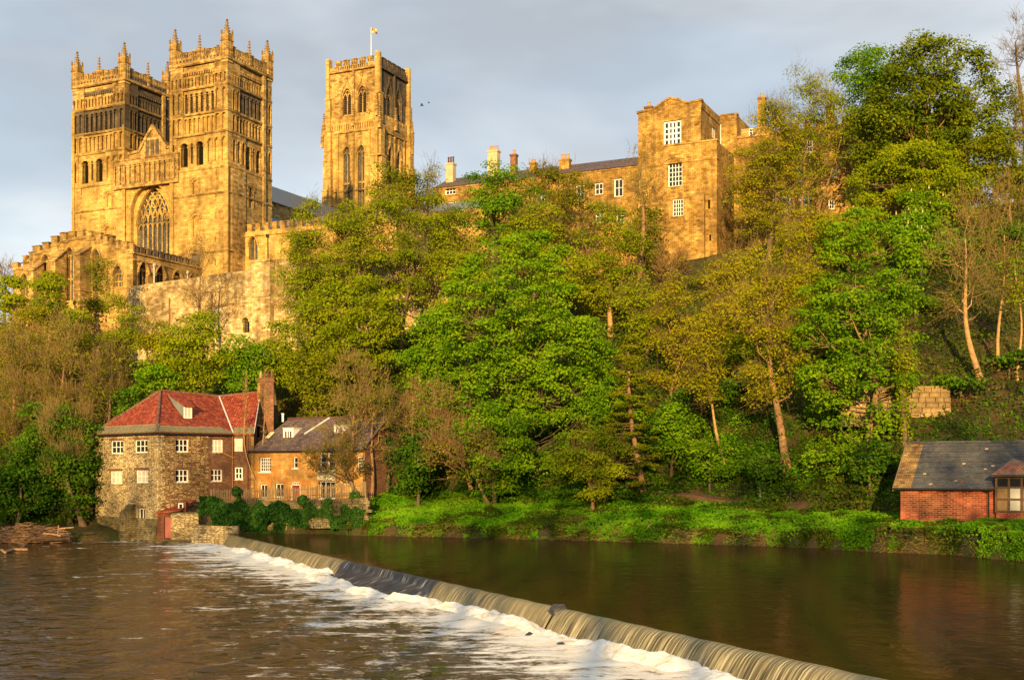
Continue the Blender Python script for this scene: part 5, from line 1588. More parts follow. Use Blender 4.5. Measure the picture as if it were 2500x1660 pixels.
# battlemented back range
FB = Frame((28.6, 173.5), U, -V)
bk = thing('battlemented_range', 'stone range with battlements half hidden by thin trees right of the gabled block', 'building', FB.p(8, 0, 33))
wb = rect_windows(FB, [(110, 850, 925, 56, 2, 3), (295, 985, 1030, 40, 2, 2), (550, 950, 1040, 48, 2, 2), (490, 1160, 1262, 62, 2, 3), (368, 1370, 1512, 68, 2, 3), (512, 1350, 1502, 72, 2, 3), (718, 1400, 1475, 46, 2, 2), (735, 1150, 1230, 46, 2, 2),
                       (870, 980, 1050, 50, 2, 2), (1290, 900, 1010, 40, 2, 2)], zr)
zb1 = FB.hit(*zc(2200, 180))[1]
zb2 = FB.hit(*zr(640, 838))[1]
m = MB().plate(FB, 0, 3.6, 26, zb1, [op(a, z, w, z + h) for a, z, w, h, c, r in wb if a < 3.5], 0.0, 0.4)
m.box(FB, 0, 3.6, -8, -0.402, 26, zb1 - 0.02).box(FB, -0.1, 3.7, -1.0, 0.12, zb1, zb1 + 0.2)
m.plate(FB.off(0, -0.3), 3.6, 34, 26, zb2, [op(a, z, w, z + h) for a, z, w, h, c, r in wb if a >= 3.6], 0.0, 0.4)
m.box(FB, 3.6, 34, -8, -0.702, 26, zb2 - 0.02).box(FB, 3.6, 34, -0.3, -0.12, zb2 - 0.4, zb2 - 0.2)
m.build('wall', 'college_stone', bk)
for a, z, w, h, c, r in wb:
    window(bk, FB if a < 3.5 else FB.off(0, -0.3), a, z, w, h, c, r, o=-0.12, fr=0.14, bar=0.08)
for i in range(17):
    a = 4.2 + i * 1.75
    MB().box(FB, a, a + 1.0, -0.9, -0.3, zb2, zb2 + 0.75).box(FB, a - 0.06, a + 1.06, -0.95, -0.24, zb2 + 0.75, zb2 + 0.88).build('merlon', 'sandstone_weathered', bk)
for x, yt, yb in ((190, 625, 740), (712, 690, 800)):
    a, _ = FB.hit(*zr(x, yb), -2.0)
    p = FB.p(a, -2.0, 0)
    chimney(bk, p[0], p[1], zb2 - 0.5, CZ + (HOR - zr(x, yt)[1]) / FPX * p[1], 1.0, 0.9, 'college_stone', 1, 'clay_pot', 0.5)

# ------------------------------------------------------------------ the mill by the water
MN, ML, MR = Vector((-35.6, 122.0, 0)), Vector((-45.0, 131.0, 0)), Vector((-29.6, 128.0, 0))
FML, LML = frame2(ML, MN)
FMR, LMR = frame2(MN, MR)
mill = thing('mill_house', 'stone watermill with a red pantile roof standing in the river', 'house', (-38, 127, 0))
ZE = 11.2
wl_ = rect_windows(FML, [(285, 590, 700, 105, 3, 2), (485, 583, 692, 110, 3, 2), (280, 840, 948, 105, 3, 2), (492, 833, 940, 106, 3, 2), (490, 1148, 1253, 58, 2, 1)], zm)
wr_ = rect_windows(FMR, [(827, 577, 687, 110, 3, 2), (1115, 580, 687, 102, 3, 2), (827, 828, 935, 110, 3, 2), (1112, 825, 928, 98, 3, 2)], zm)
m = MB().plate(FML, 0, LML, -1, ZE, [op(a, z, w, z + h) for a, z, w, h, c, r in wl_], 0.0, 0.4)
m.build('wall', 'mill_rubble', mill)
asp = FMR.hit(*zm(1042, 700))[0]
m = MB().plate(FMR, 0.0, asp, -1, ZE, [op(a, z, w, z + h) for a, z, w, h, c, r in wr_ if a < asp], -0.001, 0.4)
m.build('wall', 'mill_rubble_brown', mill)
m = MB().plate(FMR, asp, LMR, -1, ZE, [op(a, z, w, z + h) for a, z, w, h, c, r in wr_ if a >= asp], -0.001, 0.4)
m.build('wall', 'dark_brick', mill)
Fq = Frame(MN, FMR.a, FMR.n)
# corner stones
rgq = random.Random(5)
z = 2.2
k = 0
while z < ZE - 0.4:
    h = rgq.uniform(0.32, 0.5)
    la, lb = (0.75, 0.4) if k % 2 else (0.4, 0.75)
    MB().hexa([FML.p(LML - la, 0.03, z), FML.p(LML + 0.03, 0.03, z), FMR.p(lb, 0.03, z), FMR.p(0.3, -0.3, z),
               FML.p(LML - la, 0.03, z + h - 0.03), FML.p(LML + 0.03, 0.03, z + h - 0.03), FMR.p(lb, 0.03, z + h - 0.03), FMR.p(0.3, -0.3, z + h - 0.03)]).build('quoin_stone', 'mill_rubble', mill)
    z += h
    k += 1
# inner bulk so that no light leaks, far walls
m = MB()
MBk = ML + (MR - MN)
ins = lambda P, f: tuple(((MN + ML + MR + MBk) / 4 * f + P * (1 - f)))
c4 = [MN, MR, MBk, ML]
m.hexa([(*ins(P, 0.08)[:2], -1) for P in c4] + [(*ins(P, 0.08)[:2], ZE - 0.05) for P in c4])
m.build('inner_wall', 'mill_rubble', mill)
# splayed plinth
m = MB()
m.hexa([FML.p(-1.9, -0.3, -1.0), FML.p(LML + 0.35, -0.3, -1.0), FML.p(LML + 0.35, 0.75, -1.0), FML.p(-1.9, 0.75, -1.0),
        FML.p(-0.05, -0.3, 2.4), FML.p(LML + 0.05, -0.3, 2.4), FML.p(LML + 0.05, 0.12, 2.4), FML.p(-0.05, 0.12, 2.4)])
m.build('plinth', 'mossy_wall', mill)
a0, _ = FML.hit(*zm(318, 1300), 0.8); a1, _ = FML.hit(*zm(385, 1300), 0.8)
_, zb_ = FML.hit(*zm(350, 1180), 0.8); _, zt_ = FML.hit(*zm(400, 1105), 0.0)
m = MB().hexa([FML.p(a0, -0.1, -1), FML.p(a1, -0.1, -1), FML.p(a1, 1.1, -1), FML.p(a0, 1.1, -1), FML.p(a0, -0.1, zt_), FML.p(a1, -0.1, zt_), FML.p(a1, 0.9, zb_), FML.p(a0, 0.9, zb_)])
m.build('buttress', 'mossy_wall', mill)
white_low = lambda i, j: 'blind'
for k, (a, z, w, h, c, r) in enumerate(wl_):
    window(mill, FML, a, z, w, h, c, r, o=-0.2, fr=0.12, bar=0.1, pm='blind' if k in (2, 3) else 'glass', sill=0.12, sillmat='mill_rubble')
    MB().box(FML, a - w / 2 - 0.15, a + w / 2 + 0.15, 0.0, 0.05, z + h + 0.02, z + h + 0.22).build('lintel', 'dark_brick', mill)
for k, (a, z, w, h, c, r) in enumerate(wr_):
    window(mill, FMR, a, z, w, h, c, r, o=-0.2, fr=0.12, bar=0.1, pm='blind' if k == 1 else 'glass', sill=0.12, sillmat='mill_rubble')
    MB().box(FMR, a - w / 2 - 0.15, a + w / 2 + 0.15, 0.0, 0.05, z + h + 0.02, z + h + 0.22).build('lintel', 'dark_brick', mill)
# wing beyond the valley
WGe = Vector((-27.35, 128.3, 0))
FWG, LWG = frame2(MR, WGe)
ww = rect_windows(FWG, [(1290, 575, 680, 66, 2, 2), (1292, 812, 912, 64, 2, 2)], zm)
m = MB().plate(FWG, 0.002, LWG, 2, ZE + 0.05, [op(a, z, w, z + h) for a, z, w, h, c, r in ww], 0.0, 0.3)
m.build('wall', 'dark_brick', mill)
a, z, w, h, c, r = ww[0]
m = MB().box(FWG, a - w / 2, a + w / 2, -0.1, -0.02, z, z + h)
m.box(FWG, a - w * 0.16, a - w * 0.12, -0.02, 0.0, z + 0.1, z + h - 0.1).box(FWG, a + w * 0.2, a + w * 0.23, -0.02, 0.0, z + 0.1, z + h - 0.1)
m.build('shutter_board', 'white_board', mill)
a, z, w, h, c, r = ww[1]
window(mill, FWG, a, z, w, h, c, r, o=-0.08, fr=0.12, bar=0.1, sill=0.1, sillmat='mill_rubble')
# gable wall of the wing (faces downstream side), and chimney
GR, GB = Vector((-28.0, 134.6, 0)), Vector((-28.7, 141.0, 0))
m = MB().prism([(WGe.x, WGe.y, 1), (GB.x, GB.y, 1), (GB.x, GB.y, ZE), (GR.x, GR.y, 15.75), (WGe.x, WGe.y, ZE)], (-0.4, -0.03, 0))
m.build('gable_wall', 'dark_brick', mill)
MB().box(Frame((-27.75, 132.2), (-0.1, 1), (1, 0.1)), -0.3, 0.3, -0.3, 0.22, 10.9, 12.3).build('slit_shade', 'void', mill)  # black block standing for the dark of a gable window
m = MB()
m.box(FWG, LWG - 0.25, LWG + 0.05, 0.0, 0.28, 2, ZE - 0.4)
m.build('corner_strip', 'college_stone', mill)
# roof planes
A_ = Vector((-37.5, 129.3, 15.75)); VT = Vector((-32.45, 134.35, 15.45))
ov = 0.35
def ev(P, d): return Vector((P.x + d[0], P.y + d[1], ZE - 0.05))
nL, nR = FML.n, FMR.n
Ne = ev(MN, (nL + nR) * ov); Le = ev(ML, nL * ov - FML.a * ov); Re = ev(MR, nR * ov)
Be = ev(MBk, -(nL + nR) * ov)
WGo = Vector((WGe.x + 0.12, WGe.y - ov, ZE - 0.05)); GRr = Vector((GR.x + 0.1, GR.y, 15.95)); GBb = Vector((GB.x + 0.1, GB.y + 0.2, ZE - 0.05))
roof = MB()
dn = Vector((0, 0, -0.16))
for poly in ([Le, Ne, A_], [Ne, Re, VT, A_], [Be, Le, A_, VT], [Re, WGo, GRr, VT], [Be, VT, GRr, GBb]):
    roof.prism(poly, dn)
roof_o = roof.build('roof', 'pantile', mill)
# ridge, hip and verge
m = MB()
for p0, p1, r in ((Ne, A_, 0.16), (Le, A_, 0.14), (A_, VT, 0.14), (VT, GRr, 0.13)):
    m.rod(p0 + Vector((0, 0, 0.05)), p1 + Vector((0, 0, 0.05)), r, 8)
m.build('ridge_tile', 'mossy_red_tile', roof_o)
m = MB()
for p0, p1, r in ((VT, Re, 0.085), (GRr, WGo, 0.05)):
    m.rod(p0 + Vector((0, 0, 0.06)), p1 + Vector((0, 0, 0.06)), r, 6)
m.build('flashing', 'lead_flashing', roof_o)
# stone-slate eaves: every slab its own piece
sl_me = MB()
Fz = Frame((0, 0), (1, 0), (0, 1))
sl_me.hexa([(0.02, -0.03, 0.0), (0.98, 0.0, 0.0), (0.99, 1.12, 0.02), (0.0, 1.1, 0.02), (0.02, -0.03, 1.0), (0.98, 0.0, 1.0), (0.99, 1.12, 0.5), (0.0, 1.1, 0.5)])
SLM = sl_me.mesh('stone_slate', 'stone_slate')
from mathutils import Matrix


def lay(me, name, par, o_, ex, ey, ez):
    """one piece set with its own edges"""
    ob = link(name, me, par)
    M = Matrix((ex.to_4d(), ey.to_4d(), ez.to_4d(), Vector((0, 0, 0, 1)))).transposed()
    M.col[3] = (*(Vector(o_) - BASE[par.name]), 1)
    for c_ in range(3):
        M[3][c_] = 0
    ob.matrix_local = M
    return ob


rgs = random.Random(9)
for P0, P1, Pt in ((Le, Ne, A_), (Ne, Re, A_), (Re, WGo, GRr)):
    ea = (P1 - P0); Ln = ea.length; ea.normalize()
    up = (Pt - P0) - ea * (Pt - P0).dot(ea); up.normalize()
    nm = ea.cross(up).normalized()
    if nm.z < 0:
        nm = -nm
    for r_ in range(3):
        lo = r_ * 0.36 * 1.0
        x = lo * 0.9 if P0 is not Re else 0.0
        end = Ln - (lo * 0.9 if P1 is not WGo else 0.0) - (0.1 if P1 is Re else 0)
        while x < end - 0.15:
            w = min(rgs.uniform(0.5, 0.95), end - x)
            lay(SLM, 'stone_slate', roof_o, P0 + ea * x + up * (lo - 0.06) + nm * (0.015 + rgs.uniform(0, 0.02) + 0.005 * r_), ea * w, up * 0.38, nm * rgs.uniform(0.07, 0.11))
            x += w
m = MB()
for p0, p1 in ((Le, Ne), (Ne, Re)):
    m.rod(p0 + Vector((0, 0, -0.16)), p1 + Vector((0, 0, -0.16)), 0.09, 6)
m.build('gutter', 'black_iron', mill)
# catslide dormer
ea = (Re - Ne).normalized(); up = (A_ - Ne) - ea * (A_ - Ne).dot(ea); up.normalize()
nmr = ea.cross(up).normalized()
if nmr.z < 0: nmr = -nmr
FDm = FMR.off(0, -2.2)
ad0, zd0 = FDm.hit(*zm(838, 410)); ad1, zd1 = FDm.hit(*zm(905, 320))
dm = MB()
dz_top = zd1 + 0.1
pl0 = Vector(FDm.p(ad0, 0, zd0)); pl1 = Vector(FDm.p(ad1, 0, zd0))
bk_ = -FMR.n * 3.4
dormer = MB().prism([FDm.p(ad0, 0, zd0 - 0.2), FDm.p(ad0, 0, dz_top), Vector(FDm.p(ad0, -3.3, dz_top + 1.3))], FDm.a * 0.12).build('dormer_cheek', 'lead_roof', roof_o)
MB().prism([FDm.p(ad1, 0, zd0 - 0.2), FDm.p(ad1, 0, dz_top), Vector(FDm.p(ad1, -3.3, dz_top + 1.3))], -FDm.a * 0.12).build('dormer_cheek', 'lead_flashing', roof_o)
m = MB().hexa([FDm.p(ad0 - 0.15, 0.3, dz_top - 0.05), FDm.p(ad1 + 0.2, 0.3, dz_top - 0.05), FDm.p(ad1 + 0.2, -3.4, dz_top + 1.5), FDm.p(ad0 - 0.15, -3.4, dz_top + 1.5),
               FDm.p(ad0 - 0.15, 0.3, dz_top + 0.1), FDm.p(ad1 + 0.2, 0.3, dz_top + 0.1), FDm.p(ad1 + 0.2, -3.4, dz_top + 1.62), FDm.p(ad0 - 0.15, -3.4, dz_top + 1.62)])
m.build('dormer_roof', 'pantile', roof_o)
window(mill, FDm, (ad0 + ad1) / 2, zd0, ad1 - ad0, dz_top - zd0 - 0.02, 2, 1, o=0.06, fr=0.14, bar=0.09, pm='blind', sill=0.12, sillmat='white_paint', name='dormer_window')
# chimney stack with pots
pc = at(650, 1000, 134.0)
Fc = Frame((pc.x, pc.y), FWG.a, FWG.n)
ztc = CZ + (HOR - 923) / FPX * 134
m = MB().box(Fc, -0.85, 0.85, -0.7, 0.7, 9, ztc - 0.5).box(Fc, -0.95, 0.95, -0.8, 0.8, ztc - 0.5, ztc - 0.25).box(Fc, -0.85, 0.85, -0.7, 0.7, ztc - 0.25, ztc)
ch = m.build('chimney', 'dark_brick', mill)
MB().box(Fc, -0.92, -0.6, 0.7, 0.78, 9, ztc - 0.6).build('pale_edge', 'college_stone', ch)
for i in range(4):
    q = Fc.p(-0.6 + i * 0.4, 0, 0)
    MB().cyl(q, ztc, ztc + 0.75, 0.15, 0.13, n=8).build('chimney_pot', ('clay_pot', 'dark_pot', 'dark_pot', 'dark_brick')[i], ch)
for px in (1243, 1362):
    a, _ = FWG.hit(*zm(px, 800), 0.12)
    MB().cyl(FWG.p(a, 0.14, 0), 3.8, ZE - 0.2, 0.07, n=6).build('downpipe', 'rust_pipe', mill)
a0, z0 = FMR.hit(*zm(1172, 700)); a1, z1 = FMR.hit(*zm(1240, 735))
MB().rod(FMR.p(a0, 0.1, z0), FMR.p(a1, 0.4, z1), 0.035, 5).build('overflow_pipe', 'flag_gold', mill)

# lean-to outbuilding and river walls
FO = Frame((-35.0, 121.3), (1, 0.02), (0.02, -1))
lean = thing('outbuilding', 'small red brick and stone outbuilding with a red roof against the mill', 'outbuilding', FO.p(1.5, 0, 0))
o0, ob_, o1 = FO.hit(*zm(622, 1300))[0], FO.hit(*zm(735, 1300))[0], FO.hit(*zm(962, 1300))[0]
zst = FO.hit(*zm(800, 1190))[1]
ad, _ = FO.hit(*zm(708, 1300))
m = MB().plate(FO, o0, ob_, -1, zst, [op(ad, 0.55, 0.75, zst - 0.35)], 0.0, 0.35)
m.box(FO, o0, o0 + 0.3, -3.5, -0.35, -1, zst)
m.build('brick_wall', 'old_red_brick', lean)
MB().box(FO, ad - 0.37, ad + 0.37, -0.3, -0.2, 0.55, zst - 0.36).build('door', 'red_door', lean)
m = MB().box(FO, ob_, o1, -3.6, 0.12, -1, zst - 0.05)
m.build('stone_wall', 'mill_rubble', lean)
MB().box(FO, o0 - 0.1, o1, -3.6, 0.35, -1, 0.35).build('plinth', 'mossy_wall', lean)
zrp = FO.hit(*zm(850, 1085), -2.5)[1]
om = FO.hit(*zm(855, 1150), -1.0)[0]
m = MB().prism([FO.p(o0 - 0.15, 0.25, zst - 0.02), FO.p(om - 0.2, 0.25, zst + 0.25), FO.p(om + 0.6, -2.9, zrp), FO.p(o0 + 1.4, -2.9, zrp - 0.5)], (0, 0, 0.12))
m.build('roof', 'pantile', lean)
m = MB().box(FO, ob_ - 0.6, o1 + 0.1, -3.6, 0.22, zst - 0.05, zst + 0.12)
m.build('coping', 'mossy_wall', lean)
aw, zw = FO.hit(*zm(815, 1145), -0.6)
Fo2 = FO.off(0, -0.6)
MB().box(Fo2, aw - 0.42, aw + 0.5, -0.9, 0.0, zst + 0.1, zst + 1.1).build('dormer_wall', 'old_red_brick', lean)
window(lean, Fo2, aw, zst + 0.25, 0.5, 0.75, 1, 1, o=0.06, fr=0.1)

FGW, LGW = frame2((-31.4, 120.2), (-16.6, 118.2))
gw = thing('garden_wall', 'mossy stone river wall below the cottage garden, mostly under ivy', 'wall', FGW.p(6, 0, 0))
a1 = FGW.hit(590, 1300)[0]
m = MB().box(FGW, 0.0, a1, -1.5, 0.9, -1, 1.85)
m.build('low_wall', 'mill_rubble', gw)
m = MB().box(FGW, 1.2, LGW, -1.2, 0.0, -1, 4.1).box(FGW, 1.1, LGW + 0.1, -1.3, 0.1, 4.1, 4.25)
m.build('wall', 'mossy_wall', gw)
for px in (700, 718):
    a, _ = FGW.hit(px, 1290, 0.4)
    MB().cyl(FGW.p(a, 0.4, 0), -1, 2.6, 0.12, n=6).build('mooring_post', 'grey_timber', gw)

# picket fence on the garden wall
fen = thing('picket_fence', 'weathered wooden picket fence along the cottage garden', 'fence', FGW.p(6, 0, 4.2))
pk = MB()
pk.hexa([(-0.045, -0.015, 0), (0.045, -0.015, 0), (0.045, 0.015, 0), (-0.045, 0.015, 0), (-0.045, -0.015, 1.2), (0.045, -0.015, 1.2), (0.045, 0.015, 1.2), (-0.045, 0.015, 1.2)])
pk.prism([(-0.045, -0.015, 1.2), (0.045, -0.015, 1.2), (0, -0.015, 1.3)], (0, 0.03, 0))
PK = pk.mesh('picket', 'grey_timber')
ang = math.atan2(FGW.a.y, FGW.a.x)
rgf = random.Random(2)
def fence_run(F, a0, a1, z0, z1, st=0.19):
    n = int((a1 - a0) / st)
    for i in range(n):
        a = a0 + (i + 0.5) * st
        z = z0 + (z1 - z0) * i / n
        o_ = link('picket', PK, fen)
        o_.location = Vector(F.p(a, 0, z)) - BASE[fen.name]
        o_.rotation_euler = (rgf.uniform(-0.02, 0.02), rgf.uniform(-0.05, 0.05), math.atan2(F.a.y, F.a.x))
        o_.scale = (1, 1, rgf.uniform(0.94, 1.05))
    for h in (0.3, 0.95):
        m = MB().hexa([F.p(a0, -0.07, z0 + h), F.p(a1, -0.07, z1 + h), F.p(a1, -0.02, z1 + h), F.p(a0, -0.02, z0 + h), F.p(a0, -0.07, z0 + h + 0.09), F.p(a1, -0.07, z1 + h + 0.09), F.p(a1, -0.02, z1 + h + 0.09), F.p(a0, -0.02, z0 + h + 0.09)])
        m.build('rail', 'grey_timber', fen)
    k = max(2, int((a1 - a0) / 2.4))
    for i in range(k + 1):
        a = a0 + (a1 - a0) * i / k
        z = z0 + (z1 - z0) * i / k
        MB().box(F, a - 0.06, a + 0.06, -0.16, -0.04, z - 0.3, z + 1.25).build('post', 'grey_timber', fen)
Ff = FGW.off(0, -0.5)
af0, af1 = Ff.hit(514, 1215)[0], Ff.hit(655, 1215)[0]
fence_run(Ff, af0, af1, 4.2, 4.2)
Ff2, _ = frame2(Ff.p(af1, 0, 0), (-15.0, 117.0))
fence_run(Ff2, 0.1, Ff2.hit(892, 1190)[0], 4.15, 4.9)
# low dry-stone bed wall under the right end of the fence
bw_ = thing('bed_wall', 'low dark dry stone wall below the fence end near the trees', 'wall', (-17.5, 117, 3.4))
rb = random.Random(4)
Fb2 = Ff2.off(0, 0.5)
b0, b1 = Fb2.hit(745, 1220)[0], Fb2.hit(895, 1220)[0]
for r_ in range(10):
    x = b0 + rb.uniform(0, 0.2)
    while x < b1:
        w = rb.uniform(0.4, 0.8)
        zz = 1.62 + 0.28 * r_ + (x - b0) * 0.04
        MB().taper(Fb2, x, x + w - 0.03, -0.4 - rb.uniform(0, 0.05), rb.uniform(0, 0.08), zz, zz + 0.26, 0.02, 0.02).build('stone', 'mossy_wall', bw_)
        x += w

# ------------------------------------------------------------------ the cottage
C0, C1 = Vector((-27.7, 128.4, 0)), Vector((-14.9, 121.2, 0))
FC, LC = frame2(C0, C1)
cot = thing('cottage', 'ochre rendered cottage with purple slate roof and a red door', 'house', FC.p(6, 0, 3.9))
ZC = 9.35
wc_ = rect_windows(FC, [(1508, 730, 850, 92, 5, 4), (1757, 724, 820, 38, 1, 2), (1988, 695, 840, 62, 1, 2), (2054, 695, 840, 62, 1, 2), (1495, 950, 1065, 60, 2, 1), (1626, 945, 1060, 70, 2, 1), (2020, 925, 1070, 130, 3, 1), (2290, 720, 830, 50, 2, 4)], zm)
dd = rect_windows(FC, [(1763, 962, 1075, 62, 1, 1), (1763, 932, 958, 66, 4, 1)], zm)
m = MB().plate(FC, 0, LC, 2.5, ZC, [op(a, z, w, z + h) for a, z, w, h, c, r in wc_ + dd], 0.0, 0.35)
m.build('wall', 'ochre_render', cot)
m = MB().box(FC, 0.05, LC - 0.05, -8.6, -0.36, 2.5, ZC - 0.03)
m.prism([FC.p(LC - 0.3, -0.1, ZC), FC.p(LC - 0.3, -8.6, ZC), FC.p(LC - 0.3, -4.4, ZC + 3.45)], FC.a * 0.3)
m.build('side_wall', 'dark_brick', cot)
for a, z, w, h, c, r in wc_:
    window(cot, FC, a, z, w, h, c, r, o=-0.18, fr=0.11, bar=0.07, sill=0.1, sillmat='white_paint')
a, z, w, h, c, r = dd[0]
MB().box(FC, a - w / 2, a + w / 2, -0.2, -0.1, z - 0.6, z + h).box(FC, a - w / 2 + 0.12, a + w / 2 - 0.12, -0.1, -0.08, z + h * 0.5, z + h - 0.15).build('door', 'red_door', cot)
m = MB()
m.box(FC, a - w / 2 - 0.1, a - w / 2, -0.12, 0.03, z - 0.6, z + h).box(FC, a + w / 2, a + w / 2 + 0.1, -0.12, 0.03, z - 0.6, z + h)
m.build('door_frame', 'white_paint', cot)
a, z, w, h, c, r = dd[1]
window(cot, FC, a, z, w, h, c, r, o=-0.08, fr=0.08, bar=0.06, name='transom_window')
ac, zc0 = FC.hit(*zm(2012, 918)); _, zc1 = FC.hit(*zm(2012, 862))
MB().box(FC, ac - 1.15, ac + 1.15, 0.0, 0.06, zc0, zc1).build('cream_panel', 'cream_paint', cot)
RH = 3.4
rf = MB()
rf.prism([FC.p(-0.1, 0.4, ZC - 0.15), FC.p(LC + 0.2, 0.4, ZC - 0.15), FC.p(LC + 0.2, -4.4, ZC + RH), FC.p(1.6, -4.4, ZC + RH)], (0, 0, 0.12))
rf.prism([FC.p(-0.1, -9.0, ZC - 0.15), FC.p(LC + 0.2, -9.0, ZC - 0.15), FC.p(LC + 0.2, -4.4, ZC + RH), FC.p(1.6, -4.4, ZC + RH)], (0, 0, 0.12))
rfo = rf.build('roof', 'purple_slate', cot)
ml_ = FC.hit(*zm(1900, 560), -2.5)[0]
m = MB().rod(FC.p(1.4, -4.4, ZC + RH + 0.14), FC.p(LC + 0.2, -4.4, ZC + RH + 0.14), 0.12, 6)
m.build('ridge_tile', 'dark_pot', rfo)
MB().rod(FC.p(ml_ + 0.9, -4.2, ZC + RH + 0.1), FC.p(ml_ - 0.6, -1.9, ZC + 1.75), 0.09, 6).build('flashing', 'lead_flashing', rfo)
m = MB().rod(FC.p(-0.1, 0.45, ZC - 0.1), FC.p(LC + 0.2, 0.45, ZC - 0.1), 0.08, 6)
m.build('gutter', 'black_iron', cot)
for x, y0, y1, w in ((1702, 497, 592, 84), (2118, 472, 545, 78)):
    do = -1.6 if x < 1900 else -2.1
    Fd = FC.off(0, do)
    a, zb_ = Fd.hit(*zm(x, y1)); _, zt_ = Fd.hit(*zm(x, y0))
    hw = (Fd.hit(*zm(x + w / 2, y1))[0] - Fd.hit(*zm(x - w / 2, y1))[0]) / 2
    d = MB().box(Fd, a - hw, a + hw, -1.7, -0.05, zb_ - 0.2, zt_ + 0.05).build('dormer', 'white_paint', rfo)
    MB().box(Fd, a - hw - 0.06, a + hw + 0.06, -1.75, 0.1, zt_ + 0.05, zt_ + 0.16).build('dormer_roof', 'lead_flashing', rfo)
    window(cot, Fd, a, zb_, hw * 2, zt_ - zb_, 3, 1, o=0.06, fr=0.24, bar=0.13, name='dormer_window')
a, z = FC.off(0, -1.5).hit(*zm(1542, 545))
Fs_ = FC.off(0, -1.55)
MB().prism([Fs_.p(a - 0.3, 0.3, z - 0.35), Fs_.p(a + 0.2, 0.3, z - 0.35), Fs_.p(a + 0.4, -0.3, z + 0.2), Fs_.p(a - 0.1, -0.3, z + 0.2)], (0, 0, 0.12)).build('skylight', 'cream_paint', rfo)
a, _ = FC.hit(*zm(1655, 420), -4.2)
q = FC.p(a, -4.2, 0)
MB().cyl(q, ZC + RH - 0.2, CZ + (HOR - 1012) / FPX * q[1], 0.12, n=8).cyl(q, CZ + (HOR - 1012) / FPX * q[1], CZ + (HOR - 1009) / FPX * q[1], 0.17, n=8).build('flue', 'white_paint', rfo)
for x, yt in ((2252, 285), (2332, 232)):
    a, _ = FC.hit(*zm(x, 440), -4.4)
    q = FC.p(a, -4.4, 0)
    zt_ = CZ + (HOR - zm(x, yt)[1]) / FPX * q[1]
    Fq_ = Frame(q, FC.a, FC.n)
    c = MB().box(Fq_, -0.42, 0.42, -0.35, 0.35, 4.0 if a > LC else ZC, zt_ - 0.7).box(Fq_, -0.5, 0.5, -0.43, 0.43, zt_ - 0.7, zt_ - 0.55).build('chimney', 'red_brick', cot)
    MB().cyl(q, zt_ - 0.55, zt_, 0.17, 0.14, n=8).build('chimney_pot', 'clay_pot', c)

# ------------------------------------------------------------------ boathouse on the near bank
BO = Vector((30.0, 95.0, 0))
bd_ = Vector((0.87, -0.49, 0)).normalized()
FBH, _ = frame2(BO, BO + bd_)
BL = 17.0
ZB, ZBE, RB = 2.9, 5.95, 3.6
bh_ = thing('boathouse', 'red brick boathouse with a dark slate roof on the bank', 'boathouse', FBH.p(4, 0, 3.3))
def zs(x, y): return 2000 + x / 3.266, 900 + y / 3.266
x0 = FBH.hit(*zs(648, 1100))[0]
pa = [FBH.hit(*zs(x, 1100))[0] for x in (800, 1012, 1120, 1338)]
zpt = FBH.hit(*zs(900, 985))[1]
m = MB().plate(FBH, x0, BL, ZB - 1, ZBE, [op((pa[0] + pa[1]) / 2, ZB - 0.6, pa[1] - pa[0], zpt), op((pa[2] + pa[3]) / 2, ZB - 0.6, pa[3] - pa[2], zpt)], 0.0, 0.14)
m.box(FBH, x0, BL, -0.5, -0.138, ZB - 1, ZBE)
m.build('wall', 'red_brick', bh_)
m = MB().box(FBH, x0 + 0.02, x0 + 0.4, -9.4, -0.5, ZB - 1, ZBE)
m.prism([FBH.p(x0 + 0.02, -0.1, ZBE), FBH.p(x0 + 0.02, -9.4, ZBE), FBH.p(x0 + 0.02, -4.75, ZBE + RB - 0.1)], FBH.a * 0.38)
m.build('gable_wall', 'red_brick', bh_)
# roof slopes as stepped slate courses
asl = x0 + (FBH.hit(*zs(745, 945))[0] - FBH.hit(*zs(648, 945))[0]) * 1.0
rows = 26
sl_, st_, bk2 = MB(), MB(), MB()
v0 = x0 - 0.5
for i in range(rows):
    f0, f1 = i / rows, (i + 1) / rows
    o0_, o1_ = 0.45 - f0 * 5.2, 0.45 - f1 * 5.2 - 0.05
    za_, zb_ = ZBE - 0.12 + f0 * RB + 0.055, ZBE - 0.12 + f1 * RB + 0.02
    for mm, q0, q1 in ((st_, v0, v0 + 1.35), (sl_, v0 + 1.35, BL)):
        mm.hexa([FBH.p(q0, o0_, za_ - 0.06), FBH.p(q1, o0_, za_ - 0.06), FBH.p(q1, o1_, zb_ - 0.06), FBH.p(q0, o1_, zb_ - 0.06),
                 FBH.p(q0, o0_, za_), FBH.p(q1, o0_, za_), FBH.p(q1, o1_, zb_), FBH.p(q0, o1_, zb_)])
bk2.prism([FBH.p(v0, -4.75, ZBE - 0.14 + RB), FBH.p(BL, -4.75, ZBE - 0.14 + RB), FBH.p(BL, -9.9, ZBE - 0.14), FBH.p(v0, -9.9, ZBE - 0.14)], (0, 0, 0.1))
r0 = sl_.build('roof', 'grey_slate', bh_)
st_.build('stone_tile_strip', 'tan_stone_tile', r0)
bk2.build('rear_slope', 'grey_slate', r0)
MB().rod(FBH.p(v0, -4.75, ZBE + RB - 0.02), FBH.p(BL, -4.75, ZBE + RB - 0.02), 0.11, 6).build('ridge_tile', 'grey_slate', r0)
q = FBH.p(v0 + 0.1, -4.75, 0)
MB().cyl(q, ZBE + RB, ZBE + RB + 0.35, 0.13, 0.08, n=6).cyl(q, ZBE + RB + 0.35, ZBE + RB + 1.2, 0.06, 0.01, n=6).build('finial', 'black_iron', r0)
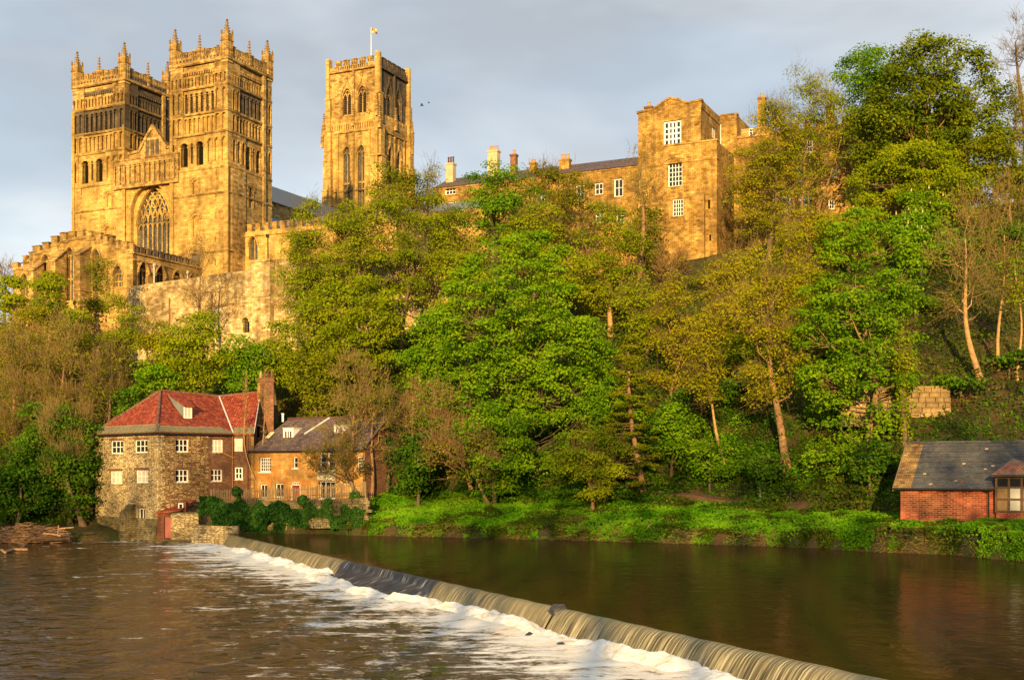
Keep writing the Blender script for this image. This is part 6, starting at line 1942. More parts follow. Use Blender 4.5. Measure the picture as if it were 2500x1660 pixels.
up_ = Vector(FBH.p(0, -5.2, RB)) - Vector(FBH.p(0, 0, 0)); up_.normalize()
for x, y, mt in ((840, 846, 'render_buff'), (1152, 762, 'render_buff'), (1385, 780, 'render_buff'), (1325, 805, 'clay_pot'), (888, 925, 'clay_pot'), (1140, 907, 'red_brick'), (1088, 903, 'clay_pot'), (1335, 650, 'render_buff')):
    for f in np.linspace(0, 1, 60):
        a, z = FBH.hit(*zs(x, y), 0.45 - f * 5.2)
        if z <= ZBE - 0.12 + f * RB + 0.08:
            break
    c = Vector(FBH.p(a, 0.45 - f * 5.2, ZBE - 0.12 + f * RB + 0.075))
    MB().hexa([c - FBH.a * 0.12, c + FBH.a * 0.12, c + FBH.a * 0.12 + up_ * 0.15, c - FBH.a * 0.12 + up_ * 0.15] + [p_ + Vector((0, 0, 0.03)) for p_ in (c - FBH.a * 0.12, c + FBH.a * 0.12, c + FBH.a * 0.12 + up_ * 0.15, c - FBH.a * 0.12 + up_ * 0.15)]).build('patched_slate', mt, r0)
MB().rod(FBH.p(v0, 0.52, ZBE - 0.12), FBH.p(FBH.hit(*zs(1400, 945))[0], 0.52, ZBE - 0.12), 0.075, 6).build('gutter', 'black_iron', bh_)
MB().hexa([FBH.p(v0, 0.44, ZBE - 0.32), FBH.p(v0 + 0.05, 0.44, ZBE - 0.32), FBH.p(v0 + 0.05, -4.75, ZBE + RB - 0.35), FBH.p(v0, -4.75, ZBE + RB - 0.35),
           FBH.p(v0 - 0.04, 0.47, ZBE - 0.1), FBH.p(v0 + 0.05, 0.47, ZBE - 0.1), FBH.p(v0 + 0.05, -4.75, ZBE + RB - 0.05), FBH.p(v0 - 0.04, -4.75, ZBE + RB - 0.05)]).build('bargeboard', 'grey_timber', bh_)
a, _ = FBH.hit(*zs(1352, 1050), 0.15)
MB().cyl(FBH.p(a, 0.12, 0), ZB - 0.3, ZBE - 0.35, 0.06, n=6).rod(FBH.p(a, 0.12, ZBE - 0.36), FBH.p(a - 0.25, 0.5, ZBE - 0.16), 0.05, 6).build('downpipe', 'black_iron', bh_)
# glazed bay with its own little roof
y0 = FBH.hit(*zs(1412, 1000), 0.5)[0]
by = MB()
FBY = FBH.off(0, 0.5)
zb0, zb1_, zbt = FBY.hit(*zs(1440, 1135))[1], FBY.hit(*zs(1440, 945))[1], FBY.hit(*zs(1440, 862))[1]
bay_o = MB().box(FBY, y0, y0 + 6.2, -3.4, -0.12, zb0 - 0.05, zbt).box(FBY, y0, y0 + 6.2, -0.12, 0.0, ZB - 0.5, zb0 - 0.1).build('bay', 'red_brick', bh_)
n = 7
pw = 6.2 / n
for i in range(n):
    for z0_, z1_ in ((zb0, (zb0 + zb1_) / 2), ((zb0 + zb1_) / 2, zb1_), (zb1_, zbt)):
        MB().box(FBY, y0 + i * pw + 0.07, y0 + (i + 1) * pw - 0.07, -0.1, -0.03, z0_ + 0.06, z1_ - 0.06).build('pane', ('amber_board' if (i + int(z0_ * 7)) % 3 else 'blind') if z0_ < zb1_ else 'glass', bay_o)
m = MB()
for i in range(n + 1):
    m.box(FBY, y0 + i * pw - 0.08, y0 + i * pw + 0.08, -0.12, 0.05, zb0 - 0.1, zbt)
for z_ in (zb0, (zb0 + zb1_) / 2, zb1_, zbt - 0.06):
    m.box(FBY, y0, y0 + 6.2, -0.12, 0.03, z_ - 0.07, z_ + 0.07)
m.build('timber_frame', 'brown_timber', bay_o)
MB().hexa([FBY.p(y0 - 0.35, 0.4, zbt), FBY.p(y0 + 6.5, 0.4, zbt), FBY.p(y0 + 6.5, -2.4, zbt), FBY.p(y0 - 0.35, -2.4, zbt),
           FBY.p(y0 - 0.35, 0.4, zbt + 0.16), FBY.p(y0 + 6.5, 0.4, zbt + 0.16), FBY.p(y0 + 6.5, -2.4, zbt + 0.16), FBY.p(y0 - 0.35, -2.4, zbt + 0.16)]).build('fascia', 'black_iron', bay_o)
za_ = FBY.hit(*zs(1545, 712), -1.2)
e0, e1 = y0 - 0.3, y0 + 4.4
m = MB()
c0, c1, c2, c3 = FBY.p(e0, 0.38, zbt + 0.16), FBY.p(e1, 0.38, zbt + 0.16), FBY.p(e1, -3.6, zbt + 0.16), FBY.p(e0, -3.6, zbt + 0.16)
tp = FBY.p(za_[0], -1.2, za_[1])
for tri in ((c0, c1, tp), (c1, c2, tp), (c2, c3, tp), (c3, c0, tp)):
    m.poly(*tri)
m.build('bay_roof', 'mossy_red_tile', bay_o)

# ------------------------------------------------------------------ block wall on the slope (every block a piece)
gpos = ground_at(2260, 1012)
FRW = Frame((gpos.x, gpos.y - 0.3), (1, -0.10), (-0.10, -1))
rw = thing('block_wall', 'short wall of big squared stones catching the sun on the wooded slope', 'wall', (gpos.x, gpos.y, gpos.z))
ae, ztw = FRW.hit(2322, 946)
as_, _ = FRW.hit(2052, 955)
rr2 = random.Random(12)
hrow = 0.46
nrow = 6
for r_ in range(nrow):
    zt_ = ztw - r_ * hrow
    x = as_
    while x < ae - 0.1:
        w = min(rr2.uniform(0.6, 1.3), ae - x)
        if w < 0.3:
            break
        MB().taper(FRW, x + 0.03, x + w - 0.03, -0.7, rr2.uniform(-0.02, 0.1), zt_ - hrow + 0.03, zt_ - 0.02, 0.02, 0.012).build('stone_block', 'lit_blocks', rw)
        x += w
MB().box(FRW, as_ + 0.05, ae - 0.05, -0.68, -0.08, ztw - nrow * hrow - 0.8, ztw - 0.03).build('core', 'mossy_wall', rw)
MB().box(FRW, as_, ae + 0.05, -0.75, 0.06, ztw - 0.005, ztw + 0.14).build('coping', 'lit_blocks', rw)

# ------------------------------------------------------------------ path and railing on the bank
def path(name, pix, w, label):
    pts = [ground_at(*p) for p in pix]
    m = MB()
    dense = []
    for p0, p1 in zip(pts[:-1], pts[1:]):
        for k in range(8):
            f = k / 8
            dense.append(p0.lerp(p1, f))
    dense.append(pts[-1])
    L = []
    for i, p in enumerate(dense):
        d = (dense[min(i + 1, len(dense) - 1)] - dense[max(i - 1, 0)])
        d.z = 0
        d.normalize()
        nrm = Vector((-d.y, d.x, 0))
        a, b = p + nrm * w / 2, p - nrm * w / 2
        zc_ = gz1(p.x, p.y) + 0.06
        L.append(((a.x, a.y, max(zc_, gz1(a.x, a.y) - 0.1)), (b.x, b.y, zc_), (a.x, a.y, zc_ - 0.5), (b.x, b.y, zc_ - 0.5)))
    for q0, q1 in zip(L[:-1], L[1:]):
        m.poly(q0[0], q0[1], q1[1], q1[0])
        m.poly(q0[1], q0[3], q1[3], q1[1])
        m.poly(q0[0], q1[0], q1[2], q0[2])
    tag(m.build(name, 'path_dirt', None, dense[0]), label, kind='structure')
    return [Vector(p) for p in dense]


PATH = path('path', [(1530, 1192), (1590, 1200), (1680, 1212), (1790, 1226), (1900, 1240), (2010, 1252), (2110, 1258), (2190, 1263)], 1.5, 'brown footpath along the river bank')
rail = thing('railing', 'thin dark metal railing beside the river path', 'railing', PATH[16])
pr_ = [ground_at(px, py) for px, py in ((1735, 1208), (1800, 1214), (1862, 1222), (1930, 1232), (2008, 1242))]
for p in pr_:
    MB().cyl((p.x, p.y), p.z - 0.3, p.z + 1.15, 0.04, n=6).build('post', 'black_iron', rail)
for h in (0.45, 0.8, 1.12):
    m = MB()
    for p0, p1 in zip(pr_[:-1], pr_[1:]):
        m.rod(p0 + Vector((0, 0, h)), p1 + Vector((0, 0, h)), 0.022, 5)
    m.build('rail', 'black_iron', rail)
# ------------------------------------------------------------------ vegetation
def segs(P0, P1, R0, R1, n=3):
    P0, P1 = np.asarray(P0, float), np.asarray(P1, float)
    R0, R1 = np.broadcast_to(np.asarray(R0, float), len(P0)), np.broadcast_to(np.asarray(R1, float), len(P0))
    d = P1 - P0
    d = d / np.maximum(np.linalg.norm(d, axis=1, keepdims=True), 1e-6)
    ref = np.where(np.abs(d[:, 2:3]) < 0.9, np.array([[0, 0, 1.0]]), np.array([[1.0, 0, 0]]))
    x = np.cross(d, ref); x /= np.linalg.norm(x, axis=1, keepdims=True)
    y = np.cross(d, x)
    an = 2 * np.pi * np.arange(n) / n
    rad = x[:, None] * np.cos(an)[None, :, None] + y[:, None] * np.sin(an)[None, :, None]
    v = np.stack([P0[:, None] + rad * R0[:, None, None], P1[:, None] + rad * R1[:, None, None]], 1)
    m = len(P0)
    b = (np.arange(m) * 2 * n)[:, None]
    i = np.arange(n)[None]; j = (i + 1) % n
    q = np.stack([b + i, b + j, b + n + j, b + n + i], -1).reshape(-1, 4)
    return v.reshape(-1, 3), q


def joinq(parts):
    vs_, qs, o_ = [], [], 0
    for v, q in parts:
        vs_.append(v); qs.append(q + o_)
        o_ += len(v)
    return np.concatenate(vs_), np.concatenate(qs)


def leafq(P, Nn, size, rg, aspect=0.62):
    """diamond leaf faces at P facing Nn"""
    m = len(P)
    Nn = Nn / np.maximum(np.linalg.norm(Nn, axis=1, keepdims=True), 1e-6)
    r = rg.normal(size=(m, 3))
    t1 = np.cross(Nn, r); t1 /= np.maximum(np.linalg.norm(t1, axis=1, keepdims=True), 1e-6)
    t2 = np.cross(Nn, t1)
    s = np.broadcast_to(np.asarray(size, float), m) * rg.uniform(0.65, 1.35, m)
    a = t1 * (s * 0.5)[:, None]; b = t2 * (s * 0.5 * aspect)[:, None]
    bend = Nn * (s * 0.12)[:, None]
    v = np.stack([P - a - bend, P + b, P + a - bend, P - b], 1).reshape(-1, 3)
    q = np.arange(4 * m).reshape(m, 4)
    return v, q


S_ = 2500 / 2361.0
TREES = []


def tree(label, cx, yt, yb, hw, Y, style='dense', leaf='leaf_bright', bark='bark_grey', seed=0, base=None, group='trees on the wooded bank', lai=None, ls=None, twig='twig_brown', clump=None, name='broadleaf_tree', asp=0.85, trunk_r=None, flat=0.5, multi=1, twd=1.0):
    rg = np.random.default_rng(1000 + seed)
    cx, yt, yb, hw = cx * S_, yt * S_, yb * S_, hw * S_
    if base is not None:
        B = ground_at(base[0] * S_, base[1] * S_)
        Y = B.y
    else:
        x = (cx - 1250) / FPX * Y
        B = Vector((x, Y, gz1(x, Y)))
    X = (cx - 1250) / FPX * Y
    zt, zb = CZ + (HOR - yt) / FPX * Y, CZ + (HOR - yb) / FPX * Y
    zb = max(zb, B.z + 0.6)
    zt = max(zt, zb + 2.0)
    rx, rz = hw / FPX * Y, (zt - zb) / 2
    ry = min(rx, 6.5) * asp
    c = np.array([X, Y, (zt + zb) / 2])
    Rv = np.array([rx, ry, rz])
    H = zt - B.z
    rc = clump or max(0.75, min(1.7, 0.24 * (rx + rz)))
    nc = int(np.clip(9.0 * (rx * rz) / (rc * rc) ** 1.0 * (0.6 if style in ('airy', 'bare') else 0.85), 14, 420))
    if style == 'larch':
        nt = max(7, int(H / 0.95))
        cl = []
        for k in range(nt):
            f = (k + 0.5) / nt
            rad = (1 - f) ** 0.8 * 1.0 + 0.08
            for j in range(rg.integers(6, 10)):
                an = rg.uniform(0, 2 * np.pi)
                rr_ = rad * rg.uniform(0.35, 1.0)
                cl.append([c[0] + rx * rr_ * np.cos(an), c[1] + ry * rr_ * np.sin(an), zb + 2 * rz * f - 0.25 * rr_ * rx + rg.normal(0, 0.15)])
        cl = np.array(cl); nc = len(cl)
        rc = clump or 0.75
        flat = 0.3
    else:
        d = rg.normal(size=(nc, 3)); d /= np.linalg.norm(d, axis=1, keepdims=True)
        ph = rg.uniform(0, 6.28, 4)
        az, el = np.arctan2(d[:, 1], d[:, 0]), d[:, 2]
        lump = 1 + 0.16 * np.sin(3 * az + ph[0] + 2 * el) + 0.13 * np.sin(5 * el + ph[1] + az) + 0.08 * np.sin(7 * az + ph[2])
        f = np.where(rg.random(nc) < 0.72, rg.uniform(0.74, 1.0, nc), rg.uniform(0.25, 0.74, nc))
        cl = c + d * np.minimum(f * lump * (1.15 if style == 'dense' else 1.07), 1.12)[:, None] * (Rv - np.array([rc, rc, rc * flat]) * 0.75).clip(0.2)
    # keep clumps above ground
    gg = gz(cl[:, 0], cl[:, 1]) + 0.5
    cl[:, 2] = np.maximum(cl[:, 2], gg)
    # skeleton
    r0 = trunk_r or (0.10 + 0.0165 * H)
    parts = []
    tipz = zb + 2 * rz * (0.62 if style != 'larch' else 0.97)
    nseg = 9
    bases = []
    for mi in range(multi):
        off = np.array([rg.normal(0, 0.5 * (multi > 1)), rg.normal(0, 0.3 * (multi > 1)), 0])
        tip = np.array([X + rg.normal(0, 0.12 * rx) + (mi - (multi - 1) / 2) * rx * 0.6 * (multi > 1), Y + rg.normal(0, 0.1), tipz])
        ts = np.linspace(0, 1, nseg + 1)
        b0 = np.array(B) + off - np.array([0, 0, 0.5])
        tr_ = b0 + (tip - b0) * ts[:, None]
        bow = rg.normal(0, 0.022 * H, 2)
        tr_[:, 0] += bow[0] * np.sin(np.pi * ts) + 0.01 * H * np.sin(ts * 7 + seed)
        tr_[:, 1] += bow[1] * np.sin(np.pi * ts)
        rad = r0 / math.sqrt(multi) * (1 - 0.80 * ts ** 0.9)
        rad[0] *= 1.5
        parts.append(segs(tr_[:-1], tr_[1:], rad[:-1], rad[1:], 7))
        bases.append((tr_, rad))
    K = max(4, min(14, nc // 7))
    own = rg.integers(0, multi, nc)
    an_i = rg.choice(nc, K, replace=False)
    D = np.linalg.norm(cl[:, None] - cl[an_i][None], axis=2)
    grp = D.argmin(1)
    seg0, seg1, ra, rb = [], [], [], []
    cand, crad = [], []
    if style == 'larch':
        tr_, rad = bases[0]
        for k in range(nc):
            z = cl[k, 2] + 0.1
            p = np.array([np.interp(z, tr_[:, 2], tr_[:, 0]), np.interp(z, tr_[:, 2], tr_[:, 1]), z])
            seg0.append(p); seg1.append(cl[k]); ra.append(0.05); rb.append(0.015)
    else:
        for g in range(K):
            mem = np.where(grp == g)[0]
            if not len(mem):
                continue
            cen = cl[mem].mean(0)
            tr_, rad = bases[g % multi]
            hd = math.hypot(cen[0] - X, cen[1] - Y)
            lo_ = max(B.z + 0.2 * H, zb - 0.05 * H)
            za = float(np.clip(cen[2] - hd * 0.8 - 0.15 * rz, lo_ + rg.uniform(0, 0.4) * max(0.0, tipz - lo_), max(tipz, lo_ + 0.1)))
            p = np.array([np.interp(za, tr_[:, 2], tr_[:, 0]), np.interp(za, tr_[:, 2], tr_[:, 1]), za])
            rr_ = float(np.interp(za, tr_[:, 2], rad))
            rl = min(rr_ * 0.6, 0.03 + 0.014 * np.linalg.norm(cen - p) + 0.012 * len(mem) ** 0.5)
            an = p + (cen - p) * 0.72
            mid = (p + an) / 2 + np.array([rg.normal(0, 0.2), rg.normal(0, 0.2), -0.06 * np.linalg.norm(an - p)])
            seg0 += [p, mid]; seg1 += [mid, an]; ra += [rl, rl * 0.75]; rb += [rl * 0.75, rl * 0.45]
            for fr_ in (0.35, 0.6, 0.8, 1.0):
                cand.append(p + (an - p) * fr_); crad.append(rl * (1 - 0.5 * fr_))
        for tr_, rad in bases:
            for k in range(len(tr_)):
                if tr_[k, 2] > zb - 0.05 * H:
                    cand.append(tr_[k]); crad.append(rad[k] * 0.45)
        cand = np.array(cand); crad = np.array(crad)
        for k in range(nc):
            e = cl[k]
            dd_ = np.linalg.norm(cand - e, axis=1)
            cost = dd_ + 0.9 * np.maximum(0, cand[:, 2] - e[2] + 0.25 * dd_) + rg.random(len(cand)) * 0.5
            j = int(cost.argmin())
            sp = cand[j]
            r1_ = min(crad[j] * 0.7, 0.02 + 0.012 * dd_[j])
            m2 = sp + (e - sp) * 0.5 + rg.normal(0, 0.1, 3) - np.array([0, 0, 0.05 * dd_[j]])
            seg0 += [sp, m2]; seg1 += [m2, e]; ra += [r1_, max(0.016, r1_ * 0.7)]; rb += [max(0.016, r1_ * 0.7), 0.013]
    parts.append(segs(np.array(seg0), np.array(seg1), np.array(ra), np.array(rb), 4))
    base = np.array(B)
    o = thing(name, label, 'tree', B, group)
    v, q = joinq(parts)
    link('trunk', np_mesh('trunk', v - base, q, bark, smooth=True), o)
    # fine twigs
    if style in ('airy', 'bare'):
        nt = int((15 if style == 'bare' else 8) * nc * (rc / 1.2) * twd)
        ci = rg.integers(0, nc, nt)
        outw = cl[ci] - (c - np.array([0, 0, 0.5 * rz]))
        outw /= np.maximum(np.linalg.norm(outw, axis=1, keepdims=True), 1e-6)
        dr = outw * 0.75 + rg.normal(size=(nt, 3)) * 0.55 + np.array([0, 0, 0.35])
        dr /= np.linalg.norm(dr, axis=1, keepdims=True)
        st = cl[ci] + rg.normal(size=(nt, 3)) * rc * 0.22
        ln = rc * rg.uniform(0.5, 1.15, nt)
        md = st + dr * (ln * 0.55)[:, None]
        en = md + (dr + rg.normal(size=(nt, 3)) * 0.3 + np.array([0, 0, 0.12])) * (ln * 0.5)[:, None]
        wr = 0.020 if style == 'bare' else 0.016
        tp_ = [segs(st, md, wr, wr * 0.75, 3), segs(md, en, wr * 0.75, wr * 0.45, 3)]
        for k in range(2):
            f = rg.uniform(0.15, 0.95, nt)[:, None]
            s0 = st + (en - st) * f
            s1 = s0 + (dr * 0.7 + rg.normal(size=(nt, 3)) * 0.6) * (ln * rg.uniform(0.25, 0.5, nt))[:, None]
            tp_.append(segs(s0, s1, wr * 0.6, wr * 0.35, 3))
        v, q = joinq(tp_)
        link('twigs', np_mesh('twigs', v - base, q, twig), o)
    if style != 'bare' or lai:
        ls = ls or (0.32 if style == 'dense' else 0.26)
        LA = lai if lai is not None else {'dense': 4.2, 'airy': 1.15, 'larch': 1.9, 'bare': 0.3}[style]
        nl = int(LA * math.pi * rx * rz / (ls * ls * 0.31))
        nl = min(nl, 44000)
        ci = rg.integers(0, nc, nl)
        vdir = rg.normal(size=(nl, 3)); vdir /= np.linalg.norm(vdir, axis=1, keepdims=True)
        vdir[:, 2] = np.where(rg.random(nl) < 0.6, np.abs(vdir[:, 2]), vdir[:, 2])
        rad = rc * rg.uniform(0.35, 1.08, nl) * rg.uniform(0.8, 1.2, nc)[ci]
        P = cl[ci] + vdir * rad[:, None] * np.array([1, 1, flat])
        P[:, 2] -= 0.12 * (rad * np.hypot(vdir[:, 0], vdir[:, 1])) ** 2      # sprays droop at their edges
        Nn = vdir * 0.6 + np.array([0, -0.5, 0.5]) + rg.normal(size=(nl, 3)) * 0.42
        v, q = leafq(P, Nn, ls, rg)
        cr = rg.random(nc)
        tint = np.clip(0.42 * cr[ci] + 0.58 * rg.random(nl), 0, 1)
        link('crown', np_mesh('crown', v - base, q, leaf, tint), o)
    TREES.append((o, cl, B, rc))
    return o, cl, B


T = tree
SPR = 'trees on the wooded bank'
# --- left side, below the chapel
T('low bright green treetop at the left edge below the chapel', 20, 636, 730, 62, 152, 'dense', 'leaf_fresh', seed=1)
T('bright green bushy tree in front of the chapel buttresses', 112, 622, 770, 48, 150, 'dense', 'leaf_fresh', seed=2)
T('yellow-green thinly leaved tree beside the left edge, under the chapel', 52, 690, 900, 105, 146, 'airy', 'leaf_yellow', seed=3, lai=2.2)
T('small fresh green tree below the chapel corner', 172, 712, 800, 46, 147, 'dense', 'leaf_fresh', seed=4)
T('ragged ivy-grown tree standing against the chapel wall', 228, 566, 745, 42, 160, 'airy', 'leaf_olive', 'bark_warm', seed=5, lai=1.6, twig='twig_brown')
T('round bushy tree with green top between chapel and mill', 280, 668, 860, 72, 150, 'airy', 'leaf_fresh', seed=6, lai=2.2)
T('leafless brown tree high on the slope at the left edge', 40, 760, 1010, 100, 140, 'bare', 'leaf_olive', 'bark_warm', seed=7, lai=0.4, twig='twig_tan')
T('leafless brown tree on the slope left of the mill roof', 150, 740, 1010, 100, 141, 'bare', 'leaf_olive', 'bark_warm', seed=8, lai=0.4, twig='twig_tan')
T('twiggy brown thicket tree just above the mill roof hip', 250, 800, 990, 80, 138, 'bare', 'leaf_olive', seed=9, lai=0.5, twig='twig_brown')
T('brown twiggy tree low at the left edge above the dark evergreens', 30, 900, 1120, 90, 133, 'bare', 'leaf_olive', seed=10, lai=0.5, twig='twig_brown')
T('dark evergreen overhanging the driftwood at the left edge', 40, 1020, 1215, 88, 127, 'dense', 'leaf_dark', seed=11, lai=4.0)
T('dark evergreen between the driftwood and the mill', 165, 940, 1215, 78, 129, 'dense', 'leaf_dark', seed=12)
T('darkest evergreen behind the bare tree beside the mill', 95, 930, 1130, 85, 131, 'dense', 'leaf_dark', seed=13)
T('grey bare tree leaning over the driftwood beside the mill', 150, 880, 1190, 75, 125, 'bare', 'leaf_ivy', 'bark_grey', seed=14, base=(192, 1212), twig='twig_tan', lai=0.2)
T('bright spring maple directly above the mill roof apex', 455, 712, 915, 98, 139, 'dense', 'leaf_fresh', seed=15, lai=3.6)
T('green tree tucked behind the mill roof ridge', 350, 830, 940, 62, 136, 'dense', 'leaf_bright', seed=16, lai=3.0)
T('green tree behind the mill between maple and chimney', 560, 775, 925, 66, 139, 'dense', 'leaf_bright', seed=17)
T('thin pale leafless tree in front of the near cathedral tower', 465, 556, 760, 66, 157, 'bare', 'leaf_olive', 'bark_warm', seed=18, twd=0.5, twig='twig_tan', clump=1.2)
T('green tree above the mill chimney', 640, 740, 920, 66, 141, 'dense', 'leaf_fresh', seed=19, lai=3.0)
T('slim bare sapling in front of the mill wing', 566, 850, 1030, 16, 119, 'bare', 'leaf_olive', 'bark_pale', seed=20, base=(607, 1150), twig='twig_tan', clump=0.6, trunk_r=0.1, name='sapling', twd=0.22)
T('slim bare sapling in front of the cottage wall', 612, 850, 1020, 16, 119, 'bare', 'leaf_olive', 'bark_pale', seed=21, base=(617, 1152), twig='twig_tan', clump=0.6, trunk_r=0.09, name='sapling', twd=0.22)
# --- middle slope
T('tall slender green tree just right of the near cathedral tower', 702, 462, 800, 78, 153, 'airy', 'leaf_fresh', seed=22, lai=2.2)
T('leafy green tree on the slope above the cottage roof', 745, 640, 880, 88, 146, 'dense', 'leaf_fresh', seed=23, lai=2.8)
T('olive round-headed tree in front of the crossing tower', 915, 370, 510, 74, 157, 'dense', 'leaf_olive', seed=24, lai=3.0)
T('airy budding tree between crossing tower and college range', 985, 360, 520, 56, 161, 'airy', 'leaf_olive', seed=25, lai=1.2)
T('wide spreading green tree with dark limbs below the crossing tower', 905, 430, 710, 165, 149, 'airy', 'leaf_fresh', 'bark_grey', seed=26, lai=2.8, multi=2)
T('green tree with flat layered sprays below the spreading tree', 850, 640, 850, 100, 142, 'dense', 'leaf_fresh', seed=27, lai=3.0)
T('round green tree hiding the middle of the college range', 1148, 380, 575, 118, 152, 'dense', 'leaf_bright', seed=28, lai=3.2)
T('brownish budding tree in front of the college range windows', 1275, 362, 580, 112, 157, 'airy', 'leaf_olive', 'bark_warm', seed=29, lai=1.7)
T('huge bright green maple in the middle of the slope', 1195, 548, 1130, 190, 126, 'dense', 'leaf_bright', seed=30, lai=4.6, clump=1.35)
T('green maple shouldering the huge one on its left', 1000, 690, 960, 92, 132, 'dense', 'leaf_bright', seed=31, lai=4.0)
T('dense green tree low beneath the huge maple', 1140, 930, 1150, 110, 119, 'dense', 'leaf_bright', seed=32, lai=3.6)
T('yellow-green tree with a pale trunk right of the huge maple', 1405, 440, 770, 95, 146, 'airy', 'leaf_fresh', 'bark_pale', seed=33, lai=2.6)
T('fresh green treetop between the maple and the college range', 1300, 560, 740, 80, 141, 'dense', 'leaf_fresh', seed=34, lai=3.2)
T('tall bare pale tree in front of the gabled block', 1478, 300, 560, 52, 151, 'bare', 'leaf_olive', 'bark_warm', seed=35, twig='twig_tan', lai=0.15, twd=0.3)
T('ivy-green tree at the foot of the gabled block', 1490, 470, 640, 52, 153, 'dense', 'leaf_olive', seed=36, lai=2.2)
T('twiggy reddish-brown bush tree at the base of the gabled block', 1545, 560, 700, 50, 150, 'bare', 'leaf_olive', 'bark_warm', seed=37, twig='twig_pink', lai=0.3)
T('dense round leafless tree over the end of the cottage', 835, 828, 1070, 104, 121, 'bare', 'leaf_olive', 'bark_warm', seed=38, twd=0.8, base=(858, 1160), lai=0.35, twig='twig_tan', multi=2, clump=1.1)
T('low spreading bare tree in front of the cottage windows', 770, 1010, 1120, 80, 118, 'bare', 'leaf_olive', 'bark_grey', seed=39, base=(845, 1175), lai=0.35, twig='twig_brown', clump=0.8)
T('pale birch-like trunk right of the cottage trees', 950, 880, 985, 34, 126, 'bare', 'leaf_olive', 'bark_pale', seed=40, base=(962, 1065), twig='twig_pink', trunk_r=0.22)
T('ivy-clad trunk tree beside the cottage end', 900, 960, 1090, 46, 122, 'bare', 'leaf_ivy', 'bark_grey', seed=41, base=(893, 1150), lai=0.6, twig='twig_brown')
T('drooping pinkish-brown twiggy tree leaning over the bank', 1065, 985, 1110, 130, 116, 'bare', 'leaf_olive', 'bark_warm', seed=42, base=(1140, 1172), twig='twig_pink', lai=0.5, flat=0.4)
T('short-trunked brown twig tree behind the leaning one', 1010, 890, 1070, 90, 121, 'bare', 'leaf_bright', 'bark_warm', seed=43, base=(1095, 1140), twig='twig_pink', lai=0.8)
T('small light green tree alone on the grassy bank', 1352, 985, 1165, 105, 110, 'airy', 'leaf_fresh', 'bark_warm', seed=44, base=(1366, 1183), lai=2.6, ls=0.24, flat=0.35)
T('slender larch with tiered branches beside the path', 1452, 770, 1110, 92, 112, 'larch', 'leaf_olive', 'bark_warm', seed=45, base=(1482, 1143), lai=2.2, ls=0.22, name='larch_tree')
T('green bush tree behind the larch', 1420, 840, 1080, 80, 122, 'dense', 'leaf_bright', seed=46, lai=3.0)
T('budding yellow-brown tree left of the leaning trunk', 1560, 640, 1000, 88, 131, 'airy', 'leaf_yellow', 'bark_warm', seed=47, lai=1.3, multi=2)
T('slim tree with a leaning pale trunk in the middle of the slope', 1635, 690, 960, 62, 124, 'airy', 'leaf_yellow', 'bark_pale', seed=48, base=(1683, 1082), lai=1.3, trunk_r=0.2)
T('leafy green thicket tree behind the leaning trunk', 1620, 880, 1040, 90, 128, 'dense', 'leaf_dark', seed=49, lai=2.6)
T('tall golden budding tree with a thick reddish trunk', 1790, 520, 960, 118, 120, 'airy', 'leaf_yellow', 'bark_warm', seed=50, base=(1815, 1084), lai=1.5, twig='twig_tan', trunk_r=0.48)
T('golden budding tree below the gabled block', 1690, 560, 860, 92, 135, 'airy', 'leaf_yellow', 'bark_warm', seed=51, lai=1.5, twig='twig_tan')
T('dark green thicket tree beside the thick reddish trunk', 1740, 870, 1050, 84, 127, 'dense', 'leaf_dark', seed=52, lai=2.4)
# --- right side
T('yellow-green airy tree in front of the gabled block corner', 1770, 245, 640, 100, 150, 'airy', 'leaf_yellow', seed=53, lai=1.7)
T('thin open tree with forked trunks before the battlements', 1860, 160, 480, 118, 154, 'airy', 'leaf_fresh', 'bark_warm', seed=54, lai=1.4, multi=3)
T('yellowish low tree beneath the battlemented range', 1870, 470, 660, 92, 146, 'airy', 'leaf_yellow', seed=55, lai=1.8)
T('great domed oak crowning the right of the skyline', 2145, 96, 480, 188, 152, 'dense', 'leaf_oak', 'bark_warm', seed=56, lai=6.2, clump=1.7, flat=0.75, ls=0.38)
T('bright green treetop behind the domed oak', 2010, 106, 330, 98, 159, 'dense', 'leaf_bright', seed=57, lai=4.4, flat=0.7)
T('green tree spreading below the domed oak', 2120, 330, 580, 165, 145, 'dense', 'leaf_fresh', seed=58, lai=4.2)
T('dark green tree filling the right edge below the oak', 2290, 300, 560, 80, 146, 'dense', 'leaf_olive', seed=59, lai=3.6)
o_, cl_, B_ = T('bright horse chestnut with candle blossoms', 2125, 440, 740, 84, 134, 'dense', 'leaf_bright', seed=60, lai=4.2)
vv, qq = [], []
rgb = np.random.default_rng(5)
tops_ = cl_[np.argsort(-(cl_[:, 2] - 0.6 * cl_[:, 1]))][:70]
P0 = tops_ + rgb.normal(0, 0.5, tops_.shape) + np.array([0, -0.5, 0.5])
v, q = joinq([segs(P0, P0 + np.array([0, 0, 0.4]), 0.10, 0.03, 5)])
link('blossom', np_mesh('blossom', v - np.array(B_), q, 'blossom', np.full(len(q), 0.6)), o_)
T('big green sycamore above the boathouse end', 1985, 505, 1010, 150, 122, 'dense', 'leaf_bright', 'bark_warm', seed=61, base=(2000, 1062), lai=3.8, clump=1.3)
T('bright green tree behind the block wall', 2110, 690, 900, 88, 128, 'dense', 'leaf_bright', seed=62, lai=3.6)
T('low green tree between thick trunk and block wall', 1930, 880, 1060, 80, 117, 'dense', 'leaf_bright', seed=63, lai=2.8)
T('ivy-covered trunk standing before the block wall', 2086, 760, 905, 36, 118, 'airy', 'leaf_fresh', 'bark_grey', seed=64, base=(2086, 1030), lai=1.5, trunk_r=0.3)
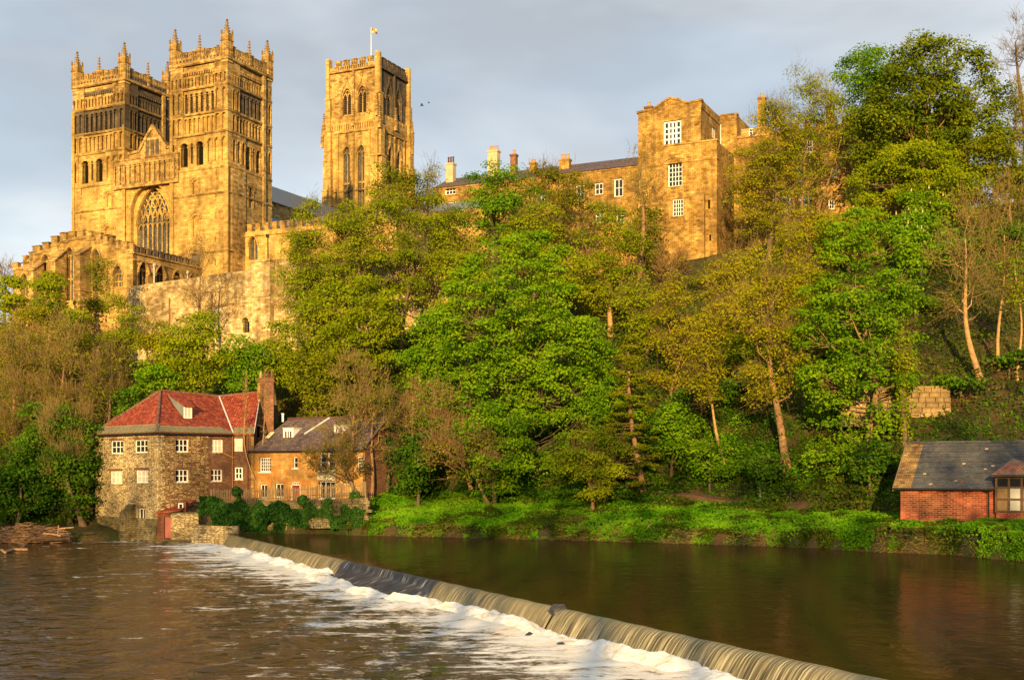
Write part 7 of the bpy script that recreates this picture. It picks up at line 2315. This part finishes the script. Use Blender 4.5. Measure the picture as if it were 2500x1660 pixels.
T('tall bare tan tree, the stoutest of the three sunlit trunks', 2215, 430, 760, 96, 128, 'bare', 'leaf_olive', 'bark_pale', seed=65, twd=0.5, base=(2262, 880), twig='twig_tan', trunk_r=0.34, lai=0.12)
T('bare sunlit tree, middle one of the three pale trunks', 2305, 430, 720, 60, 131, 'bare', 'leaf_olive', 'bark_pale', seed=66, twd=0.5, base=(2303, 850), twig='twig_tan', trunk_r=0.2, lai=0.2)
T('thinnest pale trunk nearest the right edge', 2345, 555, 720, 50, 129, 'airy', 'leaf_fresh', 'bark_pale', seed=67, base=(2347, 878), lai=0.8, trunk_r=0.16)
T('bare grey treetop against the sky at the right edge', 2350, 30, 205, 66, 156, 'bare', 'leaf_olive', 'bark_grey', seed=68, twd=0.5, twig='twig_brown', clump=1.6)
T('brown twiggy tree with ivy under the bare grey treetop', 2345, 185, 430, 42, 152, 'bare', 'leaf_olive', 'bark_warm', seed=69, twd=0.5, lai=1.0, twig='twig_tan')
T('thin twiggy bush at the right edge below the oak', 2330, 400, 600, 60, 142, 'bare', 'leaf_olive', 'bark_warm', seed=70, twd=0.5, lai=0.3, twig='twig_tan')
T('dark green tree behind the three pale trunks', 2240, 600, 830, 100, 138, 'dense', 'leaf_dark', seed=71, lai=3.4)
T('dark leafy tree at the right edge behind the thinnest trunk', 2340, 640, 850, 60, 136, 'dense', 'leaf_dark', seed=72, lai=3.2)
T('pale blossoming tree far left beyond the chapel', 12, 590, 660, 30, 190, 'bare', 'leaf_olive', 'bark_grey', seed=73, twig='twig_tan', clump=0.9)

# --- understorey that fills the slope
T('green bush low on the slope just left of the boathouse roof', 2010, 1000, 1120, 66, 107, 'dense', 'leaf_dark', seed=101, lai=2.8)
T('leafy green bush at the foot of the sycamore', 1910, 1010, 1110, 70, 111, 'dense', 'leaf_bright', seed=102, lai=2.6)
T('low leafy bush at the foot of the thick reddish trunk', 1760, 1040, 1120, 62, 113, 'dense', 'leaf_dark', seed=103, lai=2.6)
T('olive tree at the right edge behind the tan twigs', 2345, 400, 650, 66, 149, 'dense', 'leaf_olive', seed=100, lai=3.6)
T('yellow-green thin tree over the terrace wall beside the near tower', 800, 500, 700, 72, 154, 'airy', 'leaf_fresh', seed=81, lai=1.8)
T('fresh green tree left of the huge maple crown', 1065, 590, 800, 84, 139, 'dense', 'leaf_fresh', seed=82, lai=3.6)
T('green tree filling the gap right of the huge maple', 1345, 740, 1000, 84, 132, 'dense', 'leaf_bright', seed=83, lai=3.6)
T('yellow-green tree behind the larch top', 1490, 640, 860, 80, 139, 'airy', 'leaf_fresh', seed=84, lai=2.4)
T('mid-green bush tree low between larch and leaning trunk', 1550, 930, 1090, 80, 121, 'dense', 'leaf_bright', seed=85, lai=2.8)
T('shaded green bush at the path end under the leaning trunk', 1640, 1010, 1110, 66, 117, 'dense', 'leaf_bright', seed=86, lai=2.6)
T('green tree left of the thick reddish trunk', 1700, 760, 980, 80, 130, 'dense', 'leaf_fresh', seed=87, lai=2.4)
T('golden-green tree behind the thick reddish trunk', 1850, 600, 860, 92, 134, 'airy', 'leaf_yellow', seed=88, lai=2.4)
T('bright green tree right of the thick reddish trunk', 1895, 700, 960, 78, 126, 'dense', 'leaf_bright', seed=89, lai=3.2)
T('leafy green tree below the battlemented range windows', 1960, 480, 680, 96, 140, 'dense', 'leaf_fresh', seed=90, lai=3.4)
T('dark green bushy tree right of the cottage under twigs', 965, 985, 1140, 70, 120, 'dense', 'leaf_dark', seed=91, lai=2.8)
T('rounded green bush on the slope right of the block wall', 2215, 920, 1020, 84, 112, 'dense', 'leaf_dark', seed=92, lai=3.0)
T('bramble-like bush at the right edge above the boathouse roof', 2325, 915, 1020, 74, 113, 'dense', 'leaf_dark', seed=93, lai=3.0)
T('yellow-green tree left of the maple over the mill', 360, 720, 880, 62, 146, 'airy', 'leaf_yellow', seed=94, lai=1.8)
T('dark green shrub tree between mill roof and slope', 300, 890, 1000, 56, 134, 'dense', 'leaf_dark', seed=95, lai=3.0)
T('green tree above the cottage chimneys', 730, 790, 960, 82, 137, 'dense', 'leaf_olive', seed=96, lai=2.6)
T('yellow-green low tree in front of the college range base', 1055, 470, 660, 84, 153, 'airy', 'leaf_fresh', seed=97, lai=2.4)
T('bushy green tree below the round tree of the college range', 1225, 460, 650, 92, 149, 'airy', 'leaf_fresh', seed=98, lai=2.4)
T('golden thin tree at the foot of the gabled block corner', 1640, 620, 800, 70, 147, 'airy', 'leaf_yellow', seed=99, lai=1.6)

# --- ivy on trunks and walls, ground cover
def clusters(n, pick, ls, rg, nrm=(0, -0.3, 0.7), jit=0.5):
    P = pick(n, rg)
    Nn = np.array(nrm) + rg.normal(size=(len(P), 3)) * jit
    return leafq(P, Nn, ls, rg)


def stuff(name, label, v, q, mat, tint):
    b = v.mean(0)
    return tag(link(name, np_mesh(name, v - b, q, mat, tint), None, b), label, kind='stuff')


rg = np.random.default_rng(77)
# shrubby undergrowth over the whole slope
N_ = 150000
Xh = rg.uniform(-66, 62, N_ * 2)
sh = lerp_pts(Xh, SHORE); bw2 = np.interp(Xh, [-60, -30, -17, 5, 30, 60], [4.0, 6.0, 9.0, 13.0, 15.0, 17.0])
Yh = sh + bw2 + rg.random(N_ * 2) ** 1.25 * (lerp_pts(Xh, EDGE) - sh - bw2 - 1)
ok = ~((Xh > -46.5) & (Xh < -14.0) & (Yh < 134))
Xh, Yh = Xh[ok][:N_], Yh[ok][:N_]
mound = np.clip(vnoise(Xh * 0.32 + 50, Yh * 0.32 + 50, 8) - 0.35, 0, 1) * 3.0
Zh = gz(Xh, Yh) + mound * rg.random(len(Xh)) ** 0.5 + rg.uniform(0.0, 0.35, len(Xh))
P = np.stack([Xh, Yh, Zh], -1)
v, q = leafq(P, np.array([0, -0.45, 0.7]) + rg.normal(size=P.shape) * 0.5, 0.34, rg)
pt = vnoise(Xh * 0.16 + 9, Yh * 0.16 + 3, 21)
tint = np.clip(0.55 * rg.random(len(P)) + 0.6 * (pt - 0.2), 0, 1)
kind = vnoise(Xh * 0.11 + 30, Yh * 0.13 + 7, 33) + rg.normal(0, 0.12, len(Xh))
for nm, sel, mat, lab in (('undergrowth', kind < 0.5, 'leaf_litter', 'dull brown and green undergrowth on the wooded slope'), ('ground_ivy', kind >= 0.5, 'leaf_dark', 'dark green ivy and brambles carpeting the slope')):
    i = np.where(sel)[0]
    vv = v.reshape(-1, 4, 3)[i].reshape(-1, 3)
    stuff(nm, lab, vv, np.arange(len(vv)).reshape(-1, 4), mat, tint[i])
# bright leafy cover on the river bank
N_ = 145000
Xb = rg.uniform(-16.0, 62, N_)
sh = lerp_pts(Xb, SHORE); bw2 = np.interp(Xb, [-60, -30, -17, 5, 30, 60], [4.0, 6.0, 9.0, 16.0, 17.0, 18.0])
bw2 = bw2 + np.interp(Xb, [-5, 8, 30, 40], [0, 15, 13, 2]) * vnoise(Xb * 0.3, Xb * 0 + 5, 31)
Yb = sh + 0.12 + rg.random(N_) * bw2
pa_ = np.array([(p.x, p.y) for p in PATH])
dist = np.min(np.hypot(Xb[:, None] - pa_[None, :, 0], Yb[:, None] - pa_[None, :, 1]), axis=1)
bq = Vector(FBH.a); inb = ((Xb - BO.x) * bq.x + (Yb - BO.y) * bq.y > x0 - 0.1) & ((Xb - BO.x) * FBH.n.x + (Yb - BO.y) * FBH.n.y < 0.08)
keep = (dist > 0.85) & ~inb
edge_thin = (Yb - sh) < 0.9
keep &= ~(edge_thin & (vnoise(Xb * 0.8, Yb * 0.8, 4) < 0.34))
Xb, Yb, sh = Xb[keep], Yb[keep], sh[keep]
mound = vnoise(Xb * 0.9, Yb * 0.9, 14) * 0.45 + vnoise(Xb * 0.3, Yb * 0.3, 15) * 0.35
Zb = gz(Xb, Yb) + 0.05 + mound * rg.random(len(Xb)) ** 0.4 * np.clip((Yb - sh) * 0.8, 0.25, 1)
P = np.stack([Xb, Yb, Zb], -1)
v, q = leafq(P, np.array([0, -0.45, 0.75]) + rg.normal(size=P.shape) * 0.4, 0.21, rg, 0.8)
tint = np.clip(0.5 * rg.random(len(P)) + 0.7 * (vnoise(Xb * 0.35, Yb * 0.5, 19) - 0.15), 0, 1)
kb = vnoise(Xb * 0.5 + 60, Yb * 0.8 + 2, 51) + rg.normal(0, 0.1, len(Xb))
for nm, sel, mat, lab in (('bank_ground_cover', kb < 0.66, 'leaf_bank', 'bright green leafy ground cover along the far river bank'), ('bank_weeds', kb >= 0.66, 'leaf_litter', 'duller patches of weeds within the bright bank cover')):
    i = np.where(sel)[0]
    vv = v.reshape(-1, 4, 3)[i].reshape(-1, 3)
    stuff(nm, lab, vv, np.arange(len(vv)).reshape(-1, 4), mat, tint[i])
Xe = rg.uniform(-15, 50, 30000); Ye = lerp_pts(Xe, SHORE) + rg.uniform(0.0, 1.5, 30000)
ok = vnoise(Xe * 0.7, Ye * 0.7, 41) > 0.40
Xe, Ye = Xe[ok], Ye[ok]
P = np.stack([Xe, Ye, np.maximum(gz(Xe, Ye), 1.1) + rg.uniform(0.02, 0.3, len(Xe))], -1)
v, q = leafq(P, np.array([0, -0.6, 0.5]) + rg.normal(size=P.shape) * 0.5, 0.2, rg, 0.8)
ke = vnoise(Xe * 0.5, Ye * 0.5, 42)
for nm, sel, mat, lab in (('waterside_weeds', ke < 0.45, 'leaf_litter', 'dull weeds clinging to the steep edge of the bank'), ('waterside_greenery', ke >= 0.45, 'leaf_bank', 'green leaves spilling over the edge of the bank')):
    i = np.where(sel)[0]
    vv = v.reshape(-1, 4, 3)[i].reshape(-1, 3)
    stuff(nm, lab, vv, np.arange(len(vv)).reshape(-1, 4), mat, np.clip(rg.random(len(i)) * 0.7, 0, 1))
# tangled roots and dead stems where the bank is undercut
N_ = 2600
Xr = rg.uniform(-15, 45, N_); Xr = Xr[vnoise(Xr * 0.35, Xr * 0 + 2, 6) > 0.45]
Yr = lerp_pts(Xr, SHORE) + rg.uniform(-0.15, 0.9, len(Xr))
Zr = np.maximum(gz(Xr, Yr), 1.05) + rg.uniform(0.0, 0.4, len(Xr))
P = np.stack([Xr, Yr, Zr], -1)
d = rg.normal(size=P.shape) * np.array([1, 0.4, 0.5]) + np.array([0, -0.3, -0.25])
v, q = segs(P, P + d * 0.42, 0.022, 0.008, 3)
tag(link('dead_stems', np_mesh('dead_stems', v, q, 'twig_tan')), 'dead stems and roots along the undercut edge of the bank', kind='stuff')
# ivy over the garden wall
rg = np.random.default_rng(78)
N_ = 15000
a = rg.uniform(0.6, LGW, N_)
top = np.where(a < 7.4, 4.2, 3.9) + 1.1 * (vnoise(a * 1.5, a * 0 + 9, 71) - 0.55)
cut = np.interp(a, [0.6, 1.6, 2.6, 7.2, 8.0, 9.5, 11, LGW], [2.4, 0.9, 0.8, 0.6, 1.3, 1.2, 0.8, 0.8]) + 1.7 * (vnoise(a * 1.1, a * 0, 3) - 0.5)
z = cut + (top - cut) * rg.random(N_) ** 0.8 + 0.25 * (vnoise(a * 1.7, a * 0 + 3, 44) - 0.4)
gap = vnoise(a * 0.75 + 4, z * 0.5 + 1, 5) + 0.25 * (z - cut) / (top - cut) > 0.42
lumpy = vnoise(a * 1.1, z * 1.2, 9) * 0.75 + vnoise(a * 2.6, z * 2.8, 10) * 0.45
bul = 0.05 + 1.35 * np.sin(np.clip((z - cut) / (top - cut + 0.01), 0, 1) * np.pi * 0.75) * lumpy
o_ = bul * rg.uniform(0.35, 1.0, N_)
P = np.array([FGW.p(aa, oo, zz) for aa, oo, zz in zip(a, o_, z)])[gap]
v, q = leafq(P, np.array([0, -0.55, 0.5]) + rg.normal(size=P.shape) * 0.75, 0.27, rg, 0.85)
stuff('ivy', 'dark glossy ivy hanging over the garden river wall', v, q, 'leaf_ivy', np.clip(0.4 * rg.random(len(P)) + 0.55 * vnoise(P[:, 0] * 1.3, P[:, 2] * 1.3, 12), 0, 1))
a = rg.uniform(b0, b1, 5000)
z = 1.7 + rg.random(5000) * (2.6 + (a - b0) * 0.04) * (0.55 + 0.6 * vnoise(a * 1.2, a * 0 + 4, 63))
gap = vnoise(a * 0.9, z * 0.9 + 2, 61) > 0.47
P = np.array([Fb2.p(aa, 0.1 + 0.5 * vnoise(np.array([aa * 1.2]), np.array([zz * 1.3]), 62)[0] * rr_, zz) for aa, zz, rr_ in zip(a, z, rg.uniform(0.4, 1, 5000))])[gap]
v, q = leafq(P, np.array([0, -0.55, 0.5]) + rg.normal(size=P.shape) * 0.7, 0.26, rg, 0.85)
stuff('ivy', 'ivy and brambles trailing over the low stone wall at the fence end', v, q, 'leaf_ivy', np.clip(0.3 + 0.6 * rg.random(len(P)), 0, 1))
# small shrubs in the garden
for px, py, r, lab in ((578, 1200, 0.55, 'small clipped dark shrub by the picket fence below the mill wing'), (868, 1215, 0.8, 'dark shrub on the low stone wall at the fence end'), (740, 1222, 0.6, 'little green shrub under the fence in front of the red door')):
    Yq = {578: 119.6, 868: 117.2, 740: 118.0}[px]
    c = at(px, py, Yq)
    g0 = gz1(c.x, c.y)
    N_ = 900
    d = rg.normal(size=(N_, 3)); d /= np.linalg.norm(d, axis=1, keepdims=True)
    P = np.array(c) + d * r * rg.uniform(0.5, 1.0, N_)[:, None]
    o = thing('shrub', lab, 'shrub', (c.x, c.y, c.z - r), 'garden shrubs')
    b = np.array([c.x, c.y, c.z - r])
    v, q = leafq(P, d + rg.normal(size=P.shape) * 0.4, 0.2, rg, 0.8)
    link('foliage', np_mesh('foliage', v - b, q, 'leaf_ivy', rg.random(N_)), o)
    k = 6
    st = np.repeat(np.array([[c.x, c.y, c.z - r - 0.6]]), k, 0)
    v, q = segs(st, np.array(c) + rg.normal(size=(k, 3)) * r * 0.4, 0.03, 0.012, 4)
    link('stem', np_mesh('stem', v - b, q, 'bark_grey'), o)
# ivy up the trunks that wear it
for k, (o, cl, B, rc) in enumerate(TREES):
    lab = o['label']
    if 'ivy' in lab or 'thick reddish' in lab or 'sycamore' in lab or 'round bushy' in lab:
        N_ = 1500 if 'ivy-covered' in lab else 700
        me = [c_ for c_ in o.children if c_.name.startswith('trunk')][0].data
        co = np.array([v_.co for v_ in me.vertices[:126]])
        i = rg.integers(0, 126, N_)
        j = rg.integers(0, 126, N_)
        ring = co[i]
        nxt = co[np.clip((i // 14) * 14 + (i % 7) + 7, 0, 125)]
        P = ring + (nxt - ring) * rg.random(N_)[:, None] + rg.normal(size=(N_, 3)) * (0.22 if 'ivy-covered' in lab else 0.12)
        v, q = leafq(P, rg.normal(size=P.shape) + np.array([0, -0.6, 0.4]), 0.2, rg, 0.8)
        link('ivy', np_mesh('ivy', v, q, 'leaf_ivy' if 'ivy-covered' not in lab else 'leaf_fresh', rg.random(N_)), o)

# driftwood stranded left of the mill
rg = np.random.default_rng(79)
N_ = 1500
cx_ = rg.uniform(-55.5, -45.3, N_)
cy = 122.3 + rg.uniform(-1.3, 2.2, N_) + (cx_ + 50) * 0.05
hh = 1.5 * np.exp(-((cx_ + 48.8) / 3.6) ** 2) + 0.55
zz = rg.random(N_) * hh * np.clip(1 - np.abs(cy - 122.9) / 2.6, 0.15, 1) + 0.05
an = rg.normal(0, 0.5, N_) + np.where(rg.random(N_) < 0.3, 1.2, 0)
ln = rg.uniform(0.4, 1.7, N_)
d = np.stack([np.cos(an), 0.5 * np.sin(an), rg.normal(0, 0.16, N_)], -1) * ln[:, None]
P = np.stack([cx_, cy, zz], -1)
thick = rg.uniform(0.015, 0.05, N_)
v, q = segs(P - d / 2, P + d / 2, thick, thick * 0.6, 5)
b = np.array([-50, 122.5, 0])
tag(link('driftwood_pile', np_mesh('driftwood_pile', v[:len(v) // 2 // 10 * 10] - b, q[:len(q) // 2 // 5 * 5], 'pale_wood'), None, b), 'tangled heap of stranded reddish driftwood left of the mill', kind='stuff')
h0 = len(v) // 2 // 10 * 10
tag(link('driftwood_brush', np_mesh('driftwood_brush', v[h0:] - b, q[len(q) // 2 // 5 * 5:] - h0, 'twig_pink'), None, b), 'dark brushwood mixed into the driftwood heap', kind='stuff')
for pts, r, lab in (([(105, 1302), (128, 1304), (148, 1308)], 0.09, 'bleached forked branch lying on top of the driftwood heap'), ([(141, 1306), (143, 1282)], 0.06, 'pale upright branch stub on the driftwood heap'),
                    ([(145, 1290), (180, 1287)], 0.07, 'pale straight branch at the back of the driftwood heap'), ([(98, 1319), (135, 1317), (172, 1314)], 0.16, 'long mossy log at the waterline before the driftwood'),
                    ([(4, 1342), (12, 1348), (30, 1341), (68, 1341)], 0.11, 'wet orange-brown branch lying in the shallows'), ([(50, 1340), (64, 1326)], 0.06, 'thin stick poking out of the shallow water')):
    pp = [at(px, py, 7.2 * FPX / (1326 - HOR) if py < 1325 else 7.05 * FPX / (py - HOR + 0.1)) for px, py in pts]
    if pts[0][1] < 1325:
        pp = [at(px, py, 121.0) for px, py in pts]
    m = MB()
    for p0, p1 in zip(pp[:-1], pp[1:]):
        m.rod(p0, p1, r, 7)
    tag(m.build('branch', 'pale_wood' if 'mossy' not in lab else 'mud', None, pp[0]), lab, 'branch', 'driftwood branches')
# pale leaning stick on the bank
p = ground_at(1580, 1300)
q_ = p + Vector((0.45, 0, 0.7))
m = MB().rod(p + Vector((0, 0, 0.1)), p + Vector((0.12, 0, 0.5)), 0.05, 6).rod(p + Vector((0.12, 0, 0.5)), q_, 0.05, 6)
tag(m.build('stick', 'bark_pale', None, p), 'pale bent stick standing in the bank ground cover', 'stick')

# ------------------------------------------------------------------ the wooded near bank behind the viewpoint, which shades the river
rg = np.random.default_rng(80)
NT = 150
tx, ty = rg.uniform(-190, 190, NT), rg.uniform(-100, -58, NT)
tz = gz(tx, ty)
th = rg.uniform(27, 38, NT)
v1, q1 = segs(np.stack([tx, ty, tz - 0.5], -1), np.stack([tx, ty, tz + th * 0.8], -1), 0.4, 0.1, 6)
NLF = 11500
k = rg.integers(0, NT, NLF)
d = rg.normal(size=(NLF, 3)); d /= np.linalg.norm(d, axis=1, keepdims=True)
d *= rg.random(NLF)[:, None] ** 0.4
P = np.stack([tx[k], ty[k], tz[k] + th[k] * 0.58], -1) + d * np.stack([th[k] * 0.24, th[k] * 0.24, th[k] * 0.44], -1)
v2, q2 = leafq(P, rg.normal(size=P.shape), 1.25, rg, 0.8)
wb_ = tag(link('near_bank_trunks', np_mesh('near_bank_trunks', v1, q1, 'bark_grey')), 'trunks of the wood on the near bank behind the viewpoint', kind='stuff')
tag(link('near_bank_wood', np_mesh('near_bank_wood', v2, q2, 'leaf_bright', rg.random(NLF))), 'leafy wood on the near bank behind the viewpoint', kind='stuff')

# ------------------------------------------------------------------ the wood going on along the bank to either side
rg = np.random.default_rng(81)
for nm, x0_, x1_, lab in (('wood', -120, -60, 'wood continuing along the bank upstream of the mill'), ('wood', 60, 120, 'wood continuing along the bank beyond the boathouse')):
    NT = 46
    tx = rg.uniform(x0_, x1_, NT)
    sh = lerp_pts(tx, SHORE); ed = lerp_pts(tx, EDGE)
    ty = sh + 6 + rg.random(NT) * (ed - sh - 6)
    tz = gz(tx, ty)
    th = rg.uniform(8, 16, NT)
    k = rg.integers(0, NT, 15000)
    d = rg.normal(size=(15000, 3)); d /= np.linalg.norm(d, axis=1, keepdims=True)
    d *= rg.random(15000)[:, None] ** 0.35
    P = np.stack([tx[k], ty[k], tz[k] + th[k] * 0.55], -1) + d * np.stack([th[k] * 0.32, th[k] * 0.32, th[k] * 0.42], -1)
    v, q = leafq(P, d * 0.6 + np.array([0, -0.5, 0.5]) + rg.normal(size=P.shape) * 0.4, 0.7, rg, 0.7)
    stuff(nm, lab, v, q, 'leaf_olive', np.clip(0.5 * rg.random(NT)[k] + 0.5 * rg.random(15000), 0, 1))
    v, q = segs(np.stack([tx, ty, tz - 0.5], -1), np.stack([tx, ty, tz + th * 0.8], -1), 0.22, 0.06, 6)
    tag(link('wood_trunks', np_mesh('wood_trunks', v, q, 'bark_warm')), lab.replace('wood ', 'trunks of the wood '), kind='stuff')
